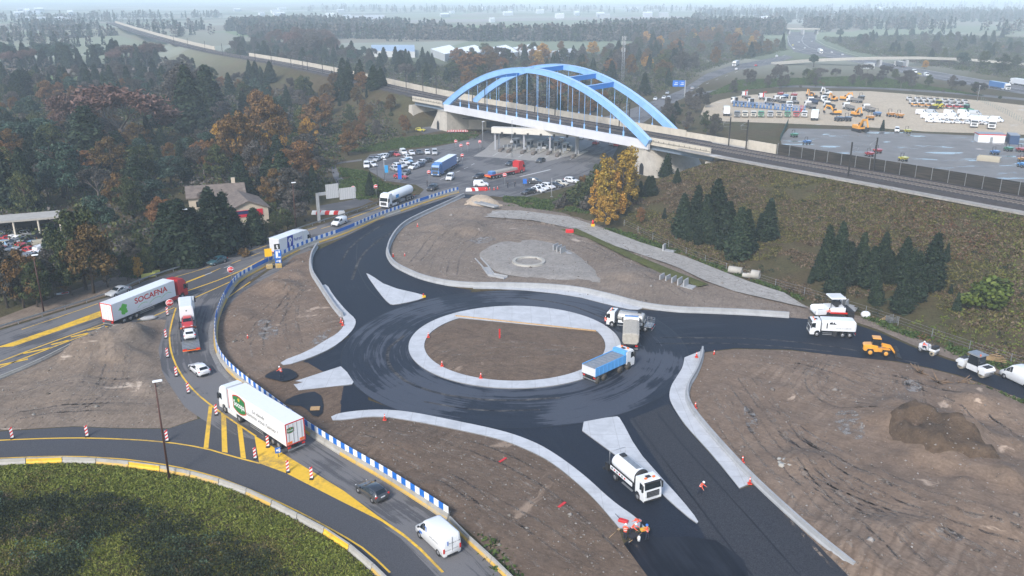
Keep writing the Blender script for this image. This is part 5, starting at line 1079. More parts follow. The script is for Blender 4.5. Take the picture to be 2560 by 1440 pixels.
# rigid box lorry
rig = Rig(P_('white'), plain('royal blue print', (.012, .035, .3), .5)); cab(rig, 5.0, False); chassis(rig, -4.8, 2.6); wheels(rig, (3.6,)); wheels(rig, (-2.8,), dual=(-2.8,))
b = rig.new('cargo_box'); b.bx(-5.0, 2.65, -1.27, 1.27, 1.1, 3.9, WHI, .03)
for s in (1, -1): d_ = rig.new('rear_door'); d_.bx(-5.02, -4.99, min(s * .03, s * 1.2), max(s * .03, s * 1.2), 1.2, 3.8, GRY)
rear_lights(rig, -5.0); b = rig.new('tail_stripe'); b.bx(-5.03, -5, -1.25, 1.25, 1.0, 1.12, ORA)
outline(rig, 'emblem', [(-2.6, 1.15), (-.75, 1.15), (-.55, 3.85), (-2.4, 3.85)], (0, -1.275, 0), (1, 0, 0), (0, 0, 1), PN2)
outline(rig, 'emblem_drop', [(-1.75, 1.4), (-1.2, 2.6)] + [(-1.55 + .55 * math.cos(a_), 2.85 + .6 * math.sin(a_)) for a_ in np.linspace(-.3, math.pi + .3, 10)] + [(-1.95, 2.5)], (0, -1.275, 0), (1, 0, 0), (0, 0, 1), WHI, .018); outline(rig, 'emblem_arrow', [(-1.65, 2.55), (-1.25, 2.85), (-1.65, 3.15)], (0, -1.275, 0), (1, 0, 0), (0, 0, 1), PN2, .024)
b = rig.new('lettering'); b.text('Pedretti', .75, (-.35, -1.275, 2.3), (1, 0, 0), (0, 0, 1), PN2, .01, .01, 2.6)
T3 = rig.build('box_lorry'); a, c = Vector(G(684, 597, 3.9)), Vector(G(745, 575, 3.9)); d = (c - a).normalized(); m = a + d * 5; T3.location = (m.x, m.y, .02); T3.rotation_euler = (0, 0, math.atan2(d.y, d.x)); note(T3, 'white box lorry with blue emblem', 'behind the blue and white barrier', 'lorry')
# gas tanker
rig = Rig(P_('white'), plain('sky blue print', (.05, .3, .65), .5)); tractor(rig, 7.0); chassis(rig, -6.8, 4.4, 1.15)
b = rig.new('tank'); R_ = 1.22; zc = 2.55; rr = []
for x, k in ((-6.9, .25), (-6.75, .62), (-6.4, .88), (-5.9, 1), (3.4, 1), (3.9, .88), (4.2, .6), (4.3, .25)): rr.append([(x, R_ * k * math.cos(t_ * math.pi / 10), zc + R_ * k * math.sin(t_ * math.pi / 10)) for t_ in range(20)])
b.loft(rr, WHI, True, True); wheels(rig, (-5.6, -4.3, -3.0), 1.25, .5, .38); rear_lights(rig, -6.9)
b = rig.new('logo_plate')
for s in (1, -1): b.bx(1.4, 2.9, s * 1.235 - .01, s * 1.235 + .01, 2.1, 2.95, PN2)
b = rig.new('logo_ring'); b.cyl((-5.0, -1.2, 2.7), (-5.0, -1.245, 2.7), .5, .5, 16, RED)
b = rig.new('cabinet'); b.bx(-1.5, .5, -1.2, 1.2, .6, 1.2, STL)
T4 = rig.build('tanker_lorry'); place(T4, (953, 526), (1034, 492), 0, 'white gas tanker lorry', 'on the old road by the parking loop', 'lorry')
# blue curtain lorry by the car park and those on the motorway
def artic(colour, tcol, roofm=WHI, low=1.0):
    rig = Rig(P_(colour), P_(tcol) if tcol in PAINTS else tcol); tractor(rig, 8.25); box_trailer(rig, -8.25, 5.35, 4.0, PN2)
    b = rig.new('roof'); b.bx(-8.24, 5.34, -1.26, 1.26, 4.0, 4.04, roofm); return rig
place(artic('blue', 'blue').build('articulated_lorry'), (1083, 446), (1137, 415), 0, 'blue lorry with blue curtain sided trailer', 'in the parking loop', 'lorry')
place(artic('white', 'blue', PN2).build('articulated_lorry', True), (2522, 227), (2474, 219), 0, 'white cabbed lorry with blue trailer', 'on the motorway', 'lorry')
place(artic('white', 'white').build('articulated_lorry', True), (2524, 210), (2572, 218), 0, 'white lorry cut off by the right edge', 'on the motorway', 'lorry')
place(artic('white', 'grey').build('articulated_lorry', True), (2234, 164), (2264, 170), 0, 'white lorry with grey trailer', 'passing under the slender overpass', 'lorry')
place(artic('white', 'white').build('articulated_lorry', True), (2060, 138), (2040, 130), 0, 'white lorry', 'coming down the motorway', 'lorry')
place(artic('white', 'silver').build('articulated_lorry', True), (1828, 170), (1850, 161), 0, 'white lorry with silver trailer', 'on the ramp left of the equipment yard', 'lorry')
# red flatbed
rig = Rig(P_('red'), P_('blue')); tractor(rig, 7.5); chassis(rig, -7.3, 4.8, 1.1); wheels(rig, (-6.2, -4.9, -3.6), 1.25, .5, .38)
b = rig.new('deck'); b.bx(-7.5, 5, -1.27, 1.27, 1.12, 1.3, PNT); b.bx(-7.55, -7.48, -1.25, 1.25, .75, 1.15, ORA); b = rig.new('headboard'); b.bx(4.7, 4.9, -1.27, 1.27, 1.3, 3.6, PNT)
T5 = rig.build('flatbed_lorry'); place(T5, (1306, 430), (1218, 449), 0, 'red flatbed lorry carrying beams', 'on the toll plaza', 'lorry')
L = T5.location; rz = T5.rotation_euler.z
for i, y in enumerate((-.75, 0, .75)):
    q = MB(); q.bx(-4.6, 4.4, y - .28, y + .28, 1.31, 1.95, 0); cb = q.build('concrete_beam', M_CONC_OLD, None, L, rz); note(cb, 'long grey concrete beam', 'on the red flatbed lorry', 'beam', 'beams on the flatbed', 1260 + i)
q = MB(); q.bx(-6.6, -4.9, -.9, .9, 1.31, 2.2, 0, .15); o = q.build('machine_cover', P_('blue'), None, L, rz); note(o, 'blue covered bundle', 'on the tail of the red flatbed lorry', 'cargo')
# car transporter: lorry, trailer, three loads
rig = Rig(P_('white')); cab(rig, 5.4, True); chassis(rig, -4.6, 3.4); wheels(rig, (4.0,)); wheels(rig, (-1.6,), .0 + 1.22, .42); b = rig.new('deck'); b.bx(-4.8, 3.3, -1.27, 1.27, .95, 1.1, STL)
for s in (1, -1): b = rig.new('deck_rail'); b.bx(-4.8, 3.3, s * 1.25 - .04, s * 1.25 + .04, 1.1, 1.35, DRK)
for s in (1, -1): q = rig.new('taillight'); q.bx(-4.86, -4.8, s * .95 - .28, s * .95 + .28, .85, 1.05, ORA)
F1 = rig.build('car_transporter'); A = Vector(G(472, 832)); B_ = Vector(G(469, 760)); d = (B_ - A).normalized(); m = A + d * 4.6; ang = math.atan2(d.y, d.x); F1.location = (m.x, m.y, .024); F1.rotation_euler = (0, 0, ang); note(F1, 'white car transporter lorry', 'leading the queue on the slip road', 'lorry')
rig = Rig(P_('white')); b = rig.new('van_body'); b.loft([[(x, -1.05 + c_, .25), (x, 1.05 - c_, .25), (x, 1.1 - c_, 1.2), (x, 1.02 - c_, 2.5 - e_), (x, .85 - c_, 2.68 - e_), (x, -.85 + c_, 2.68 - e_), (x, -1.02 + c_, 2.5 - e_), (x, -1.1 + c_, 1.2)] for x, c_, e_ in ((-3, .05, .1), (-2.9, 0, 0), (2.2, 0, 0), (3, .1, .9))], PNT)
wheels(rig, (-1.9, 1.9), 1.08, .35, .25); g = rig.new('window'); g.bx(2.45, 2.75, -.85, .85, 1.9, 2.2, GLS); g = rig.new('door_lock'); g.bx(-3.02, -2.99, -.1, .1, 1.9, 2.1, DRK)
F2 = rig.build('van'); q = m + d * .2; F2.location = (q.x, q.y, 1.13); F2.rotation_euler = (0, 0, ang); note(F2, 'tall windowless white van', 'carried on the car transporter', 'van')
F3 = car_rig('hatchback', P_('red')).build('car'); q = m - d * 4.3; F3.location = (q.x, q.y, 1.1); F3.rotation_euler = (0, 0, ang + math.pi); F3.scale = (.9, .98, .95); note(F3, 'red car facing backwards', 'carried on the tail of the car transporter', 'car')
rig = Rig(P_('white')); b = rig.new('deck'); b.bx(-4.2, 4.0, -1.25, 1.25, .72, .86, STL)
for i in range(14): b.bx(-4.1 + i * .58, -4.04 + i * .58, -1.2, 1.2, .86, .88, DRK)
for s in (1, -1): q = rig.new('ramp_frame'); q.bx(-1.0, 4.0, s * 1.3 - .06, s * 1.3 + .06, .86, 1.25, DRK); q.bx(3.3, 3.5, s * 1.3 - .06, s * 1.3 + .06, 1.25, 2.6, DRK); q = rig.new('taillight'); q.bx(-4.28, -4.2, s * .95 - .28, s * .95 + .28, .62, .82, RED)
q = rig.new('tail_beam'); q.bx(-4.3, -4.2, -1.25, 1.25, .5, .62, ORA); q = rig.new('drawbar'); q.bx(4.0, 5.6, -.1, .1, .7, .82, DRK); wheels(rig, (-.6, .5), 1.1, .36, .26)
F4 = rig.build('flatbed_trailer'); A = Vector(G(480, 884)); B_ = Vector(G(473, 832)); d2 = (B_ - A).normalized(); m2 = A + d2 * 4.2; F4.location = (m2.x, m2.y, .024); F4.rotation_euler = (0, 0, math.atan2(d2.y, d2.x)); note(F4, 'grey flat trailer with lit tail lamps', 'towed behind the car transporter', 'trailer')
F5 = car_rig('hatchback', P_('white')).build('car'); q = m2 + d2 * .8; F5.location = (q.x, q.y, .9); F5.rotation_euler = (0, 0, math.atan2(d2.y, d2.x)); F5.scale = (.88, .98, .98); note(F5, 'small white car with dark rear window', 'carried on the flat trailer', 'car')
# ------------------------------------------------------------------ site lorries
def tipper(colour, load, dusty, front=4.3):
    rig = Rig(P_('white'), colour); cab(rig, front, True, beacon=True); wheels(rig, (front - 1.3, front - 3.1, -2.4, -3.75), 1.2, .52, .34, dusty); chassis(rig, -4.3, front - 1.8, 1.05)
    b = rig.new('tipping_body'); x0, x1 = -4.4, front - 2.05; t = .08
    b.bx(x0, x1, -1.2, 1.2, 1.2, 1.32, PN2); b.bx(x0, x1, -1.25, -1.17, 1.32, 2.55, PN2); b.bx(x0, x1, 1.17, 1.25, 1.32, 2.55, PN2); b.bx(x1 - t, x1, -1.17, 1.17, 1.32, 3.0, PN2); b.bx(x1, x1 + .5, -1.17, 1.17, 2.9, 3.0, PN2)
    tg_ = rig.new('tailgate'); tg_.bx(x0 - .08, x0, -1.2, 1.2, 1.25, 2.4, GRY if dusty else PN2)
    for i in range(1, 8): b.bx(x0 + (x1 - x0) * i / 8 - .05, x0 + (x1 - x0) * i / 8 + .05, -1.29, -1.25, 1.3, 2.5, PN2); b.bx(x0 + (x1 - x0) * i / 8 - .05, x0 + (x1 - x0) * i / 8 + .05, 1.25, 1.29, 1.3, 2.5, PN2)
    c_ = rig.new('sheet_cover'); n = 24
    if load: c_.loft([[(x0 + .05 + (x1 - x0 - .15) * i / n, -1.16, 2.2), (x0 + .05 + (x1 - x0 - .15) * i / n, 1.16, 2.2), (x0 + .05 + (x1 - x0 - .15) * i / n, 1.16, 2.45), (x0 + .05 + (x1 - x0 - .15) * i / n, 0, 2.5 + (.09 if i % 3 == 1 else -.03)), (x0 + .05 + (x1 - x0 - .15) * i / n, -1.16, 2.45)] for i in range(n + 1)], load)
    rear_lights(rig, x0 + .1, .95, .95); f = rig.new('mudguard'); f.bx(-4.5, -1.7, 1.0, 1.22, 1.08, 1.14, DTY); f.bx(-4.5, -1.7, -1.22, -1.0, 1.08, 1.14, DTY); return rig
place(tipper(P_('skyblue'), STL, True).build('tipper_lorry'), (1560, 916), (1482, 952), 0, 'dusty blue tipper lorry with ribbed dark cover', 'on the right side of the roundabout', 'lorry')
rig = Rig(P_('white'), plain('dusty beige tipper', (.36, .33, .28), .8, 0, .2)); cab(rig, 4.0, True, beacon=True); wheels(rig, (2.6, -1.9, -3.2), 1.2, .52, .34, True); chassis(rig, -3.8, 2, 1.05)
b = rig.new('tipping_body'); prof = [(-1.25, 1.6), (-1.0, 1.2), (1.0, 1.2), (1.25, 1.6), (1.25, 2.75), (.9, 2.95), (0, 3.02), (-.9, 2.95), (-1.25, 2.75)]
b.loft([[(x, y * k, 2 + (z - 2) * k) for y, z in prof] for x, k in ((-4.2, .9), (-4.0, 1), (1.75, 1), (1.9, .97))], PN2); b = rig.new('headboard'); b.bx(1.9, 2.3, -1.2, 1.2, 2.6, 3.25, PNT); b.bx(2.3, 2.34, -1.1, 1.1, 2.6, 3.1, ORA if False else PNT); b = rig.new('blue_roof_bar'); b.bx(2.4, 3.0, -1.0, 1.0, 3.0, 3.22, 14 if False else WHI); rear_lights(rig, -4.15, .9, 1.0)
T = rig.build('tipper_lorry'); place(T, (1577, 826), (1575, 884), 0, 'dusty beige tipper lorry seen from behind', 'between the white tanker and the blue tipper', 'lorry')
[c for c in T.children if c.name.startswith('blue_roof')][0].data.materials[0] = P_('blue')
def sprayer(axr, front=4.0, L0=-3.6, tankm=WHI):
    rig = Rig(P_('white'), plain('brushed tank steel', (.55, .54, .51), .35, .5, .08)); cab(rig, front, True, beacon=True); wheels(rig, (front - 1.35,) + axr, 1.2, .5, .34); chassis(rig, L0, front - 1.9, 1.05)
    b = rig.new('tank'); rr = []
    for x, k in ((L0 + .3, .8), (L0 + .45, .97), (L0 + .7, 1), (front - 2.7, 1), (front - 2.45, .97), (front - 2.35, .8)): rr.append([(x, 1.12 * k * math.cos(q * math.pi / 10), 2.15 + .92 * k * math.sin(q * math.pi / 10)) for q in range(20)])
    b.loft(rr, tankm, True, True); b = rig.new('tank_band'); b.cyl((front - 2.5, 0, 2.15), (front - 2.3, 0, 2.15), 1.06, 1.0, 20, DRK)
    b = rig.new('catwalk'); b.bx(L0 + .8, front - 3, -.35, .35, 3.05, 3.1, STL)
    b = rig.new('manhole'); b.bx(L0 + .9, L0 + 1.6, -.35, .35, 3.1, 3.22, DRK)
    for s in (1, -1):
        b = rig.new('side_panel'); b.bx(L0 + .3, front - 2.6, s * 1.14 - .03, s * 1.14 + .03, 1.15, 1.6, PNT)
        for i in range(6): b.bx(L0 + .6 + i * .55, L0 + .85 + i * .55, s * 1.18 - .01, s * 1.18 + .01, 1.3, 1.5, RED if i % 2 else DRK)
        b = rig.new('step'); b.bx(-.6, front - 2.4, s * 1.15 - .1, s * 1.15 + .1, .6, .72, STL)
    return rig
rig = sprayer((-2.2,)); b = rig.new('spray_bar'); b.bx(-4.4, -3.7, -1.2, 1.2, .5, 1.5, DRK); b.bx(-4.7, -4.4, -1.35, 1.35, .4, .7, DRK); b = rig.new('rear_rail'); b.cyl((-3.6, -1.1, 1.5), (-3.6, -1.1, 3.3), .03, n=5, m=STL); b.cyl((-3.6, 1.1, 1.5), (-3.6, 1.1, 3.3), .03, n=5, m=STL); b.cyl((-3.6, -1.1, 3.3), (-3.6, 1.1, 3.3), .03, n=5, m=STL)
place(rig.build('bitumen_sprayer'), (1622, 1252), (1545, 1186), 0, 'white bitumen spraying lorry facing the camera', 'beside the long splitter island', 'lorry').scale = (.9, .93, .92)
rig = sprayer((-2.4, -3.6), 4.6, -3.3, PN2); b = rig.new('rear_platform'); b.bx(-4.9, -3.3, -1.2, 1.2, .95, 1.05, STL)
for x in (-4.9, -4.1, -3.4):
    for s in (1, -1): b.cyl((x, s * 1.2, 1.05), (x, s * 1.2, 2.1), .035, n=5, m=STL)
for z in (1.4, 1.75, 2.1):
    b.cyl((-4.9, -1.2, z), (-4.9, 1.2, z), .03, n=5, m=STL)
    for s in (1, -1): b.cyl((-4.9, s * 1.2, z), (-3.4, s * 1.2, z), .03, n=5, m=STL)
rear_lights(rig, -4.95); place(rig.build('bitumen_sprayer'), (1524, 812), (1622, 826), 0, 'white bitumen tanker lorry with railed rear platform', 'on the roundabout beside the beige tipper', 'lorry').scale = (.8, .9, .9)
# sweeper
rig = Rig(P_('white'), P_('white')); cab(rig, 4.3, True, beacon=True); wheels(rig, (2.95, -1.7, -3.0), 1.2, .5, .34); chassis(rig, -3.8, 2.3, 1.05)
b = rig.new('hopper'); b.loft([[(x, y * ky, 1.25 + (z - 1.25) * kz) for y, z in ((-1.2, 1.25), (1.2, 1.25), (1.25, 2.6), (.95, 3.1), (-.95, 3.1), (-1.25, 2.6))] for x, ky, kz in ((-4.0, .9, .8), (-3.7, 1, .97), (-3.2, 1, 1), (2.1, 1, 1), (2.2, .97, .97))], PNT)
for s in (1, -1): b = rig.new('lettering'); scribble(b, (-3.2 if s < 0 else -.3, s * 1.25, 1.7), (-s, 0, 0), 2.8, .2, STL); outline(rig, 'emblem', [(0, 0), (1.3, 0), (.75, .5), (.6, .05), (.5, .5), (0, .35)], (.9 if s > 0 else -.4, s * 1.25, 2.45), (-s, 0, 0), (0, 0, 1), DRK); b = rig.new('vent'); b.bx(1.2, 1.4, s * 1.24 - .02, s * 1.24 + .02, 1.7, 2.7, DRK); b = rig.new('suction_unit'); b.bx(-.6, .1, s * 1.1 - .15, s * 1.1 + .15, .25, 1.2, DRK); b = rig.new('side_guard'); b.bx(.3, 2.0, s * 1.2 - .03, s * 1.2 + .03, .5, .62, STL); b.bx(.3, 2.0, s * 1.2 - .03, s * 1.2 + .03, .8, .9, STL)
rear_lights(rig, -3.95); place(rig.build('sweeper_lorry'), (2030, 836), (2126, 840), 0, 'white road sweeper lorry', 'on the right arm of the roundabout', 'lorry').scale = (.84, .92, .9)
# ================================================================== machines
def put(o, px, py, hx, hy, desc, plc, cat, group=None, z=.03, s=1.0):
    a = Vector(G(px - hx * 4, py - hy * 4, z)); c = Vector(G(px + hx * 4, py + hy * 4, z)); d = c - a; m = (a + c) / 2
    o.location = (m.x, m.y, z); o.rotation_euler = (0, 0, math.atan2(d.y, d.x)); o.scale = (s, s, s); note(o, desc, plc, cat, group); return o
def arm(b, pts, w, r, m):
    """boom in the x-z plane through points, box section"""
    for (x0, z0, h0), (x1, z1, h1) in zip(pts[:-1], pts[1:]):
        dx, dz = x1 - x0, z1 - z0; l = math.hypot(dx, dz) or 1; nx, nz = -dz / l, dx / l
        b.prism([(x0 - nx * h0, z0 - nz * h0), (x1 - nx * h1, z1 - nz * h1), (x1 + nx * h1, z1 + nz * h1), (x0 + nx * h0, z0 + nz * h0)], r - w, r + w, m)
def cabin(rig, x0, x1, w, z0, z1, roof=PNT, post=DRK):
    g = rig.new('cab_glass'); g.loft([[(x0, -w, z0), (x1, -w, z0), (x1, w, z0), (x0, w, z0)], [(x0 + .08, -w + .06, z1), (x1 - .12, -w + .06, z1), (x1 - .12, w - .06, z1), (x0 + .08, w - .06, z1)]], GLS)
    b = rig.new('cab_frame')
    for x, xx in ((x0, x0 + .08), (x1, x1 - .12)):
        for s in (1, -1): b.cyl((x, s * w, z0), (xx, s * (w - .06), z1), .05, n=4, m=post)
    b = rig.new('cab_roof'); b.bx(x0, x1 - .02, -w - .03, w + .03, z1, z1 + .12, roof, .03)
def tracks(rig, L, w, r, gy):
    for s in (1, -1):
        b = rig.new('track'); y0, y1 = s * gy - w / 2, s * gy + w / 2
        b.prism([(-L / 2 + r * math.cos(t), r + r * math.sin(t)) for t in np.linspace(math.pi / 2, math.pi * 1.5, 7)] + [(L / 2 + r * math.cos(t), r + r * math.sin(t)) for t in np.linspace(-math.pi / 2, math.pi / 2, 7)], y0, y1, DRK)
def excavator(col, k=1.0, far=True):
    rig = Rig(P_(col)); tracks(rig, 4.2, .6, .45, 1.1)
    b = rig.new('house_body'); b.bx(-2.3, 1.3, -1.35, 1.35, 1.05, 2.1, PNT, .12); b.bx(-2.5, -1.2, -1.3, 1.3, 1.2, 2.3, PNT, .15); b.bx(-.6, .6, -.7, .7, .8, 1.05, DRK)
    cabin(rig, -.1, 1.4, .48, 1.7, 3.1, PNT)
    b = rig.new('boom'); arm(b, [(1.0, 1.7, .3), (2.6, 4.2, .38), (4.9, 4.6, .26)], .22, -.75, PNT)
    b = rig.new('stick'); arm(b, [(4.6, 5.0, .2), (5.8, 2.2, .2)], .18, -.75, PNT); b = rig.new('bucket'); b.prism([(5.6, 2.2), (6.1, 2.1), (6.0, 1.0), (5.2, .7), (5.1, 1.2)], -1.3, -.2, DRK)
    return rig
def loader(col):
    rig = Rig(P_(col)); b = rig.new('rear_body'); b.loft([[(x, -w, z0), (x, w, z0), (x, w, z1), (x, w * .75, z1 + .12), (x, -w * .75, z1 + .12), (x, -w, z1)] for x, w, z0, z1 in ((-2.5, .6, .9, 1.45), (-2.3, .8, .75, 1.6), (-1.2, .85, .7, 1.7), (-.2, .8, .7, 1.6))], PNT)
    b = rig.new('grille'); b.bx(-2.53, -2.48, -.5, .5, 1.0, 1.5, DRK); b = rig.new('front_frame'); b.bx(-.2, 1.6, -.45, .45, .6, 1.25, PNT)
    cabin(rig, -1.15, .25, .68, 1.6, 2.8, PNT)
    for x in (-1.35, 1.15):
        for s in (1, -1): w = rig.new('wheel'); w.wheel(x, s * 1.05, .62, .45, TYR, PNT, 16); f = rig.new('fender'); f.bx(x - .6, x + .6, s * .8 - .25, s * .8 + .25, 1.24, 1.3, PNT)
    b = rig.new('lift_arm'); arm(b, [(.5, 1.7, .14), (1.9, 1.5, .14), (2.7, .6, .12)], .1, .4, PNT); arm(b, [(.5, 1.7, .14), (1.9, 1.5, .14), (2.7, .6, .12)], .1, -.4, PNT)
    b = rig.new('bucket'); b.prism([(2.6, .15), (3.7, .1), (2.9, .35), (2.75, 1.15), (3.1, 1.3), (2.6, 1.2)], -1.15, 1.15, DRK); return rig
def drum(rig, x, r, w):
    b = rig.new('drum'); b.cyl((x, -w, r), (x, w, r), r, r, 22, RIM)
    for s in (1, -1): b.cyl((x, s * (w - .02), r), (x, s * (w + .01), r), r * .97, r * .9, 22, PN2); b.cyl((x, s * w, r), (x, s * (w + .1), r), r * .35, r * .35, 12, DRK)
def tandem_roller(col, big=True, roof=None):
    rig = Rig(P_(col), plain('dusty drum', (.35, .3, .22), .8, 0, .2)); k = 1.0
    if big:
        for x in (-1.7, 1.7):
            drum(rig, x, .62, .84); s = 1 if x > 0 else -1; b = rig.new('yoke'); b.prism([(x - .6 * s, 1.0), (x + .72 * s, .9), (x + .78 * s, 1.15), (x + .4 * s, 1.55), (x - .6 * s, 1.6)], -.98, .98, PNT)
            for q in (1, -1): b.bx(x - .55, x + .3, q * .95 - .06, q * .95 + .06, .55, 1.3, PNT)
            b = rig.new('hood'); b.bx(min(x, x + s * .3) - .2, max(x, x + s * .3) + .2, -.6, .6, 1.5, 1.66, DRK)
        b = rig.new('centre_frame'); b.bx(-.95, .95, -.7, .7, .45, 1.35, PNT, .08); cabin(rig, -.9, .75, .75, 1.35, 2.75, PNT); b = rig.new('cab_canopy'); b.bx(-1.15, .95, -.9, .9, 2.88, 3.0, roof if roof is not None else DRK, .05)
        b = rig.new('beacon'); b.cyl((-1.0, .7, 3.0), (-1.0, .7, 3.25), .1, .1, 8, ORA)
    else:
        drum(rig, 1.0, .42, .6); b = rig.new('front_frame'); b.bx(.4, 1.5, -.66, .66, .75, 1.05, PNT, .06); b = rig.new('body'); b.bx(-1.2, .2, -.62, .62, .6, 1.35, PNT, .12)
        for s in (1, -1): w = rig.new('wheel'); w.wheel(-.85, s * .62, .4, .28, TYR, RIM, 14)
        b = rig.new('roll_bar'); b.cyl((.3, -.5, 1.3), (.3, -.5, 2.0), .04, n=6, m=DRK); b.cyl((.3, .5, 1.3), (.3, .5, 2.0), .04, n=6, m=DRK); b.cyl((.3, -.5, 2.0), (.3, .5, 2.0), .04, n=6, m=DRK)
        b = rig.new('water_tank'); b.bx(.75, 1.45, -.6, .6, 1.06, 1.5, DRK, .05)
    return rig
LD = loader('orange').build('wheel_loader'); place(LD, (2222, 889), (2164, 884), 0, 'orange wheel loader with black bucket', 'on the right arm behind the sweeper', 'loader', zg=.04).scale = (.88, .92, .95)
TR_ = tandem_roller('white', True, PN2 if False else STL).build('tandem_roller'); put(TR_, 2443, 934, -32, -14, 'large white tandem roller with grey canopy', 'on the fresh asphalt', 'roller', None, .04)
SR = tandem_roller('white', False).build('compact_roller'); put(SR, 2322, 884, 27, 9, 'small white roller with black tank', 'at the asphalt edge below the slope', 'roller', None, .04)
# paver
rig = Rig(P_('white')); tracks(rig, 3.2, .5, .42, 1.0); b = rig.new('body'); b.bx(-2.2, .9, -1.25, 1.25, .75, 1.75, PNT, .12); b = rig.new('hopper'); b.loft([[(x, -w, .6), (x, w, .6), (x, w, z), (x, w - .15, z), (x, w - .5, .8), (x, -w + .5, .8), (x, -w + .15, z), (x, -w, z)] for x, w, z in ((.9, 1.3, 1.6), (2.6, 1.45, 1.5), (2.9, 1.35, 1.3))], PNT)
b = rig.new('canopy'); b.loft([[(-2.0, -1.3, 3.3), (.5, -1.3, 3.3), (.5, 1.3, 3.3), (-2.0, 1.3, 3.3)], [(-1.9, -1.2, 3.5), (.4, -1.2, 3.5), (.4, 1.2, 3.5), (-1.9, 1.2, 3.5)]], PNT)
b = rig.new('canopy_post')
for x in (-1.9, .4):
    for s in (1, -1): b.cyl((x, s * 1.15, 1.7), (x, s * 1.15, 3.3), .06, n=5, m=DRK)
b = rig.new('console'); b.bx(-1.0, -.5, -.9, .9, 1.75, 2.6, DRK); b.bx(-1.8, -1.3, -.8, -.2, 1.75, 2.3, DRK); b = rig.new('screed'); b.bx(-3.4, -2.5, -1.9, 1.9, .1, .7, DRK); b.bx(-3.5, -2.4, -1.7, 1.7, .7, 1.2, DRK); arm(b, [(-2.6, .8, .12), (1.0, 1.0, .12)], .1, 1.4, RED); arm(b, [(-2.6, .8, .12), (1.0, 1.0, .12)], .1, -1.4, RED)
place(rig.build('asphalt_paver'), (2032, 790), (2114, 789), 0, 'white asphalt paver with canopy', 'behind the road sweeper lorry', 'paver', zg=.1)
car('van', 'white', 2560, 962, -38, -18, 'cut off by the right edge behind the tandem roller', desc='white panel van')
# ------------------------------------------------------------------ toll plaza and car park
PK = 'in the parking loop'
for k, c, x, y, hx, hy in (('small_van', 'white', 917, 424, 1, 12), ('hatchback', 'white', 933, 416, 12, 4), ('saloon', 'grey', 926, 404, -12, 6), ('hatchback', 'silver', 939, 404, -12, 6), ('estate', 'silver', 945, 399, -12, 6), ('estate', 'white', 952, 397, -12, 6), ('hatchback', 'white', 960, 396, -12, 5), ('suv', 'black', 976, 391, -12, 3), ('hatchback', 'red', 990, 390, 10, 3), ('small_van', 'white', 1011, 387, 9, 6), ('hatchback', 'white', 1031, 388, 7, 6), ('saloon', 'dark', 1049, 386, 7, 6), ('hatchback', 'white', 1069, 386, 4, 6), ('small_van', 'silver', 1087, 388, 1, 7),
                           ('hatchback', 'white', 1023, 399, 12, 5), ('hatchback', 'lightblue', 1024, 407, 12, 5), ('suv', 'white', 1014, 411, 12, 4), ('saloon', 'silver', 1008, 417, 12, 4), ('suv', 'white', 997, 421, 12, 4), ('hatchback', 'silver', 990, 427, 12, 4), ('saloon', 'black', 1067, 406, -12, 4), ('estate', 'white', 1051, 411, -12, 4), ('hatchback', 'navy', 1048, 418, -12, 4), ('suv', 'white', 1033, 423, -12, 4), ('estate', 'grey', 1012, 438, -12, 6), ('hatchback', 'red', 1003, 446, 12, 1), ('hatchback', 'white', 1135, 409, -12, 9), ('hatchback', 'grey', 1129, 417, -12, 9)):
    car(k, c, x, y, hx, hy, PK, True, group='cars in the parking loop')
PL = 'on the toll plaza'
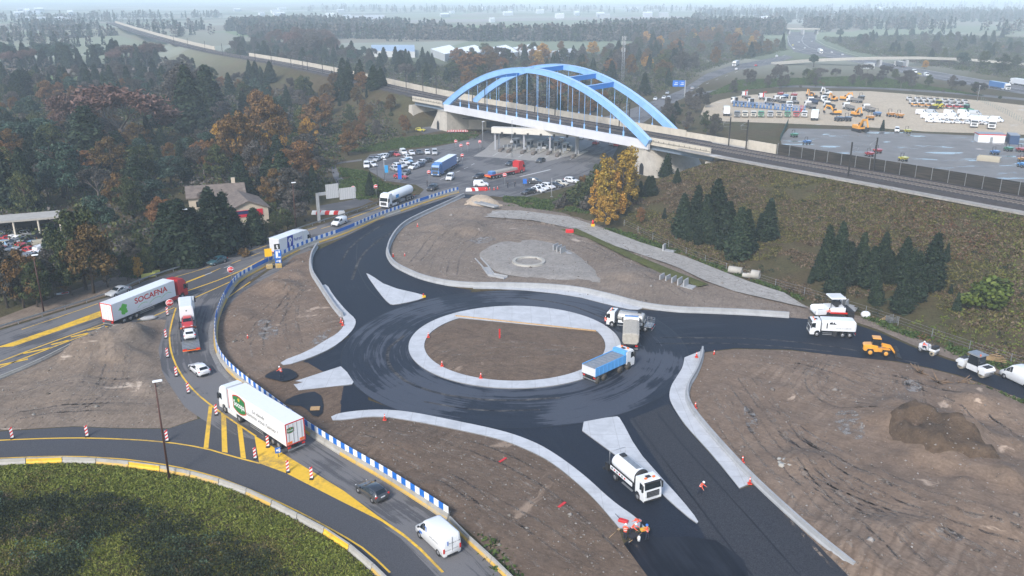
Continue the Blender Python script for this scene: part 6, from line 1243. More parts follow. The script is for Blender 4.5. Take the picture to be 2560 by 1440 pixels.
for k, c, x, y, hx, hy, p in (('small_van', 'white', 1122, 452, -10, 9, PL), ('suv', 'black', 1078, 477, -14, 7, 'left of the barrier end on the toll plaza'), ('hatchback', 'black', 1195, 446, -13, 4, PL), ('small_van', 'white', 1203, 466, 15, 0, PL), ('estate', 'dark', 1275, 413, -14, 4, PL), ('saloon', 'dark', 1349, 406, -13, 5, PL), ('suv', 'dark', 1338, 459, 15, 1, PL),
                              ('estate', 'black', 1320, 485, -16, 3, 'by the grass below the toll plaza'), ('hatchback', 'white', 1346, 480, 14, 3, 'by the grass below the toll plaza'), ('estate', 'white', 1356, 475, 14, 3, 'by the grass below the toll plaza'), ('suv', 'white', 1372, 472, 14, 3, 'by the grass below the toll plaza'), ('hatchback', 'cream', 1405, 463, 14, 2, 'by the grass below the toll plaza'), ('suv', 'white', 1430, 457, 14, 2, 'by the grass below the toll plaza'), ('hatchback', 'dark', 1391, 468, 14, 2, 'by the grass below the toll plaza'),
                              ('hatchback', 'white', 1281, 360, -7, 8, 'under the toll canopy'), ('hatchback', 'white', 1359, 374, -7, 7, 'under the toll canopy'), ('suv', 'beige', 1420, 378, -7, 7, 'under the toll canopy'), ('van', 'white', 1450, 350, -4, 8, 'beyond the toll canopy'), ('hatchback', 'white', 1516, 353, -6, 7, 'beyond the toll canopy'), ('hatchback', 'white', 1478, 350, 6, -5, 'beyond the toll canopy'), ('hatchback', 'red', 1488, 362, 8, -5, 'beyond the toll canopy'), ('hatchback', 'silver', 1529, 364, 8, -5, 'beyond the toll canopy'), ('small_van', 'lightblue', 1375, 352, 6, -5, 'under the toll canopy'), ('small_van', 'silver', 1404, 356, 6, -5, 'under the toll canopy'), ('hatchback', 'red', 1541, 367, 8, -5, 'beyond the toll canopy'),
                              ('hatchback', 'yellow', 1052, 328, 13, 1, 'on the turning loop by the left pier'), ('hatchback', 'yellow', 1194, 311, -9, -3, 'beside the left bridge pier'),
                              ('saloon', 'silver', 1666, 237, -6, 6, 'on the motorway link'), ('hatchback', 'white', 1657, 249, -6, 6, 'on the motorway link'), ('small_van', 'white', 1669, 252, -6, 6, 'on the motorway link'), ('hatchback', 'white', 1636, 252, -6, 6, 'on the motorway link'), ('hatchback', 'silver', 1729, 224, 8, -4, 'on the motorway link'),
                              ('hatchback', 'red', 1888, 166, 8, -3, 'on the ramp left of the yard'), ('hatchback', 'lightblue', 1932, 160, 8, -2, 'on the ramp left of the yard'), ('estate', 'white', 1838, 176, 9, -4, 'on the ramp left of the yard'), ('suv', 'white', 1940, 143, -6, 3, 'on the ramp left of the yard')):
    car(k, c, x, y, hx, hy, p, True, group='traffic round the toll plaza' if p == PL else None)
for c, x, y in (('white', 1986, 125), ('yellow', 1984, 116), ('white', 1999, 109), ('white', 2014, 123), ('silver', 2031, 107), ('grey', 2029, 102), ('white', 2108, 140), ('white', 2081, 134)): car('hatchback', c, x, y, 4, 4, 'on the motorway below the far overpass', True, group='cars on the motorway', z=.07)
for k, c, x, y in (('van', 'white', 2287, 183), ('estate', 'yellow', 2299, 187), ('van', 'white', 2317, 191)): car(k, c, x, y, 8, 2, 'on the motorway right of the slender overpass', True, group='cars on the motorway', z=.07)
rs = random.Random(11)
SC_C = ['white', 'silver', 'white', 'grey', 'lightblue', 'red', 'dark', 'white', 'silver', 'beige', 'black', 'navy']
for i in range(44):
    rr, cc = divmod(i, 9); x = -10 + cc * 17 + rs.uniform(-4, 4); y = 590 + rr * 14 + rs.uniform(-3, 3)
    car(rs.choice(['hatchback', 'estate', 'saloon', 'hatchback', 'small_van']), rs.choice(SC_C), x, y, rs.choice([14, -14]), rs.uniform(-5, 5), 'in the scrapyard below the carport', True, group='scrapped cars')
# ------------------------------------------------------------------ equipment yard
YD = 'in the equipment yard'
def simple_truck(bed, colour='white', load=None):
    rig = Rig(P_(colour), P_(load) if load in PAINTS else plain('grey truck bed', (.2, .19, .18), .7)); cab(rig, 3.4, True, visor=False); wheels(rig, (2.1, -2.0, -3.2)); chassis(rig, -3.8, 1.6)
    b = rig.new('bed')
    if bed == 'tipper':
        b.bx(-4, 1.2, -1.2, 1.2, 1.1, 1.25, PN2); b.bx(-4, 1.2, -1.22, -1.14, 1.25, 1.95, PN2); b.bx(-4, 1.2, 1.14, 1.22, 1.25, 1.95, PN2); b.bx(1.1, 1.2, -1.2, 1.2, 1.25, 2.4, PN2); b.bx(-4.05, -4, -1.2, 1.2, 1.2, 1.9, PN2)
    elif bed == 'box': b.bx(-4.4, 1.3, -1.25, 1.25, 1.1, 3.7, WHI, .03)
    elif bed == 'flat': b.bx(-4, 1.2, -1.2, 1.2, 1.1, 1.3, PN2); b.bx(.9, 1.2, -.9, .9, 1.3, 2.9, DRK)
    elif bed == 'crane': b.bx(-4, .6, -1.2, 1.2, 1.1, 1.3, PN2); arm(b, [(.9, 1.3, .2), (.9, 3.4, .2), (-1.6, 3.9, .15)], .2, 0, RED)
    return rig
def small_dumper(col):
    rig = Rig(P_(col)); 
    for x in (-.9, .9):
        for s in (1, -1): w = rig.new('wheel'); w.wheel(x, s * .85, .45, .35, TYR, RIM, 10)
    b = rig.new('skip'); b.loft([[(.1, -.6, .7), (1.2, -.6, .7), (1.2, .6, .7), (.1, .6, .7)], [(-.1, -.9, 1.6), (1.9, -.9, 1.5), (1.9, .9, 1.5), (-.1, .9, 1.6)]], PNT); b = rig.new('engine_body'); b.bx(-1.7, -.3, -.6, .6, .5, 1.2, PNT, .08)
    b = rig.new('roll_bar'); b.bx(-.6, -.5, -.6, -.5, 1.2, 2.6, DRK); b.bx(-.6, -.5, .5, .6, 1.2, 2.6, DRK); b.bx(-.6, -.5, -.5, .5, 2.5, 2.6, DRK); return rig
def lift(col):
    rig = Rig(P_(col)); b = rig.new('base'); b.bx(-1.2, 1.2, -.55, .55, .3, .75, PNT, .06)
    for x in (-.8, .8):
        for s in (1, -1): w = rig.new('wheel'); w.wheel(x, s * .6, .3, .2, TYR, RIM, 8)
    b = rig.new('scissor')
    for k in range(4): b.bx(-1.0, 1.0, -.4, .4, .8 + k * .22, .95 + k * .22, PNT)
    b = rig.new('basket'); b.bx(-1.25, 1.25, -.55, .55, 1.72, 1.8, PNT)
    for x in (-1.22, 0, 1.22):
        for s in (1, -1): b.bx(x - .04, x + .04, s * .52 - .03, s * .52 + .03, 1.8, 2.85, PNT)
    for z in (2.3, 2.8):
        for s in (1, -1): b.bx(-1.25, 1.25, s * .52 - .03, s * .52 + .03, z, z + .08, PNT)
        b.bx(-1.25, -1.18, -.5, .5, z, z + .08, PNT); b.bx(1.18, 1.25, -.5, .5, z, z + .08, PNT)
    return rig
def mini_excavator(col): 
    rig = excavator(col); return rig
PROTO = {}
def yard(key, maker, name, px, py, hx, hy, desc, cat, plc=YD, grp='machines in the equipment yard', s=1.08):
    if key not in PROTO: o = PROTO[key] = maker().build(name, True)
    else: o = copy_tree(PROTO[key])
    put(o, px, py, hx, hy, desc, plc, cat, grp, .05, s)
for x, y, hx, hy in ((1846, 260, -9, -1), (1883, 264, -9, -3), (1924, 262, -8, -3), (1945, 255, 9, 1), (1969, 269, 9, 3), (1988, 259, -8, -4), (2048, 254, 9, 1)): yard('tw', lambda: simple_truck('flat'), 'flatbed_truck', x, y, hx, hy, 'small white flatbed truck', 'truck')
for x, y, hx, hy in ((2026, 271, -10, -3), (2122, 275, -10, -3), (2172, 279, -10, -3), (2135, 256, -9, -1), (1949, 256, -9, -2)): yard('tt', lambda: simple_truck('tipper'), 'tipper_truck', x, y, hx, hy, 'white tipper truck with grey bed', 'truck')
yard('tg', lambda: simple_truck('tipper', 'white', 'dark'), 'tipper_truck', 2073, 271, -10, -3, 'white truck with dark green bed', 'truck'); yard('td', lambda: simple_truck('tipper', 'white', 'navy'), 'tipper_truck', 2032, 260, -10, -3, 'white truck with covered navy bed', 'truck')
yard('tc', lambda: simple_truck('crane', 'white'), 'crane_truck', 1911, 250, -9, -2, 'white crane truck with red jib', 'truck'); yard('tc', None, 'crane_truck', 1866, 246, -8, -3, 'white crane truck with red jib', 'truck')
yard('bx', lambda: simple_truck('box'), 'box_truck', 1816, 292, -1, -9, 'white box truck seen from behind', 'truck'); yard('bx', None, 'box_truck', 2035, 303, 3, -9, 'white box truck by the puddles', 'truck', s=1.15)
for x, c in ((1842, 'grey'), (1862, 'cream'), (1883, 'cream'), (1902, 'green'), (1925, 'silver'), (1947, 'beige'), (1968, 'green'), (1990, 'red'), (2010, 'white')): yard('tf' + c, lambda: simple_truck('tipper', c, c), 'parked_truck', x, 296, 0, 9, f'{c} truck parked nose out', 'truck', 'in the front row of the yard', s=.95)
for i in range(20):
    x = 1836 + i * 9.2 + rs.uniform(-1, 1); yard('lf', lambda: lift('blue'), 'platform_lift', x, 268 + i * .75, 2, 6, 'blue folded platform lift', 'lift', 'in the blue row of the yard', 'blue platform lifts', .95)
yard('lr', lambda: lift('red'), 'platform_lift', 2004, 283, 2, 6, 'red folded platform lift', 'lift')
for c, x, y, hx, hy in (('orange', 2027, 243, -8, 2), ('white', 2068, 238, -9, 1), ('orange', 2084, 253, -9, 2), ('orange', 2112, 251, 9, 1), ('orange', 2089, 287, -9, 0), ('orange', 2140, 291, 9, 2), ('brown', 2040, 252, -9, 1)): yard('ex' + c, lambda: excavator(c), 'excavator', x, y, hx, hy, f'{c} excavator', 'excavator', s=.9)
yard('exo', lambda: excavator('orange'), 'excavator', 2148, 329, 8, 2, 'bright orange excavator with folded arm', 'excavator', 'beside the noise barrier mast', None, 1.15)
for c, x, y in (('red', 1951, 240), ('red', 1985, 243), ('dark', 2153, 249), ('blue', 1963, 246), ('blue', 2192, 291), ('orange', 2226, 292), ('orange', 2248, 295), ('orange', 2175, 300), ('navy', 2118, 303), ('navy', 2096, 303)): yard('dm' + c, lambda: small_dumper(c), 'site_dumper', x, y, 7, 2, f'{c} site dumper', 'dumper', s=1.3)
for r_, (y0, n, x0) in enumerate(((252, 9, 2274), (261, 9, 2278), (267, 8, 2286))):
    for i in range(n):
        c = ['white', 'white', 'orange', 'red'][0 if r_ < 2 else (2 if i < 5 else 3)]; x = x0 + i * 17 + rs.uniform(-2, 2)
        yard('rl' + c, lambda: tandem_roller(c, False), 'compact_roller', x, y0 + i * .9, 6, 2, f'small {c} roller', 'roller', 'in the roller rows of the yard', 'small rollers in the yard', 1.35)
for i, (x, y) in enumerate(((2305, 287), (2330, 287), (2375, 288), (2410, 287), (2438, 289))): car('van', ['white', 'silver', 'white', 'white', 'silver'][i], x, y, 12, 1, 'in the rear van row of the yard', True, group='white vans in the yard', s=.95)
for i, (x, y) in enumerate(((2318, 297), (2338, 297), (2358, 298), (2383, 299), (2415, 300), (2440, 302), (2465, 304), (2492, 305))): car('van', 'white', x, y, 12, 1, 'in the middle van row of the yard', True, group='white vans in the yard', s=.95)
for i, (x, y) in enumerate(((2327, 306), (2348, 307), (2371, 308), (2396, 309), (2421, 310), (2450, 311), (2462, 312))): car(['small_van', 'small_van', 'hatchback', 'estate', 'hatchback', 'small_van', 'saloon'][i], 'white', x, y, 12, 1, 'in the front car row of the yard', True, group='white cars in the yard', s=1.0)
for x, y in ((2434, 321), (2478, 325)): yard('twf', lambda: simple_truck('box'), 'box_truck', x, y, -2, 9, 'white lorry facing the barrier', 'truck', s=1.1)
car('small_van', 'white', 2242, 333, 0, 9, 'alone on the yard edge', True, desc='white van'); car('suv', 'navy', 2504, 352, -12, 0, 'beside the white site hut', True)
yard('ldg', lambda: loader('green'), 'wheel_loader', 2418, 283, 8, 1, 'green loader', 'loader', s=1.3); yard('ldy', lambda: loader('yellow'), 'wheel_loader', 2342, 272, -8, 1, 'yellow loader', 'loader', s=1.4)
for c, x, y in (('red', 2173, 391), ('red', 2193, 383), ('yellow', 2257, 403), ('yellow', 2268, 333), ('blue', 2017, 361), ('green', 1985, 343), ('green', 2520, 378), ('blue', 2486, 387), ('skyblue', 2555, 418), ('orange', 2556, 405), ('red', 2550, 380)): yard('dd' + c, lambda: small_dumper(c), 'site_dumper', x, y, 7, 2, f'{c} machine', 'machine', 'on the grey asphalt yard', 'machines on the asphalt yard', 1.0)
b = MB(); b.bx(-3, 3, -1.5, 1.5, 0, .25, 0); b.bx(-3, 3, -1.5, -1.38, .25, 1.3, 0); b.bx(-3, 3, 1.38, 1.5, .25, 1.3, 0); b.bx(-3, -2.88, -1.38, 1.38, .25, 1.3, 0); b.bx(2.88, 3, -1.38, 1.38, .25, 1.3, 0); o = b.build('skip_container', P_('beige')); put(o, 2472, 402, 10, 1, 'low beige open skip', 'on the grey asphalt yard', 'skip', None, .05, 1.1)
# ================================================================== vegetation
def quads_mesh(name, C, size, mat, up=.3, flat=.0, elong=1.6, seed=0, outward=None, bend=0):
    """many separate leaf clumps: small bent quads facing all ways"""
    rs = np.random.RandomState(seed); n = len(C); C = np.asarray(C, float); size = np.broadcast_to(size, (n,))
    nr = rs.normal(size=(n, 3)); 
    if outward is not None: nr = nr * .75 + outward * 1.0
    nr[:, 2] += up; nr /= np.linalg.norm(nr, axis=1)[:, None]
    a = rs.normal(size=(n, 3)); a -= (a * nr).sum(1)[:, None] * nr; a /= np.linalg.norm(a, axis=1)[:, None]; b = np.cross(nr, a)
    s = (size * rs.uniform(.6, 1.3, n))[:, None]; a = a * s * elong * .5; b = b * s * .5; k = nr * s * .22
    V = np.stack([C - a - b * .5, C - b + k, C + a * .2 - b * .9, C + a, C + a * .3 + b, C - a * .6 + b * .8 + k], 1).reshape(-1, 3)
    i = np.arange(n)[:, None] * 6
    F = np.concatenate([i + [0, 1, 2, 5], i + [2, 3, 4, 5]], 1).reshape(-1, 4)
    return arr_mesh(name, V, F, mat)
def arr_mesh(name, V, F, mat):
    me = bpy.data.meshes.new(name); n = len(F); k = F.shape[1]
    me.vertices.add(len(V)); me.vertices.foreach_set('co', np.ascontiguousarray(V, np.float32).ravel())
    me.loops.add(n * k); me.loops.foreach_set('vertex_index', np.ascontiguousarray(F, np.int32).ravel())
    me.polygons.add(n); me.polygons.foreach_set('loop_start', np.arange(0, n * k, k, dtype=np.int32)); me.polygons.foreach_set('loop_total', np.full(n, k, np.int32))
    me.update(calc_edges=True); me.materials.append(mat); return me
def blob_pts(c, r, n, rs, shell=.6, sq=(1, 1, .75)):
    d = rs.normal(size=(n, 3)); d /= np.linalg.norm(d, axis=1)[:, None]; rad = (shell + (1 - shell) * rs.uniform(0, 1, n) ** .5)[:, None]
    return np.array(c) + d * rad * r * np.array(sq), d
M_BARK = plain('grey brown bark', (.075, .058, .045), .95, 0, .3, 4)
LEAF = dict(
    conifer=leafy('dark conifer needles', [(.005, .011, .006), (.009, .02, .01), (.015, .03, .013), (.03, .045, .02)], var=.3),
    pine=leafy('blue green pine needles', [(.01, .026, .018), (.02, .045, .03), (.042, .075, .05), (.075, .11, .08)], var=.3),
    rust=leafy('rust brown leaves', [(.06, .032, .014), (.115, .06, .02), (.165, .09, .028), (.2, .125, .045)], var=.35),
    gold=leafy('golden autumn leaves', [(.14, .075, .012), (.28, .15, .02), (.4, .23, .03), (.46, .3, .06)], var=.2),
    olive=leafy('dull olive leaves', [(.014, .024, .009), (.03, .045, .015), (.055, .07, .02), (.09, .095, .03)], var=.35),
    brown=leafy('grey brown twigs', [(.034, .031, .027), (.06, .054, .046), (.085, .076, .064), (.12, .107, .092)], var=.3),
    red=leafy('reddish twigs', [(.06, .036, .03), (.1, .06, .048), (.14, .085, .066), (.17, .11, .088)], var=.25),
    lime=leafy('bright olive needles', [(.035, .05, .008), (.06, .085, .012), (.095, .125, .02), (.13, .155, .035)], var=.1))
def trunk_mesh(h, r, limbs, rs, spread, top=.75):
    b = MB(); b.cyl((0, 0, -.5), (0, 0, h * top), r, r * .3, 7); 
    for i in range(limbs):
        z = h * rs.uniform(.22, .7); a = rs.uniform(0, 6.28); l = spread * rs.uniform(.5, .95)
        p1 = (math.cos(a) * l * .5, math.sin(a) * l * .5, z + l * .45); b.cyl((0, 0, z), p1, r * .42, r * .26, 5)
        for q in (-.5, .45): b.cyl(p1, (math.cos(a + q) * l, math.sin(a + q) * l, z + l * rs.uniform(.6, 1.0)), r * .24, r * .08, 4)
    return b.mesh('trunk', M_BARK)
TREES = {}
def make_tree(sp, k):
    rs = np.random.RandomState(hash((sp, k)) % 1000 if False else sum(map(ord, sp)) * 7 + k * 13)
    if sp in ('conifer', 'slim'):
        H = 10.0; Rb = 2.05 if sp == 'conifer' else .75; P = []; O = []; S = []
        nb = 260 if sp == 'conifer' else 120
        for i in range(nb):
            t = rs.uniform(0, 1) ** 1.25; z = .5 + t * 9.2; rr = Rb * ((1 - t) ** .8 * (.82 + .3 * rs.uniform())) * min(1, .55 + t * 4) + .06; a = rs.uniform(0, 6.283)
            c = np.array([math.cos(a) * rr * .82, math.sin(a) * rr * .82, z]); m = 30
            q = c + rs.normal(size=(m, 3)) * np.array([.3, .3, .34]) * (.45 + .75 * (1 - t)); q[:, 2] += np.linspace(-.1, .4, m)
            P.append(q); O.append(np.tile([math.cos(a), math.sin(a), .7], (m, 1))); S.append(np.full(m, .2 + .17 * (1 - t)))
        P = np.concatenate(P); O = np.concatenate(O); S = np.concatenate(S)
        crown = quads_mesh('crown', P, S, LEAF['conifer'], .2, seed=k, outward=O, elong=1.9)
        b = MB(); b.cyl((0, 0, -.6), (0, 0, 9.4), .2, .03, 7); tr = b.mesh('trunk', M_BARK); return tr, crown, H
    if sp == 'pine':
        H = 10.0; P = []; O = []
        for i in range(34):
            a = rs.uniform(0, 6.28); t = rs.uniform(0, 1); rr = 3.3 * math.sqrt(rs.uniform()) * (1 - .45 * t); z = 4 + 5.2 * t * (1 - .08 * rr) + 0
            p, d = blob_pts((math.cos(a) * rr, math.sin(a) * rr, z), rs.uniform(.8, 1.35), 150, rs, .65, (1, 1, .6)); P.append(p); O.append(d)
        return trunk_mesh(H, .3, 7, rs, 3), quads_mesh('crown', np.concatenate(P), .27, LEAF['pine'], .5, seed=k, outward=np.concatenate(O), elong=1.5), H
    if sp in ('bare', 'redbare'):
        H = 12.0; tips = []; b = MB(); b.cyl((0, 0, -.5), (0, 0, 4), .32, .2, 7)
        def grow(p, d, l, r, n):
            e = p + d * l; b.cyl(tuple(p), tuple(e), r, r * .6, 5 if n > 2 else 4, cap=False); tips.append((p, e, n))
            if n == 0: return
            for _ in range(3 if n > 1 else 3):
                nd = d + Vector(rs.normal(size=3) * .5); nd.z += .18; nd.normalize(); grow(e, nd, l * rs.uniform(.62, .82), r * .58, n - 1)
        for i in range(4): a = i * 1.57 + rs.uniform(-.4, .4); grow(Vector((0, 0, rs.uniform(2.6, 4))), Vector((math.cos(a) * .6, math.sin(a) * .6, .9)).normalized(), 2.6, .15, 4)
        P = []
        for p, e, n in tips:
            if n <= 1:
                m = 16; t = rs.uniform(.1, 1.3, m)[:, None]; P.append(np.array(p) + (np.array(e) - np.array(p)) * t + rs.normal(size=(m, 3)) * .32)
        return b.mesh('trunk', plain('pale branch bark', (.115, .095, .082), .95, 0, .25, 3)), quads_mesh('crown', np.concatenate(P), .2, LEAF['brown' if sp == 'bare' else 'red'], .2, seed=k, elong=3.2), H
    if sp == 'poplar':
        H = 12.0; P = []; O = []
        for i in range(54):
            a = rs.uniform(0, 6.28); t = rs.uniform(0, 1); rr = 2.5 * math.sqrt(rs.uniform(.05, 1)) * (1 - .72 * t) * (.55 + .6 * math.sin(min(1, t * 3) * 1.57)); z = 1.2 + 10.2 * t
            p, d = blob_pts((math.cos(a) * rr, math.sin(a) * rr, z), rs.uniform(.45, .85), 52, rs, .5, (1, 1, 1.25)); P.append(p); O.append(d)
        return trunk_mesh(H, .22, 9, rs, 1.9, .9), quads_mesh('crown', np.concatenate(P), .27, LEAF['gold'], .3, seed=k, outward=np.concatenate(O), elong=1.4), H
    if sp == 'shrub' or sp == 'lime':
        H = 3.0; P = []; O = []
        for i in range(20):
            a = rs.uniform(0, 6.28); rr = 1.25 * math.sqrt(rs.uniform()); z = .4 + 2.0 * rs.uniform() * (1 - .3 * rr); p, d = blob_pts((math.cos(a) * rr, math.sin(a) * rr, z), rs.uniform(.4, .65), 60, rs, .55); P.append(p); O.append(d)
        b = MB()
        for i in range(5): a = i * 1.3; b.cyl((0, 0, -.3), (math.cos(a) * .8, math.sin(a) * .8, 1.9), .05, .015, 4)
        return b.mesh('stems', M_BARK), quads_mesh('crown', np.concatenate(P), .2, LEAF['lime' if sp == 'lime' else ('olive', 'brown', 'rust', 'olive')[k % 4]], .4, seed=k, outward=np.concatenate(O)), H
    # broad crowned trees: rust, gold, olive, brown
    H = 11.0; P = []; O = []
    for i in range(46):
        a = rs.uniform(0, 6.28); t = rs.uniform(0, 1); rr = 4.0 * math.sqrt(rs.uniform(.02, 1)) * (math.sin((.18 + .8 * t) * math.pi) ** .6); z = 2.6 + 7.6 * t
        p, d = blob_pts((math.cos(a) * rr, math.sin(a) * rr, z), rs.uniform(.65, 1.35), 120, rs, .4, (1, 1, .8)); P.append(p); O.append(d)
    return trunk_mesh(H, .28, 10, rs, 3.6), quads_mesh('crown', np.concatenate(P), .25, LEAF[sp], .35, seed=k, outward=np.concatenate(O)), H
TN = dict(conifer=('conifer_tree', 'dark conical conifer'), slim=('cypress_tree', 'slim dark cypress'), pine=('pine_tree', 'blue green rounded pine'), bare=('bare_tree', 'bare grey tree'), redbare=('bare_tree', 'broad reddish bare tree'), poplar=('poplar_tree', 'golden upright poplar'), shrub=('shrub', 'low bushy shrub'), lime=('shrub', 'bright olive rounded bush'), rust=('autumn_tree', 'rust brown broad tree'), gold=('autumn_tree', 'golden brown broad tree'), olive=('leafy_tree', 'dull olive broad tree'), brown=('leafless_tree', 'grey brown leafless tree'))
trs = random.Random(21); GZ = lambda x, y: float(ground_z([x], [y])[0])
def on_ground(px, py):
    z = 0.0
    for _ in range(14): p = G(px, py, z); z = z * .4 + .6 * GZ(*p)
    p = G(px, py, z); return p[0], p[1], z
def tree(sp, x, y, h, plc, z=None, wide=1.0, grp=None):
    k = trs.randrange(4 if sp not in ('lime',) else 1)
    if (sp, k) not in TREES: TREES[(sp, k)] = make_tree(sp, k)
    tr, cr, H = TREES[(sp, k)]; z = GZ(x, y) if z is None else z
    o = link(TN[sp][0], None, None, (x, y, z - .05), trs.uniform(0, 6.28)); o.rotation_euler.x = trs.gauss(0, .03); o.rotation_euler.y = trs.gauss(0, .03); wide *= trs.uniform(.82, 1.2); s = h / H; o.scale = (s * wide, s * wide, s); o.empty_display_size = .5
    link('trunk' if sp not in ('shrub', 'lime') else 'stems', tr, o); link('crown', cr, o)
    size = 'small ' if sp not in ('shrub', 'lime') and h < 6 else 'tall ' if h > 13.5 else ''
    note(o, size + TN[sp][1], plc, 'tree' if sp not in ('shrub', 'lime') else 'shrub', grp); return o
def hero(sp, px, py, top, plc, wide=1.0, grp=None):
    x, y, z = on_ground(px, py); d0 = y * _ca - (z - CAM_H) * _sa; h = 1
    while PX(x, y, z + h)[1] > top and h < 40: h += .15
    tree(sp, x, y, h, plc, z, wide, grp)
SL = 'on the grass slope'
for px, py, tp in ((1707, 590, 486), (1735, 592, 466), (1760, 602, 486), (1790, 592, 452), (1775, 608, 520), (1817, 622, 504), (1842, 646, 518), (1866, 632, 527), (1915, 600, 500), (1900, 598, 535), (1745, 612, 560), (1720, 600, 545)): hero('conifer', px, py, tp, SL, 1.12)
for px, py, tp in ((2067, 690, 567), (2097, 692, 555), (2085, 737, 640), (2146, 706, 586), (2172, 718, 616), (2200, 692, 586), (2222, 706, 630), (2253, 706, 596), (2253, 782, 660), (2190, 762, 688), (2288, 752, 633), (2317, 722, 586), (2114, 710, 606), (2130, 690, 620), (2275, 715, 625), (2045, 700, 625)): hero('conifer', px, py, tp, 'above the sweeper lorry', 1.08)
for px, py, tp in ((2364, 655, 608), (2376, 735, 710), (2391, 778, 731), (2343, 686, 652), (1660, 548, 520)): hero('conifer', px, py, tp, 'standing apart ' + SL, 1.1)
hero('slim', 2027, 707, 668, 'at the foot of the slope conifers', 1.6); hero('slim', 2506, 762, 716, 'beside the bright olive bush', 1.4); hero('lime', 2470, 764, 680, SL, 1.35); hero('slim', 2205, 328, 300, 'on the yard edge', 1.6)
for px, py, tp, w in ((1490, 545, 425, .95), (1520, 548, 385, .95), (1552, 530, 372, .95), (1574, 505, 366, .9), (1506, 525, 440, .95), (1540, 545, 430, 1)): hero('poplar', px, py, tp, 'in front of the right bridge pier', w)
hero('gold', 1513, 572, 486, 'at the bend of the grey track', 1.0); hero('rust', 1600, 560, 515, SL + ' near the golden poplars', .8)
for px, py, tp in ((1663, 446, 386), (1600, 492, 452), (1618, 490, 440), (1630, 488, 440), (1692, 458, 420), (1585, 498, 460)): hero('conifer', px, py, tp, 'below the right bridge pier', 1.25)
for px, py, tp in ((1440, 515, 455), (1412, 512, 468), (1465, 500, 430), (1395, 520, 490), (1475, 525, 470), (1490, 470, 410), (1505, 450, 385), (1460, 465, 430)): hero('shrub', px, py, tp, 'left of the golden poplars', .8)
# wood along the old road and round the house
RW = 'beside the old road'
for px, py, tp in ((428, 662, 512), (462, 660, 500), (497, 652, 520), (540, 640, 474), (566, 628, 482), (440, 640, 505), (520, 640, 500), (590, 618, 520), (480, 665, 560), (412, 655, 560)): hero('conifer', px, py, tp, 'in the clump before the house', 1.35)
for sp, px, py, tp, w in (('olive', 215, 725, 515, .9), ('rust', 235, 735, 560, .8), ('olive', 180, 740, 600, .9), ('brown', 120, 745, 620, .8), ('rust', 60, 770, 620, .8), ('brown', 20, 770, 600, .8), ('olive', 95, 770, 650, .8), ('rust', 160, 735, 640, .7), ('brown', 270, 720, 610, .7), ('olive', 320, 705, 630, .8), ('gold', 345, 700, 640, .7), ('conifer', 150, 700, 560, 1.5), ('olive', 30, 720, 640, .8),
                       ('rust', 405, 570, 488, 1), ('olive', 350, 640, 580, 1), ('brown', 330, 660, 600, 1), ('olive', 375, 690, 620, .8), ('pine', 260, 600, 480, 1), ('olive', 650, 605, 540, .9), ('olive', 690, 590, 530, .9), ('brown', 740, 560, 470, .9), ('conifer', 640, 610, 520, 1.3), ('olive', 720, 575, 520, .9), ('shrub', 700, 592, 565, 1), ('shrub', 610, 640, 615, 1), ('olive', 588, 592, 522, .8), ('olive', 640, 580, 520, .9), ('brown', 520, 560, 470, .8), ('conifer', 925, 490, 430, .9)): hero(sp, px, py, tp, RW, w)
for sp, px, py, tp, w in (('redbare', 310, 375, 208, 1.5), ('redbare', 190, 350, 232, 1.3), ('conifer', 18, 520, 365, 1.3), ('conifer', 70, 525, 372, 1.3), ('pine', 160, 495, 345, 1.1), ('conifer', 235, 420, 266, 1.8), ('pine', 60, 400, 296, 1.5), ('pine', 110, 395, 292, 1.4), ('pine', 20, 400, 300, 1.4), ('conifer', 300, 430, 330, 1.8), ('conifer', 350, 500, 390, 1.5), ('conifer', 115, 450, 335, 1.6),
                       ('rust', 600, 440, 268, 1.0), ('rust', 680, 400, 232, 1.0), ('rust', 795, 340, 240, 1.0), ('gold', 700, 400, 285, .9), ('gold', 770, 380, 292, .9), ('rust', 760, 470, 350, 1), ('rust', 650, 350, 222, 1.0), ('gold', 575, 400, 300, .9), ('brown', 640, 460, 350, 1), ('rust', 720, 480, 370, 1), ('rust', 690, 520, 420, .9), ('brown', 600, 500, 420, .9), ('conifer', 480, 330, 165, 1.6), ('conifer', 520, 300, 165, 1.6), ('brown', 470, 300, 160, 1.1)): hero(sp, px, py, tp, 'in the wood behind the house', w)
def scatter(poly, n, mix, hr, plc, sep, seed, mask=None, wide=(.85, 1.15), grp=None):
    r = random.Random(seed); W = GP(poly); xs = [p[0] for p in W]; ys = [p[1] for p in W]; got = []; tries = 0
    sps = [s for s, w in mix]; ws = [w for s, w in mix]
    while len(got) < n and tries < n * 40:
        tries += 1; x, y = r.uniform(min(xs), max(xs)), r.uniform(min(ys), max(ys))
        if not inside([x], [y], W)[0] or any((x - a) ** 2 + (y - c) ** 2 < sep * sep for a, c in got): continue
        if mask and mask(x, y): continue
        got.append((x, y)); sp = r.choices(sps, ws)[0]; h = r.uniform(*hr) * {'shrub': .3, 'slim': .75, 'pine': .9}.get(sp, 1); tree(sp, x, y, h, plc, None, r.uniform(*wide) * (1.25 if sp == 'conifer' else 1), grp)
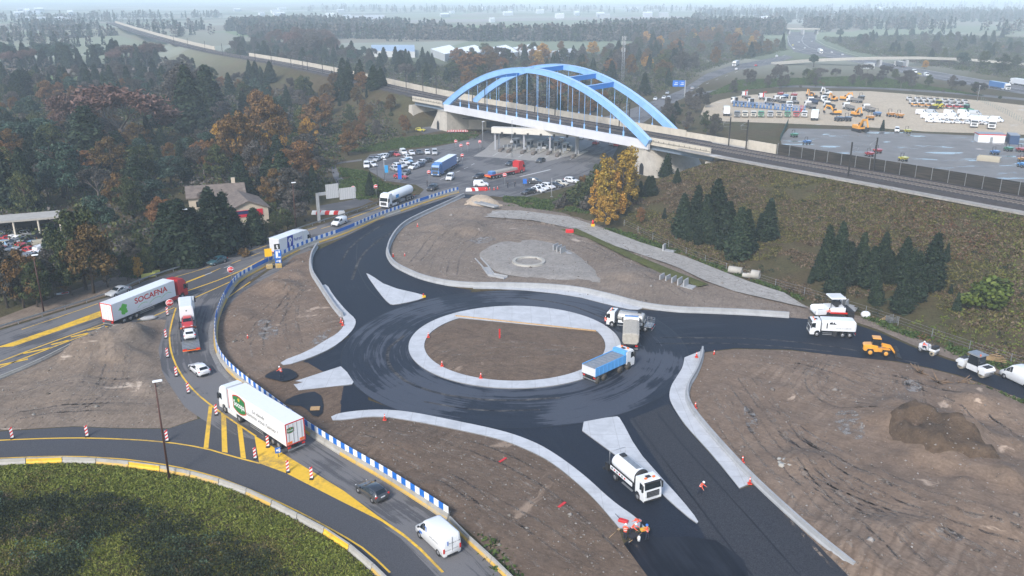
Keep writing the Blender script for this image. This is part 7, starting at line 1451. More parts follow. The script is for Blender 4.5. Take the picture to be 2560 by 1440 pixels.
ROADPOLYS = [GP(p) for p in ([(1690, 250), (1700, 215), (1767, 175), (1828, 155), (1918, 140), (1975, 130), (1975, 75), (2045, 75), (2050, 95), (2137, 130), (2300, 160), (2700, 225), (2700, 280), (2300, 205), (2100, 155), (1985, 150), (1932, 168), (1834, 185), (1760, 215)], [(1750, 275), (1853, 232), (2006, 222), (2279, 230), (2600, 260), (2800, 420), (2560, 470), (1950, 370), (1760, 305)], [(905, 420), (925, 380), (1085, 362), (1200, 335), (1240, 300), (1450, 295), (1700, 215), (1700, 260), (1560, 350), (1500, 430), (1380, 485), (1050, 495), (960, 455)], [(820, 440), (828, 412), (910, 392), (920, 420), (960, 460), (1010, 500), (800, 560), (770, 545), (780, 500), (860, 490)])]
def no_go(x, y):
    if any(inside([x], [y], P)[0] for P in ROADPOLYS): return True
    d, s, a = line_dist([x], [y], RAIL); return d[0] < 12.5 or (s[0] < 0 and d[0] < 17)
AUT = [('rust', 3), ('brown', 3), ('olive', 3), ('gold', 1), ('bare', 2), ('conifer', 2)]
scatter([(0, 560), (0, 330), (300, 350), (560, 380), (790, 420), (815, 470), (770, 510), (640, 540), (560, 470), (420, 470), (400, 560), (300, 560), (170, 530)], 95, [('olive', 3), ('brown', 1), ('rust', 3), ('conifer', 4), ('pine', 2), ('bare', 1)], (7, 13), 'in the wood behind the house', 4.2, 1, no_go)
scatter([(0, 340), (0, 235), (250, 235), (520, 215), (720, 235), (830, 290), (820, 400), (560, 370), (300, 350)], 120, [('conifer', 4), ('olive', 2), ('brown', 1), ('rust', 3), ('bare', 2), ('pine', 2)], (7, 14), 'in the wood below the railway', 5, 2, no_go)
scatter([(0, 255), (0, 205), (200, 205), (440, 190), (560, 200), (540, 230), (250, 245)], 50, [('conifer', 5), ('slim', 2), ('brown', 2)], (9, 15), 'in the misty left wood', 6, 3, no_go)
scatter([(5, 172), (20, 160), (390, 158), (395, 170), (200, 172)], 46, [('conifer', 5), ('slim', 1), ('redbare', 1)], (13, 19), 'in the misty field tree row', 5, 4, None)
for px in (12, 113, 160, 245): hero('pine', px, 160, 100 + trs.uniform(-3, 6), 'above the long dark tree row', 1.6)
scatter([(815, 285), (825, 245), (870, 240), (968, 262), (960, 275), (900, 285)], 20, [('conifer', 5), ('slim', 3), ('rust', 1)], (8, 11), 'beside the railway slope', 3.5, 5, None)
scatter([(618, 222), (625, 205), (690, 215), (685, 225)], 9, [('conifer', 1)], (10, 13), 'in the clump below the railway', 3.5, 6, None)
scatter([(840, 410), (830, 330), (870, 285), (960, 290), (1030, 330), (1000, 352), (905, 372)], 26, [('rust', 3), ('brown', 3), ('olive', 2), ('shrub', 6)], (5, 9), 'above the parking loop', 4, 7, no_go, (.8, 1.1))
scatter([(690, 170), (560, 130), (640, 100), (800, 125), (950, 150), (1130, 170), (1130, 225), (960, 205), (830, 185)], 95, [('conifer', 6), ('pine', 2), ('bare', 2), ('brown', 2), ('olive', 1)], (9, 15), 'in the wood beyond the railway', 6.5, 8, no_go)
scatter([(700, 150), (690, 120), (820, 115), (830, 150)], 16, [('redbare', 2), ('bare', 2), ('rust', 1)], (17, 22), 'in the grove beyond the railway', 8, 9, no_go)
scatter([(1130, 225), (1120, 150), (1240, 140), (1700, 135), (1740, 190), (1690, 225), (1600, 250), (1400, 245), (1200, 240)], 110, [('rust', 5), ('conifer', 4), ('olive', 2), ('gold', 1), ('brown', 3)], (9, 15), 'in the autumn wood behind the arches', 6, 10, no_go)
for px, py, tp, w in ((1180, 200, 128, 1.3), (1215, 195, 135, 1.2), (1330, 150, 122, 1.2), (1285, 155, 135, 1.2)): hero('rust', px, py, tp, 'below the white warehouses', w)
scatter([(1560, 140), (1600, 95), (1830, 80), (1970, 125), (1960, 145), (1820, 158), (1740, 185)], 80, [('rust', 6), ('brown', 3), ('conifer', 2), ('gold', 1), ('olive', 1)], (10, 16), 'in the wood left of the ramp', 7, 11, no_go)
scatter([(2060, 112), (2060, 96), (2300, 88), (2560, 95), (2700, 110), (2700, 200), (2560, 205), (2350, 170), (2140, 135)], 120, [('conifer', 4), ('pine', 3), ('olive', 4), ('brown', 1), ('shrub', 3)], (8, 14), 'right of the motorway', 8, 12, no_go)
scatter([(1760, 240), (1850, 195), (2000, 185), (2180, 185), (2450, 235), (2600, 245), (2600, 262), (2300, 226), (2000, 222), (1850, 232)], 52, [('shrub', 6), ('olive', 2), ('bare', 2), ('brown', 2)], (6, 9), 'in the scrub beside the lane', 7, 13, no_go)
scatter([(1690, 262), (1770, 255), (1765, 310), (1800, 330), (1780, 355), (1700, 330), (1660, 300)], 26, [('brown', 3), ('shrub', 4), ('olive', 1), ('conifer', 1)], (5, 9), 'in the thicket left of the yard', 4.5, 14, no_go)
scatter([(1240, 300), (1245, 262), (1640, 262), (1560, 300)], 24, [('conifer', 3), ('rust', 3), ('brown', 2)], (6, 10), 'behind the bridge hangers', 6, 15, no_go)
scatter([(1480, 500), (1485, 440), (1560, 390), (1600, 400), (1580, 500), (1540, 545)], 12, [('brown', 3), ('rust', 1), ('gold', 1)], (5, 8), 'around the golden poplars', 3.5, 16, no_go)
tree('pine', *G(2034, 168), 10, 'in the fork of the ramps', None, 1.3); hero('gold', 2312, 172, 150, 'beside the slender overpass', 1); hero('conifer', 1680, 318, 285, 'below the right arch foot', 1.3)
# ---- stuff: far woods, undergrowth, grass -----------------------------------------
def many(name, C, size, mat, **kw): return kind(link(name, quads_mesh(name, C, size, mat, **kw)), 'stuff')
def fill_pts(polys, dens, rs, cap=60000, wld=False):
    out = []
    for poly in polys:
        W = np.array(GP(poly) if max(p[1] for p in poly) > 300 or not wld else poly); x0, y0 = W.min(0); x1, y1 = W.max(0); n = int(min(cap * 3, (x1 - x0) * (y1 - y0) * dens))
        x = rs.uniform(x0, x1, n); y = rs.uniform(y0, y1, n); k = inside(x, y, W.tolist()); out.append(np.c_[x[k], y[k]])
    return np.concatenate(out)
def woods():
    rs = np.random.RandomState(4); T = []
    for poly, d, hm in (([(560, 78), (600, 60), (1000, 72), (1330, 88), (1700, 68), (1960, 70), (1960, 88), (1560, 105), (1240, 104), (1040, 108), (800, 112), (640, 100)], .009, 15), ([(1720, 62), (1750, 34), (2560, 30), (2750, 34), (2750, 95), (2300, 84), (2060, 84), (1980, 66)], .0024, 16), ([(0, 120), (0, 75), (230, 62), (480, 60), (540, 90), (420, 100), (200, 130)], .003, 14), ([(-100, 66), (-100, 46), (560, 40), (560, 52), (250, 60)], .0012, 15), ([(480, 62), (520, 46), (760, 48), (900, 62), (620, 78)], .003, 15), ([(0, 215), (0, 178), (430, 176), (500, 185), (430, 190), (200, 205)], .004, 9), ([(700, 30), (760, 20), (1700, 22), (2560, 12), (2700, 12), (2700, 30), (1720, 34), (1300, 34)], .00018, 16)):
        P = fill_pts([poly], d * 2.2, rs); x, y = P[:, 0], P[:, 1]; keep = fbm(x / 300, y / 90, 41, 3) > (.43 if d > .008 else .47)
        d2, s2, a2 = line_dist(x, y, RAIL); keep &= d2 > 20
        for Q in ROADPOLYS: keep &= ~inside(x, y, Q)
        for q in W4 + [[(900, 140), (915, 108), (1050, 108), (1050, 140)], [(1060, 140), (1060, 124), (1440, 124), (1440, 142)]]: keep &= ~inside(x, y, GP(q))
        P = P[keep]; h = hm * rs.uniform(.55, 1.25, len(P)); T.append(np.c_[P, h])
    T = np.concatenate(T); out = {0: [], 1: []}; sz = {0: [], 1: []}
    for i, (x, y, h) in enumerate(T):
        con = rs.uniform() < .62; m = 46; t = rs.uniform(0, 1, m) ** 1.1; a = rs.uniform(0, 6.28, m); R_ = h * (.2 if con else .36)
        rr = R_ * np.sqrt(rs.uniform(.2, 1, m)) * ((1 - t) if con else np.sin((.15 + .8 * t) * np.pi)); z0 = GZ(x, y) if y > 2500 else 0
        out[0 if con else 1].append(np.c_[x + np.cos(a) * rr, y + np.sin(a) * rr, z0 + h * (.08 + .92 * t)]); sz[0 if con else 1].append(np.full(m, h * .13))
    many('woods', np.concatenate(out[0]), np.concatenate(sz[0]), LEAF['conifer'], up=.5, seed=1); many('woods', np.concatenate(out[1]), np.concatenate(sz[1]), LEAF['brown'], up=.5, seed=2)
woods()
def clumps(name, polys, dens, hgt, rad, per, size, mat, seed, thr=.35, sc=.12, mask=True):
    rs = np.random.RandomState(seed); P = fill_pts(polys, dens, rs); x, y = P[:, 0], P[:, 1]; k = fbm(x * sc, y * sc, seed + 50) > thr
    if mask:
        for Q in ROADPOLYS: k &= ~inside(x, y, Q)
        d2, s2, a2 = line_dist(x, y, RAIL); k &= (d2 > 9.5)
    P = P[k]; z = ground_z(P[:, 0], P[:, 1]); n = len(P); C = np.repeat(np.c_[P, z], per, 0); r = rs.normal(size=(n * per, 3)) * np.array([rad, rad, 0]); hh = np.repeat(rs.uniform(.5, 1.3, n), per) * hgt
    C = C + r; C[:, 2] = ground_z(C[:, 0], C[:, 1]) if False else C[:, 2]; C[:, 2] += hh * np.sqrt(rs.uniform(.02, 1, n * per)) * np.exp(-(r ** 2).sum(1) / (3 * rad * rad)); return many(name, C, size, mat, up=.45 if 'grass' not in name else .15, elong=1.6 if 'grass' not in name else 2.8, seed=seed)
FOREST = [[(0, 640), (0, 235), (250, 235), (520, 215), (720, 235), (830, 290), (835, 400), (815, 480), (770, 530), (640, 600), (500, 660), (300, 640)], [(0, 800), (0, 690), (300, 640), (500, 652), (660, 600), (690, 590), (500, 655), (355, 695), (300, 690), (150, 735), (0, 785)], [(840, 410), (830, 330), (870, 285), (960, 290), (1000, 352), (905, 372)], [(1130, 235), (1120, 150), (1240, 140), (1700, 135), (1740, 190), (1690, 225), (1560, 262), (1300, 262)], [(690, 170), (560, 130), (640, 100), (800, 125), (950, 150), (1130, 170), (1130, 225), (960, 205), (830, 185)], [(1560, 140), (1600, 95), (1830, 80), (1970, 125), (1820, 158), (1740, 185)], [(2060, 112), (2060, 96), (2300, 88), (2700, 100), (2700, 200), (2560, 205), (2350, 170), (2140, 135)]]
clumps('undergrowth', FOREST, .07, 2.6, 1.3, 26, .5, LEAF['olive'], 31, .40); clumps('undergrowth', FOREST, .05, 2.6, 1.4, 24, .5, LEAF['brown'], 32, .45)
SLOPE = [[(1560, 560), (1600, 480), (1700, 430), (1830, 395), (1950, 410), (2140, 455), (2350, 490), (2600, 535), (2700, 560), (2700, 965), (2560, 930), (2370, 870), (2200, 808), (2060, 762), (1900, 705), (1700, 640)]]
M_GR1 = leafy('mixed meadow grass', [(.04, .04, .009), (.085, .078, .018), (.14, .12, .03), (.19, .165, .055)], var=.1)
M_GR2 = leafy('green rough grass', [(.06, .078, .01), (.1, .125, .016), (.145, .165, .024), (.19, .195, .045)], var=.1)
M_GR3 = leafy('dry brown weeds', [(.05, .032, .018), (.085, .058, .032), (.13, .095, .055), (.17, .13, .085)], var=.1)
M_BRAM = leafy('dark brambles', [(.008, .012, .006), (.016, .024, .01), (.03, .04, .015), (.05, .06, .025)], var=.1)
clumps('slope_grass', SLOPE, 1.6, .2, .5, 9, .2, leafy('dull slope grass', [(.032, .033, .008), (.066, .064, .014), (.11, .1, .026), (.165, .14, .05)], var=.1), 33, .44, .05); clumps('slope_grass', SLOPE, 1.5, .22, .55, 9, .2, M_GR3, 34, .42, .06); clumps('slope_grass', SLOPE, .6, .2, .5, 8, .18, M_GR2, 35, .54, .04); clumps('slope_scrub', SLOPE, .03, .8, .45, 40, .17, M_BRAM, 36, .45, .1); clumps('slope_weeds', SLOPE, .7, .35, .5, 10, .2, leafy('russet weeds', [(.045, .02, .01), (.085, .04, .018), (.13, .065, .03), (.16, .1, .05)], var=.1), 60, .56, .035); clumps('slope_grass', [[(1830, 392), (1860, 398), (2140, 446), (2350, 482), (2600, 526), (2600, 548), (2340, 512), (2130, 475), (1840, 425)]], 1.4, .25, .5, 9, .2, M_GR2, 61, .4, .08)
BANK = [[(-150, 1185), (0, 1166), (194, 1158), (354, 1174), (500, 1202), (579, 1226), (711, 1290), (860, 1372), (960, 1460), (960, 1560), (-150, 1560)]]
clumps('bank_grass', BANK, 8, .2, .3, 12, .1, M_GR2, 37, .2, .2, False); clumps('bank_grass', BANK, 6, .24, .3, 12, .1, M_GR1, 38, .45, .12, False)
EDGE = [[(-150, 1190), (0, 1167), (194, 1159), (354, 1176), (500, 1204), (579, 1228), (711, 1292), (860, 1376), (960, 1470), (860, 1460), (740, 1385), (600, 1310), (430, 1255), (200, 1215), (0, 1225), (-150, 1230)]]
clumps('bank_grass', EDGE, 7, .24, .3, 12, .1, leafy('bright green grass', [(.06, .085, .01), (.11, .145, .018), (.16, .2, .03), (.22, .24, .06)], var=.1), 62, .36, .16, False)
BRAM = [[(-150, 1240), (60, 1250), (200, 1238), (330, 1262), (430, 1300), (520, 1330), (640, 1370), (700, 1420), (720, 1560), (-150, 1560)]]
clumps('brambles', BRAM, 1.6, 1.25, .6, 60, .12, M_BRAM, 39, .40, .16, False); clumps('brambles', BRAM, .4, 1.1, .45, 60, .11, leafy('grey green weeds', [(.03, .05, .03), (.06, .1, .055), (.1, .15, .09)], var=.1), 40, .55, .16, False); clumps('brambles', BRAM, .35, 1.0, .5, 50, .11, M_GR3, 41, .5, .3, False)
MISC = [[(1385, 500), (1420, 478), (1475, 470), (1500, 520), (1470, 540), (1400, 528), (1260, 515), (1262, 492), (1340, 496)], [(1500, 575), (1560, 595), (1700, 640), (1870, 700), (2010, 755), (2010, 745), (1870, 692), (1700, 630), (1540, 572)], [(1205, 1350), (1225, 1345), (1300, 1440), (1290, 1460), (1240, 1420)], [(2140, 790), (2279, 848), (2370, 882), (2560, 942), (2560, 920), (2380, 865), (2200, 803)], [(2400, 960), (2560, 1030), (2560, 1005), (2440, 965)], [(850, 420), (850, 480), (900, 500), (1000, 488), (1040, 476), (960, 458), (915, 430)], [(870, 380), (1000, 345), (1190, 330), (1195, 345), (1100, 362), (920, 380)], [(280, 640), (400, 600), (420, 650), (330, 700)], [(1760, 240), (1850, 200), (2180, 190), (2460, 240), (2300, 223), (2000, 212), (1850, 226)]]
clumps('verge_grass', MISC, 2.6, .4, .4, 10, .24, leafy('fresh green grass', [(.02, .04, .008), (.04, .075, .014), (.07, .105, .025)], var=.1), 42, .3, .2, False)
# loose stones on the dirt
def stones(polys, n, seed, mat, smin=.05, smax=.16):
    rs = np.random.RandomState(seed); P = fill_pts(polys, n, rs, wld=True); V = []; F = []
    base = np.array([(1, 0, 0), (-1, 0, 0), (0, 1, 0), (0, -1, 0), (0, 0, 1), (0, 0, -.5)], float); fc = np.array([(0, 2, 4), (2, 1, 4), (1, 3, 4), (3, 0, 4), (2, 0, 5), (1, 2, 5), (3, 1, 5), (0, 3, 5)])
    m = len(P); s = rs.uniform(smin, smax, m) * (1 + 2 * (rs.uniform(0, 1, m) > .985)); v = base[None] * s[:, None, None] * rs.uniform(.6, 1.3, (m, 6, 1)) * np.array([1, 1, .7]); v += np.c_[P, DZ(P)][:, None]
    return kind(link('loose_stones', arr_mesh('stones', v.reshape(-1, 3), (fc[None] + (np.arange(m) * 6)[:, None, None]).reshape(-1, 3), mat)), 'stuff')
from mathutils.bvhtree import BVHTree
_v = []; _f = []
for o_ in COL.objects:
    if o_.name.split('.')[0] in ('dirt_ground', 'gravel_ground', 'crushed_stone', 'dirt_heap', 'track_road', 'new_roadway', 'pavement', 'slip_road', 'roadway'):
        k_ = len(_v); _v += [v.co.copy() for v in o_.data.vertices]; _f += [[i + k_ for i in p.vertices] for p in o_.data.polygons]
BVH = BVHTree.FromPolygons(_v, _f)
def DZ(P):
    out = []
    for x, y in P:
        h = BVH.ray_cast(Vector((x, y, 30)), Vector((0, 0, -1))); out.append(h[0].z if h[0] else 0)
    return np.array(out)
M_STONE = leafy('loose stones', [(.08, .066, .054), (.16, .138, .118), (.21, .19, .17), (.28, .26, .24)], .9, .0)

stones([D_S, D_W], .8, 51, M_STONE); stones([D_G], .8, 52, M_STONE); stones([D_E, D_N], .35, 53, M_STONE, .07, .2)

# wheel tracks and drying mud, laid over the relief
def mud(name, c, rough, thr):
    m, t, b = _new(name); n = noise(t, pos(t), .8, 5, .7, dist=.4); b.inputs['Base Color'].default_value = (*c, 1); b.inputs['Roughness'].default_value = rough
    tr = t.nodes.new('ShaderNodeBsdfTransparent'); mx = t.nodes.new('ShaderNodeMixShader'); t.links.new(ramp(t, n, [(thr, (0, 0, 0)), (thr + .14, (.85, .85, .85))]), mx.inputs[0]); t.links.new(tr.outputs[0], mx.inputs[1]); t.links.new(b.outputs[0], mx.inputs[2]); t.links.new(mx.outputs[0], t.nodes['Material Output'].inputs[0]); return m
def tracks_on(paths, mat, seed, w=.3, gauge=1.0, rep=3):
    r = random.Random(seed); V = []; F = []
    for pts in paths:
        for k in range(rep):
            off = r.uniform(-2.2, 2.2); P = resample(chaikin(GP([(x + r.uniform(-5, 5), y + r.uniform(-3, 3)) for x, y in pts]), 2), .9)
            for s in (1, -1):
                L = []
                for i, p in enumerate(P):
                    d = Vector(P[min(i + 1, len(P) - 1)]) - Vector(P[max(i - 1, 0)]); d.normalize(); n = Vector((-d.y, d.x)); o = off + s * gauge
                    L += [(p[0] + n.x * (o + w / 2), p[1] + n.y * (o + w / 2)), (p[0] + n.x * (o - w / 2), p[1] + n.y * (o - w / 2))]
                z = DZ(L) + (.012 if seed % 2 else .022); b0 = len(V); V += [(x, y, q) for (x, y), q in zip(L, z)]; F += [(b0 + 2 * i, b0 + 2 * i + 1, b0 + 2 * i + 3, b0 + 2 * i + 2) for i in range(len(P) - 1)]
    V = np.array(V); F = np.array(F); bad = np.ptp(V[F][:, :, 2], axis=1) > .5
    kind(link('wheel_track', arr_mesh('wheel_track', V, F[~bad], mat)), 'structure')
TE = [[(1790, 990), (1880, 1110), (2040, 1290), (2180, 1430)], [(1850, 950), (1950, 1080), (2120, 1260), (2330, 1430)], [(2060, 910), (2020, 960), (2070, 1010), (2190, 1035)], [(2120, 930), (2300, 965), (2440, 1040), (2550, 1120)], [(2245, 945), (2255, 1040)], [(1900, 900), (2050, 930), (2200, 990)], [(2000, 1180), (2180, 1270), (2400, 1340), (2550, 1420)], [(1960, 1080), (2120, 1180), (2320, 1290), (2550, 1350)]]
TN_ = [[(1010, 610), (1100, 575), (1250, 545), (1470, 580)], [(1040, 660), (1090, 600), (1200, 560), (1360, 550)], [(1110, 690), (1120, 630), (1190, 585)], [(1500, 610), (1620, 680), (1740, 740)], [(1380, 590), (1520, 650), (1700, 720)]]
TS = [[(900, 1070), (1100, 1110), (1300, 1190), (1480, 1330)], [(880, 1100), (1080, 1180), (1250, 1300), (1350, 1420)], [(1000, 1080), (1250, 1160), (1420, 1290), (1540, 1400)], [(1100, 1200), (1300, 1290), (1480, 1420)]]
TW = [[(640, 900), (640, 830), (700, 740)], [(600, 870), (660, 800), (780, 700)], [(740, 880), (720, 800), (740, 720)]]; TG = [[(40, 1040), (200, 1010), (380, 1020)], [(30, 1000), (180, 960), (330, 960)], [(150, 1050), (260, 990), (290, 900)]]; TI = [[(1090, 880), (1250, 850), (1440, 870)], [(1120, 910), (1290, 900), (1460, 890)]]
M_TR1 = mud('pale dried track', (.22, .175, .138), .9, .48); M_TR2 = mud('dark damp track', (.125, .096, .074), .95, .5); M_TR3 = mud('drying mud', (.25, .22, .19), .4, .45)
tracks_on(TE + TN_ + TG, M_TR1, 1); tracks_on(TE + TS + TW, M_TR2, 2, rep=1); tracks_on(TS + TW + TI, M_TR1, 3, rep=1); tracks_on(TG, M_TR1, 5, rep=1)
for i, pp in enumerate(([(2080, 1040), (2120, 1030), (2150, 1060), (2165, 1105), (2130, 1115), (2095, 1085)], [(1860, 1010), (1885, 1030), (1900, 1085), (1875, 1095), (1858, 1050)], [(2250, 960), (2290, 955), (2310, 985), (2270, 990)], [(1165, 600), (1220, 590), (1250, 600), (1190, 615)], [(640, 800), (690, 805), (700, 850), (650, 860)], [(2330, 1330), (2420, 1340), (2400, 1365), (2340, 1355)], [(770, 860), (810, 830), (835, 825), (800, 865)])):
    sheet('mud_patch', chaikin(GP(pp), 2, True), .03, M_TR3, .7, bstep=.8, hf=lambda x, y, p: DZ(list(zip(x, y))))
# ================================================================== street furniture, site things, people
def at(o, px, py, face=None, z=.03):
    x, y = G(px, py, z); o.location = (x, y, z)
    if face is not None: o.rotation_euler = (0, 0, face)
    return o
def facing(px, py, z=0):      # heading that looks back at the viewer's side
    x, y = G(px, py, z); return math.atan2(-y, -x)
M_SRED = plain('signal red', (.55, .02, .02), .4, 0, .08); M_SWHT = plain('signal white', (.75, .75, .75), .4, 0, .06)
def beacon_obj():
    r = link('lane_beacon', None); b = MB(); b.bx(-.3, .3, -.22, .22, 0, .12, 0, .04); b.build('base', M_BLACK, r)
    b = MB(); b.bx(-.03, .03, -.16, .16, .12, 1.35, 0); b.build('panel', M_SWHT, r)
    b = MB()
    for s in (1, -1):
        for k in range(3):
            z = .22 + k * .42; q = [(s * .034, -.16, z), (s * .034, .16, z + .22), (s * .034, .16, z + .43), (s * .034, -.16, z + .21)]; b.add(q, [(0, 1, 2, 3) if s > 0 else (3, 2, 1, 0)])
    b.build('red_bars', M_SRED, r); return r
P0 = None
for px, py in ((419, 788), (415, 845), (419, 893), (441, 940), (471, 982), (541, 1037), (670, 1117), (720, 1180), (779, 1197), (638, 1147), (418, 1103), (218, 1091), (31, 1096)):
    o = P0 = beacon_obj() if P0 is None else copy_tree(P0)
    at(o, px, py, facing(px, py) + random.uniform(-.2, .2)); o.scale = (1, 1, 1.05); note(o, 'red and white lane beacon on black foot', 'along the loop road' if px < 430 and py > 1050 else ('along the slip road edge' if py < 1050 else 'on the yellow wedge'), 'beacon', 'red and white lane beacons')
def cone_obj():
    r = link('traffic_cone', None); b = MB(); b.bx(-.24, .24, -.24, .24, 0, .06, 0, .03); b.cyl((0, 0, .06), (0, 0, .8), .17, .04, 12, 0); b.cyl((0, 0, .3), (0, 0, .46), .128, .098, 12, 1); b.cyl((0, 0, .56), (0, 0, .68), .092, .07, 12, 1); b.build('cone_body', [plain('cone red', (.7, .06, .03), .5, 0, .1), M_SWHT], r); return r
P0 = None
for px, py, pl in ((853, 808, 'on the dirt by the left kerb'), (857, 815, 'on the dirt by the left kerb'), (1071, 845, 'on the central island'), (1105, 917, 'on the central island'), (1202, 947, 'on the central island'), (962, 1052, 'behind the lower pavement'), (1741, 895, 'at the top of the right pavement'), (1785, 887, 'on the gravel by the right arm'), (1738, 1022, 'along the barrier by the rutted dirt'), (1856, 1158, 'along the barrier by the rutted dirt'), (1874, 1212, 'on the end of the right pavement'), (983, 641, 'beside the curved concrete barrier'), (1012, 641, 'beside the curved concrete barrier'), (1044, 568, 'on the dirt above the curved barrier'), (620, 850, 'on the dirt triangle'), (1214, 476, 'at the end of the boarded barrier'), (1224, 474, 'at the end of the boarded barrier'), (1235, 474, 'at the end of the boarded barrier'), (1244, 472, 'at the end of the boarded barrier')):
    o = P0 = cone_obj() if P0 is None else copy_tree(P0)
    x, y = G(px, py, .1); o.location = (x, y, .25 if 'island' in pl or 'dirt' in pl or 'pavement' in pl else .05); note(o, 'red and white traffic cone', pl, 'cone', 'traffic cones')
def disc_sign(txt=None, h=2.3, r=.45):
    o = link('road_sign', None); b = MB(); b.cyl((0, 0, 0), (0, 0, h), .04, n=6); b.build('post', M_STEEL, o)
    b = MB(); b.cyl((.05, 0, h), (.08, 0, h), r, r, 22, 0); b.cyl((.08, 0, h), (.084, 0, h), r * .9, r * .9, 22, 1)
    if txt: b.text(txt, r * .5, (.088, -r * .75, h - r * .25), (0, 1, 0), (0, 0, 1), 0, .004, .02, r * 1.5)
    else: b.bx(.084, .092, -r * .68, r * .68, h - r * .16, h + r * .16, 0)
    b.build('disc', [M_SWHT, M_SRED], o); return o
for px, py, t, pl, h in ((428, 786, 'STOP', 'round red STOP sign, beside the car transporter', 2.1), (580, 703, 'STOP', 'round red STOP sign, above the blue barrier bend', 2.3)):
    o = disc_sign(t, h, .62); at(o, px, py, facing(px, py)); a_, b_ = pl.split(', '); note(o, a_, b_, 'road sign')
P0 = None
for px, py in ((1140, 375), (1153, 386), (1170, 381), (1200, 376), (1156, 412), (1073, 456), (885, 498), (941, 494), (1262, 464)):
    o = P0 = disc_sign() if P0 is None else copy_tree(P0)
    at(o, px, py, facing(px, py)); o.scale = (1.3, 1.3, 1.3); note(o, 'red no entry sign with white bar', 'round the toll plaza', 'road sign', 'no entry signs')
def board_sign(px, py, parts, desc, pl, base=True):
    o = link('direction_sign', None)
    if base: b = MB(); b.bx(-.5, .5, -.6, .6, 0, .8, 0, .08); b.build('foot_block', M_YEL2, o)
    b = MB(); b.cyl((0, 0, 0), (0, 0, parts[-1][3]), .06, n=6); b.build('post', M_STEEL, o)
    for nm, w, z0, z1, m, extra in parts:
        b = MB(); b.bx(.07, .12, -w, w, z0, z1, 0)
        if extra: extra(b, w, z0, z1)
        b.build(nm, [m, M_SWHT], o)
    at(o, px, py, facing(px, py) + .1); note(o, desc, pl, 'road sign'); return o
def arrow(b, w, z0, z1): 
    zc = (z0 + z1) / 2; k = (z1 - z0) * .4
    b.add([(.126, y * k, zc + z * k) for y, z in ((.0, .9), (.55, .2), (.2, .2), (.2, -.25), (.45, -.25), (.45, -.9), (-.05, -.9), (-.05, -.6), (-.2, -.6), (-.2, .2), (-.55, .2))], [tuple(range(11))[::-1]], 1)
def squiggle(b, w, z0, z1): b.bx(.12, .127, -w * .6, w * .1, z0 + .25, z1 - .2, 1); b.bx(.12, .127, -w * .2, w * .8, z0 + .25, z0 + .5, 1); b.bx(.12, .127, w * .3, w * .7, z1 - .6, z1 - .1, 1)
board_sign(697, 668, [('arrow_panel', .55, 3.7, 4.8, M_BLACK, arrow), ('blue_panel', .65, 1.7, 3.55, M_BLUE_S, squiggle), ('blue_plate', .6, .95, 1.6, M_BLUE_S, squiggle)], 'blue temporary sign with black arrow panel', 'on a yellow block by the barrier')
board_sign(674, 670, [('yellow_panel', .7, 2.4, 4.0, plain('sign yellow', (.8, .45, .01), .4, 0, .05), None)], 'square yellow temporary sign', 'on a yellow block by the barrier')
board_sign(696, 1142, [('blue_panel', .32, .55, 1.25, M_BLUE_S, squiggle)], 'small blue keep left sign on black foot', 'on the yellow wedge behind the lorry', False)
for px, py, h, nm in ((1000, 455, 5, 'tall blue banner sign'), (966, 438, 3, 'pale blue totem sign'), (1312, 466, 2.2, 'narrow blue panel sign')):
    board_sign(px, py, [('blue_panel', .55, .8, h, M_BLUE_S if h > 3 or px > 1200 else plain('pale sign blue', (.03, .3, .6), .4), None)], nm, 'at the toll plaza', False)
o = link('sign_gantry', None); b = MB(); b.bx(-.4, .4, -.3, .3, 0, 7.6); b.build('post', M_CONC_W, o); b = MB(); b.bx(-.3, .3, -10.5, .3, 6.9, 7.6); b.build('arm', M_CONC_W, o)
for y0, y1, z0, z1 in ((-5.6, -2.2, 5.9, 9.6), (-10.2, -5.8, 5.2, 8.2)):
    b = MB(); b.bx(-.5, -.42, y0, y1, z0, z1, 0)
    for i in range(7): yy = y0 + (y1 - y0) * (i + .5) / 7; b.bx(-.54, -.5, yy - .03, yy + .03, z0, z1, 1); b.bx(-.41, -.38, yy - .03, yy + .03, z0, z1, 1)
    b.build('sign_panel', [plain('grey sign back', (.5, .5, .5), .5, 0, .08), M_STEEL], o)
at(o, 798, 555, 2.6 - math.pi / 2 + 1.1); o.scale = (.92, .92, .92); note(o, 'grey cantilever sign gantry seen from behind', 'beside the old road guardrail', 'sign gantry')
o = link('blue_sign_gantry', None); b = MB(); b.bx(-.3, .3, -.3, .3, 0, 9); b.build('post', M_STEEL, o); b = MB()
for y0, y1 in ((.3, 3.3), (3.5, 6.5)): b.bx(-.1, .1, y0, y1, 5.8, 9.0, 0); b.bx(-.12, .12, y0 + .4, y0 + 2.2, 6.8, 7.05, 1); b.bx(-.12, .12, y0 + .4, y0 + 1.8, 7.6, 7.85, 1)
b.build('sign_panel', [M_BLUE_S, M_SWHT], o); at(o, 1711, 245, math.pi * 1.5 + math.pi * .96); note(o, 'blue motorway direction sign on tall post', 'over the motorway link', 'road sign')
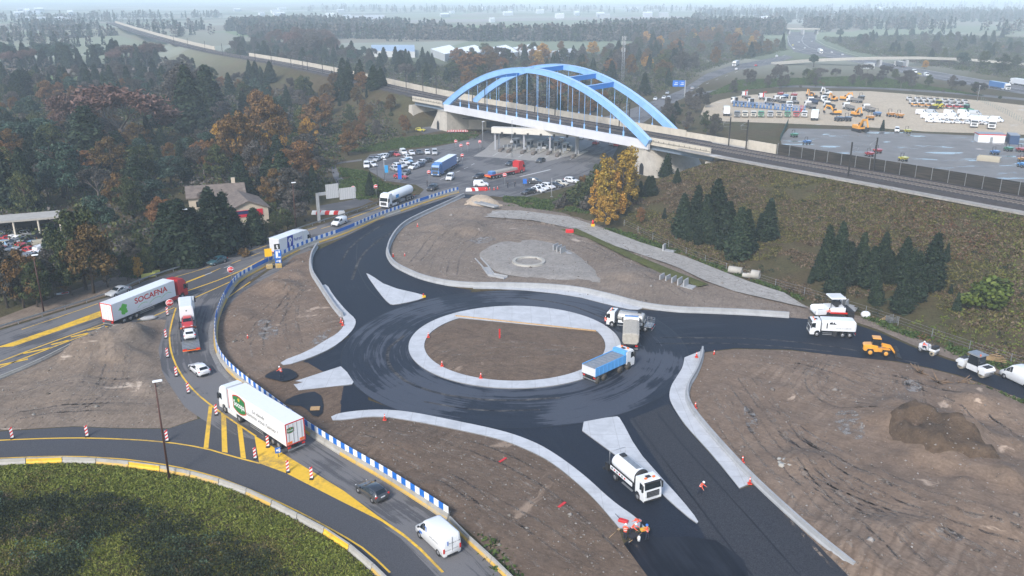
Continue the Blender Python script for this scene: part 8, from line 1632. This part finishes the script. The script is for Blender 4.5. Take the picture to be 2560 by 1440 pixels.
# lamp posts
def lamp(px, py, top, desc, pl, m=M_BRICK, head=True):
    x, y = G(px, py, .03); h = 2
    while PX(x, y, h)[1] > top and h < 16: h += .1
    o = link('street_lamp', None, None, (x, y, .03)); b = MB(); b.cyl((0, 0, 0), (0, 0, h), .13, .07, 8); b.bx(-.25, .25, -.25, .25, -.05, .1); b.build('pole', m, o)
    if head: b = MB(); b.bx(-.75, .25, -.16, .16, h - .03, h + .14, 0, .05); b.build('lamp_head', M_WHITE, o)
    o.rotation_euler = (0, 0, 3.6); note(o, desc, pl, 'street lamp')
lamp(423, 1195, 957, 'tall rust brown street lamp', 'between the grass bank and the loop road'); lamp(110, 781, 640, 'rust brown street lamp', 'before the scrapyard trees'); lamp(476, 662, 525, 'rust brown street lamp', 'before the dark conifer clump'); lamp(741, 574, 458, 'rust brown street lamp', 'behind the white box lorry'); lamp(946, 494, 408, 'dark slender post', 'behind the gas tanker lorry', M_DARK, False); lamp(1379, 492, 446, 'pale concrete post', 'before the parked white cars', M_CONC_W, False); lamp(962, 452, 400, 'grey lamp post', 'in the grass of the parking loop', M_STEEL); lamp(1280, 395, 300, 'thin grey lamp post', 'before the toll canopy', M_STEEL); lamp(1207, 372, 305, 'thin grey lamp post', 'left of the toll canopy', M_STEEL); lamp(2443, 253, 215, 'thin grey lamp post', 'between the lane and the motorway', M_STEEL)
# red and white water barriers
def waterb(c):
    r = link('water_barrier', None); b = MB(); b.loft([[(x, y, z) for x, z in ((-.75, 0), (.75, 0), (.75, .3), (.55, .8), (-.55, .8), (-.75, .3))] for y in (.22, -.22)]); b.build('barrier_body', c, r); return r
pr = {}
for i, (px, py, pl) in enumerate([(788 + i * 11, 536, 'under the sign gantry') for i in range(7)] + [(1172 + i * 8, 478 - i * .5, 'at the end of the boarded barrier') for i in range(6)]):
    k = i % 2 if px < 900 else (0, 1, 0, 1, 1, 1)[i - 7]; o = copy_tree(pr[k]) if k in pr else pr.setdefault(k, waterb((M_SWHT, M_SRED)[k])); at(o, px, py, .1); o.scale = (1.15, 1.15, 1.15); note(o, ('white', 'red')[k] + ' plastic water barrier', pl, 'barrier', 'red and white water barriers')
P0 = None
for i in range(11):
    if P0 is None:
        o = P0 = link('striped_barricade', None); b = MB()
        for k in range(5): b.bx(-.75 + k * .3, -.45 + k * .3, -.04, .04, .55, 1.1, k % 2)
        b.build('board', [M_SRED, M_SWHT], o); b = MB(); b.bx(-.6, -.5, -.3, .3, 0, .55); b.bx(.5, .6, -.3, .3, 0, .55); b.bx(-.5, .5, -.03, .03, .1, .16); b.build('feet', M_DARK, o)
    else: o = copy_tree(P0)
    at(o, 1123 + i * 4.3, 333 - (i % 2) * 1.5, .3); note(o, 'red and white striped barricade', 'stored on the verge below the left pier', 'barricade', 'stored striped barricades')
# concrete pieces, pipes, pallets, odds and ends
def piece(name, mb, mats, px, py, rz, desc, pl, cat, z=.25, grp=None, terrain=False):
    if terrain: x, y, z = on_ground(px, py)
    else: x, y = G(px, py, z)
    o = mb.build(name, mats, None, (x, y, z), rz); return note(o, desc, pl, cat, grp)
def lblock(): b = MB(); b.prism([(-.9, 0), (.9, 0), (.9, .22), (-.65, .25), (-.72, 1.5), (-.9, 1.5)], -1, 1); return b
LBM = lblock().mesh('wall_block', M_CONC_W)
for i, (px, py, pl) in enumerate([(1664 + i * 15, 706 + i * 3.2, 'beside the grey track') for i in range(5)] + [(1397 + i * 9, 628 + i * 4, 'on the pale crushed stone') for i in range(3)] + [(2103 + i * 8, 768 + (i % 2) * 6, 'behind the asphalt paver') for i in range(4)]):
    o = link('concrete_block', LBM, None, (*G(px, py, .2), .2), -.6); note(o, 'L shaped concrete wall block', pl, 'concrete block', 'L shaped concrete blocks')
def pipe(l, r): 
    b = MB(); R1 = []; n = 16
    for x, q in ((-l / 2, r), (l / 2, r), (l / 2, r * .78), (-l / 2, r * .78)): R1.append([(x, q * math.cos(k * 2 * math.pi / n), r + q * math.sin(k * 2 * math.pi / n)) for k in range(n)])
    b.loft(R1 + [R1[0]], 0, False, True); return b
for px, py, l, r, d in ((1838, 684, 2.6, .7, 'long grey concrete pipe'), (1864, 694, 1.2, .45, 'small grey concrete pipe ring'), (1874, 695, 1.0, .5, 'middle grey concrete pipe ring'), (1888, 697, 1.6, .85, 'large grey concrete pipe')): piece('concrete_pipe', pipe(l, r), M_CONC_OLD, px, py, -.5, d, 'in the pipe pile at the slope foot', 'pipe', .1)
def pal(): 
    b = MB()
    for k in range(6): b.bx(-.6, .6, -.4 + k * .145, -.3 + k * .145, .12, .15)
    for y in (-.38, 0, .36): b.bx(-.6, .6, y - .05, y + .05, 0, .12)
    return b
piece('pallet', pal(), M_WOOD, 612, 941, .4, 'light wooden pallet', 'behind the blue and white barrier', 'pallet'); piece('pallet', pal(), M_WOOD, 788, 1022, .1, 'light wooden pallet', 'beside the wet bitumen patch', 'pallet')
b = MB(); b.ball((0, 0, .5), .75, 0, 10, 6, (1.1, .9, .8)); piece('rubble_bag', b, M_WHITE, 2163, 793, 0, 'bulging white rubble bag', 'at the slope foot', 'bag', .0)
b = MB()
for x in (-.7, .7):
    for y in (-.5, .5): b.bx(x - .04, x + .04, y - .04, y + .04, 0, 1.2)
for i in range(8): b.bx(-.7, .7, -.52, -.48, .1 + i * .14, .14 + i * .14); b.bx(-.7, .7, .48, .52, .1 + i * .14, .14 + i * .14); b.bx(-.72, -.68, -.5, .5, .1 + i * .14, .14 + i * .14)
piece('wire_crate', b, M_STEEL, 2228, 806, .3, 'grey wire crate', 'beside planks at the slope foot', 'crate', .05)
b = MB()
for i in range(5): b.T = Matrix.Rotation(i * .12, 4, 'Z'); b.bx(-1.6, 1.6, i * .16 - .4, i * .16 - .28, .02 + i * .06, .07 + i * .06)
piece('plank_pile', b, M_WOOD, 2212, 800, .3, 'small pile of raw planks', 'beside the wire crate', 'planks', .05); 
b = MB()
for i in range(6): b.T = Matrix.Rotation(i * .15, 4, 'Z'); b.bx(-2.0, 2.0, i * .2 - .5, i * .2 - .38, .3 + i * .07, .35 + i * .07)
piece('plank_pile', b, M_WOOD, 2476, 903, -.4, 'loose pile of long planks', 'behind the tandem roller', 'planks', .05)
b = MB(); b.bx(-1.2, 1.2, -.8, .8, 0, .25); b.prism([(-1.2, .25), (-.9, .25), (-.9, 1.5), (-1.2, 1.5)], -.8, .8); piece('concrete_slab', b, M_CONC_W, 1672, 629, -.5, 'pale broken concrete corner piece', 'at the edge of the grey track', 'concrete', .25)
b = MB(); b.bx(-4, 4, -.9, .9, 0, .35)
for i in range(8): b.bx(-4 + i, -3.9 + i, -.9, .9, .35, .5)
piece('drain_channel', b, M_CONC_W, 1213, 512, -.75, 'pale concrete drain channel piece', 'on the yellow sand heap', 'channel', 1.0)
b = MB(); b.sweep(GP([(1195, 650), (1212, 668), (1228, 690), (1265, 697)]), [(-.7, .1), (.7, .1), (.7, .5), (.5, .5), (.5, .2), (-.5, .2), (-.5, .5), (-.7, .5)]); note(b.build('drain_channel', M_CONC_W), 'long grey concrete drainage channel', 'beside the crushed stone patch', 'channel', px=1220)
b = MB(); n = 28; b.loft([[(r_ * math.cos(k * 2 * math.pi / n), r_ * math.sin(k * 2 * math.pi / n), z) for k in range(n)] for r_, z in ((3.4, 0), (3.3, .5), (2.7, .5), (2.6, 0))], 0, False); piece('stone_ring', b, M_CONC_OLD, 1322, 657, 0, 'oval ring of grey stone', 'in the middle of the crushed stone patch', 'stone ring', .3)
M_ROOT = plain('torn wood', (.16, .105, .065), .95, 0, .4, 2)
rr = random.Random(3)
for px, py, l in ((2300, 934, 2.6), (2345, 958, 3), (2398, 962, 2.2), (2425, 968, 1.6)):
    b = MB()
    for i in range(9): a = rr.uniform(0, 6.28); b.cyl((0, 0, .2), (math.cos(a) * l * rr.uniform(.3, .7), math.sin(a) * l * rr.uniform(.3, .7), rr.uniform(.1, 1.4)), .16, .05, 6)
    piece('tree_stump', b, M_ROOT, px, py, 0, 'uprooted brown tree stump', 'below the fresh asphalt of the right arm', 'stump', .15)
for i in range(16):
    b = MB(); b.ball((0, 0, .2), rr.uniform(.25, .55), 0, 6, 4, (1, .8, .7)); piece('rubble_block', b, M_CONC_OLD, 1950 + (i % 6) * 13 + rr.uniform(-4, 4), 1150 + (i // 6) * 8 + rr.uniform(-3, 3), rr.uniform(0, 3), 'broken concrete lump', 'in the rubble pile on the rutted dirt', 'rubble', .3, 'rubble lumps')
b = MB(); b.bx(-.12, .12, -.03, .03, 0, 1.6); b.bx(-.03, .03, -.25, .25, 1.3, 1.4); piece('marker_stake', b, M_SRED, 1249, 846, .3, 'thin red marker stake', 'on the central island', 'stake', .2)
for px, py, pl in ((1257, 1150, 'on the levelled dirt'), (1405, 1262, 'on the levelled dirt')): b = MB(); b.bx(-.6, .6, -.15, .15, 0, .05); piece('red_tarp', b, M_SRED, px, py, .9, 'flat red plastic strip', pl, 'plastic strip', .22)
b = MB(); b.bx(-.9, .9, -.6, .6, 0, .9, 0, .1); piece('red_generator', b, M_SRED, 1424, 583, 0, 'red covered machine', 'at the upper end of the grass verge', 'machine', .2)
b = MB(); b.bx(-.4, .4, -.3, .3, 0, .7, 0); b.cyl((0, 0, .7), (0, 0, 1.6), .3, .2, 10, 1); piece('signal_lamp_post', b, [plain('yellow plastic', (.75, .45, .02), .5), M_SRED], 1482, 567, 0, 'red and yellow marker post', 'where the grey track meets the poplars', 'post', .25)
b = MB(); b.bx(-.3, .3, -.2, .2, 0, .35, 0, .05); b.cyl((-.1, 0, .35), (-.1, 0, .7), .12, .12, 8, 1); piece('site_lamp', b, [plain('yellow plastic', (.75, .45, .02), .5), M_SRED], 1060, 743, .3, 'small yellow and red site lamp', 'on the tip of the upper splitter island', 'lamp', .17)
# wheelbarrow and tools
o = link('wheelbarrow', None); b = MB(); b.loft([[(-.3, -.2, .35), (.3, -.2, .35), (.3, .2, .35), (-.3, .2, .35)], [(-.5, -.34, .7), (.55, -.34, .65), (.55, .34, .65), (-.5, .34, .7)]]); b.build('tray', M_DARK, o); b = MB(); b.wheel(.6, .04, .2, .08, 0, 1, 12); b.build('wheel', [M_BLACK, M_RIM], o)
for s in (1, -1): b = MB(); b.cyl((.6, s * .08, .2), (-1.0, s * .3, .62), .025, n=6); b.cyl((-.35, s * .22, .35), (-.45, s * .24, 0), .02, n=5); b.build('handle', M_WOOD, o)
at(o, 1582, 1352, 3.9, .06); note(o, 'dark wheelbarrow with wooden handles', 'among the workers at the pavement end', 'wheelbarrow')
b = MB(); b.cyl((0, 0, 0), (0, 0, .5), .15, .15, 10); b.cyl((0, 0, .5), (0, 0, .58), .06, .06, 8); piece('white_canister', b, M_WHITE, 1597, 1352, 0, 'white plastic canister', 'beside the dark wheelbarrow', 'canister', .06)
b = MB(); b.cyl((-.8, 0, .03), (.8, 0, .05), .025, n=6); b.bx(.8, 1.1, -.13, .13, .02, .06); piece('shovel', b, M_WOOD, 1534, 1335, .9, 'wooden handled shovel', 'lying on the dirt by the workers', 'shovel', .2)
b = MB(); b.bx(-.5, .5, -.25, .25, .05, .3, 0, .06); b.cyl((-.4, 0, .3), (-.9, 0, .7), .03, n=6, m=1); piece('plate_compactor', b, [M_SRED, M_DARK], 1558, 1305, -.5, 'red plate compactor', 'on the pavement by the workers', 'compactor', .17)
b = MB(); b.bx(-.45, .45, -.2, .2, .75, .95); piece('yellow_level', b, plain('yellow plastic', (.75, .45, .02), .5), 1611, 1341, .3, 'yellow tool case', 'held by the worker in blue helmet', 'tool case', .06)
# people -----------------------------------------------------------------
M_SKIN = plain('skin', (.42, .25, .17), .6, 0, .08); M_HIVIS = plain('orange work jacket', (.85, .09, .035), .7, 0, .12, 8); M_NAVY = plain('navy work trousers', (.012, .016, .035), .8, 0, .2, 8); M_BOOT = plain('black boots', (.015, .013, .012), .6)
def person(px, py, heading, lean, la, ra, stride, cl, desc, pl, z=.05, hat=None, seated=False, hx=1.0):
    """lean: trunk pitch; la, ra: (forward, out) swing of the arms; stride: leg swing; all degrees"""
    V = []; E = []; Rr = []; TG = []
    def v(p, r): V.append(Vector(p)); Rr.append(r); return len(V) - 1
    def e(a, b, t): E.append((a, b)); TG.append(t)
    L = Matrix.Rotation(R(lean), 3, 'Y'); hipz = .95 if not seated else .55; base = Vector((0, 0, hipz))
    up = lambda x, y, zz: base + L @ Vector((x, y, zz))
    pel = v(base, (.155, .115)); sp = v(up(0, 0, .22), (.145, .105)); ch = v(up(.0, 0, .44), (.175, .12)); nk = v(up(.01, 0, .58), (.06, .06)); hd = v(up(.03, 0, .70), (.088, .1)); tp = v(up(.02, 0, .80), (.075, .085)); no = v(up(.13, 0, .69), (.016, .016))
    for a, b_, t in ((pel, sp, 'j'), (sp, ch, 'j'), (ch, nk, 'j'), (nk, hd, 's'), (hd, tp, 's'), (hd, no, 's')): e(a, b_, t)
    for s, (fw, out) in ((1, la), (-1, ra)):
        sh = v(up(0, s * .2, .48), (.075, .075)); e(ch, sh, 'j'); S = V[sh]
        d = Matrix.Rotation(-R(fw), 3, 'Y') @ Vector((0, s * math.sin(R(out)), -math.cos(R(out)))); el = v(S + d * .29, (.05, .05)); d2 = Matrix.Rotation(-R(fw + 25), 3, 'Y') @ Vector((0, s * math.sin(R(out * .5)), -math.cos(R(out * .5)))); wr = v(V[el] + d2 * .25, (.034, .034)); pm = v(V[wr] + d2 * .07, (.036, .022)); e(sh, el, 'j'); e(el, wr, 'j'); e(wr, pm, 's')
        for k, l in ((-.028, .07), (-.01, .085), (.01, .08), (.028, .06)):
            f1 = v(V[pm] + d2 * .05 + Vector((k, 0, 0)), (.009, .009)); f2 = v(V[f1] + (d2 + Vector((.35, 0, 0))).normalized() * l * .7, (.008, .008)); e(pm, f1, 's'); e(f1, f2, 's')
        th = v(V[wr] + d2 * .04 + Vector((.05, -s * .02, 0)), (.011, .011)); e(wr, th, 's')
    for s in (1, -1):
        hp = v(base + Vector((0, s * .1, -.05)), (.1, .1)); e(pel, hp, 't'); a = R(stride) * s
        if seated: kn = v(V[hp] + Vector((.42, s * .04, .02)), (.075, .075)); an = v(V[kn] + Vector((.05, 0, -.42)), (.05, .05))
        else: kn = v(V[hp] + Vector((math.sin(a) * .43 + .02, s * .015, -math.cos(a) * .43)), (.075, .075)); an = v(V[kn] + Vector((math.sin(a * .6 - .06) * .41, s * .01, -math.cos(a * .6) * .41)), (.048, .048))
        V[an].z = .08 if not seated else V[an].z; ft = v(V[an] + Vector((.17, s * .01, -.04)), (.045, .035)); e(hp, kn, 't'); e(kn, an, 't'); e(an, ft, 'b')
    me = bpy.data.meshes.new('person'); me.from_pydata(V, E, []); o = bpy.data.objects.new('person', me); COL.objects.link(o)
    o.modifiers.new('Skin', 'SKIN'); ss = o.modifiers.new('Sub', 'SUBSURF'); ss.levels = ss.render_levels = 1; sv = me.skin_vertices[0].data
    for i, r in enumerate(Rr): sv[i].radius = r; sv[i].use_root = i == 0
    dg = bpy.context.evaluated_depsgraph_get(); dg.update(); nm = bpy.data.meshes.new_from_object(o.evaluated_get(dg)); bpy.data.objects.remove(o); nm.name = 'person'
    nm.materials.clear(); [nm.materials.append(m) for m in (cl[0], cl[1], M_SKIN, M_BOOT)]; ix = {'j': 0, 't': 1, 's': 2, 'b': 3}
    for p in nm.polygons:
        c = p.center; best = (9, 'j')
        for (a, b_), t in zip(E, TG):
            A, B_ = V[a], V[b_]; ab = B_ - A; k = max(0, min(1, (c - A).dot(ab) / max(1e-9, ab.dot(ab)))); best = min(best, ((c - A - ab * k).length, t))
        p.material_index = ix[best[1]]; p.use_smooth = True
    x, y = G(px, py, z); o = link('person', nm, None, (x, y, z), heading); o.scale = (hx, hx, hx)
    Hd = V[hd]; q = MB()
    if hat: 
        m = L.to_4x4(); m.translation = Hd; q.T = m; q.loft([[(r_ * math.cos(k * .524) * 1.12, r_ * math.sin(k * .524), zz) for k in range(12)] for r_, zz in ((.145, .045), (.125, .05), (.12, .11), (.085, .165), (.03, .185))], 0, True, True); q.build('helmet', hat, o)
    else: q.T = None; m = L.to_4x4(); m.translation = Hd; q.T = m; q.ball((-.015, 0, .05), .105, 0, 10, 6, (1, .95, 1)); q.build('hair', plain('dark hair', (.02, .015, .012), .8), o)
    q = MB(); m = L.to_4x4(); m.translation = Hd; q.T = m
    for s in (1, -1): q.ball((.085, s * .035, .02), .012, 0, 6, 4)
    q.bx(.085, .098, -.025, .025, -.05, -.042); q.build('face', M_BOOT, o)
    if cl[0] is M_HIVIS:
        q = MB(); m = L.to_4x4(); m.translation = base; q.T = m
        for zz in (.18, .36): q.loft([[(.155 * math.cos(k * .524) * 1.0, .2 * math.sin(k * .524), zz + h) for k in range(12)] for h in (0, .05)], 0, False)
        q.build('reflective_band', M_SWHT, o)
    note(o, desc, pl, 'person'); return o
W_ = (M_HIVIS, M_NAVY); DKC = (plain('dark coat', (.02, .022, .03), .8), M_NAVY)
person(705, 945, 2.6, 25, (40, 10), (35, 10), 12, W_, 'worker in orange jacket and white helmet', 'by the wet bitumen patch', .35, M_WHITE)
person(1513, 816, .6, 4, (12, 8), (20, 8), 6, W_, 'worker in orange jacket and white helmet', 'before the white bitumen tanker', .06, M_WHITE)
person(1748, 1236, -.4, 28, (35, 6), (10, 12), 16, W_, 'worker in orange jacket and white helmet', 'walking alone on the milled asphalt', .06, M_WHITE)
person(1562, 1350, 1.3, 12, (35, 8), (30, 8), 8, W_, 'worker in orange jacket seen from behind', 'left of the dark wheelbarrow', .06, M_WHITE)
person(1577, 1340, -.5, 35, (50, 8), (45, 8), 10, W_, 'stooping worker in orange jacket and white helmet', 'behind the dark wheelbarrow', .1, M_WHITE)
person(1602, 1322, 3.6, 62, (70, 6), (60, 6), 14, W_, 'deeply bent worker with orange hood', 'at the pavement end', .06, plain('orange hood', (.8, .08, .03), .7))
person(1618, 1350, 2.8, 6, (45, 6), (40, 6), 10, W_, 'worker in orange jacket and blue helmet', 'right of the dark wheelbarrow', .06, plain('blue helmet', (.02, .15, .5), .4))
person(2306, 874, -.3, 8, (55, 6), (50, 6), 0, W_, 'driver in orange jacket', 'seated on the small white roller', .75, M_WHITE, True)
person(2074, 790, 2.9, 10, (50, 8), (45, 8), 0, W_, 'operator in orange jacket', 'seated on the asphalt paver', 1.5, None, True)
person(1269, 470, 1.2, 4, (10, 6), (-5, 6), 10, DKC, 'pedestrian in dark clothes', 'on the toll plaza kerb', .05); person(1287, 468, 1.0, 4, (10, 6), (-5, 6), 12, DKC, 'pedestrian in dark clothes', 'on the toll plaza kerb', .05); person(1068, 466, .5, 4, (10, 6), (-5, 6), 10, DKC, 'pedestrian in dark clothes', 'below the blue curtain sided lorry', .05)
# fences and roadside odds
def fence(pts, h, step, desc, pl, m, mesh=True, terrain=True):
    W = [on_ground(*p) for p in pts] if terrain else [(*G(*p, .03), .03) for p in pts]; P = resample(chaikin(W, 1), step); r = thing('wire_fence', desc, pl, 'fence', px=pts[len(pts) // 2][0])
    for x, y, z in P: b = MB(); b.bx(x - .045, x + .045, y - .045, y + .045, z - .2, z + h); b.build('post', m, r)
    if mesh:
        b = MB()
        for q in (.3, .6, .95): b.sweep([(x, y, z + h * q) for x, y, z in P], [(-.012, 0), (.012, 0), (.012, .024), (-.012, .024)])
        b.build('wires', m, r)
    else: b = MB(); b.sweep([(x, y, z) for x, y, z in P], [(-.03, .05), (.03, .05), (.03, h), (-.03, h)]); b.build('panel', m, r)
fence([(1560, 565), (1700, 632), (1880, 700), (2035, 745), (2200, 797), (2370, 858), (2560, 918), (2640, 940)], 1.5, 6, 'long wire fence on grey posts', 'along the foot of the grass slope', M_STEEL)
fence([(1950, 352), (1958, 335), (1970, 310)], 2.2, 3, 'dark green panel fence', 'at the left edge of the asphalt yard', plain('dark green fence', (.01, .06, .045), .6), False, False)
fence([(2452, 254), (2500, 278), (2560, 310), (2600, 330)], 2.2, 4, 'pale green mesh fence', 'at the right edge of the sandy yard', plain('pale green fence', (.16, .22, .2), .6), True, False)
for px, py, w in ((372, 694, 2.6), (391, 687, 1.4)): b = MB(); b.bx(-w / 2, w / 2, -.05, .05, .1, .9); piece('roadside_board', b, plain('pale yellow plastic', (.55, .52, .12), .5), px, py, .6, 'broad yellow plastic panel' if w > 2 else 'short yellow plastic panel', 'behind the guardrail of the old road', 'panel', .05)
b = MB(); b.bx(-1.0, 1.0, -.5, .5, .02, .1, 0); b.bx(-.2, .9, -.45, .3, .101, .11, 1); piece('fallen_sign', b, [M_SWHT, M_SRED], 157, 734, .5, 'fallen white and red sign', 'on the verge before the scrapyard trees', 'sign', .1)
b = MB(); b.ball((0, 0, .2), .9, 0, 8, 5, (1.6, .7, .45)); piece('concrete_slab', b, M_CONC_W, 372, 798, .4, 'pale concrete lump', 'at the tip of the gravel triangle', 'concrete', .05)
# ================================================================== the air
def build_haze():
    b = MB(); b.bx(-14800, 14800, -250, 14900, -1.2, 54, 0)
    m = bpy.data.materials.new('damp haze'); m.use_nodes = True; t = m.node_tree; t.nodes.remove(t.nodes['Principled BSDF'])
    v = N(t, 'VolumePrincipled'); v.inputs['Color'].default_value = (.75, .885, 1, 1); v.inputs['Density'].default_value = .00029; v.inputs['Anisotropy'].default_value = -.2
    t.links.new(v.outputs[0], t.nodes['Material Output'].inputs['Volume'])
    kind(b.build('haze', m), 'stuff')
build_haze()
finish_labels()
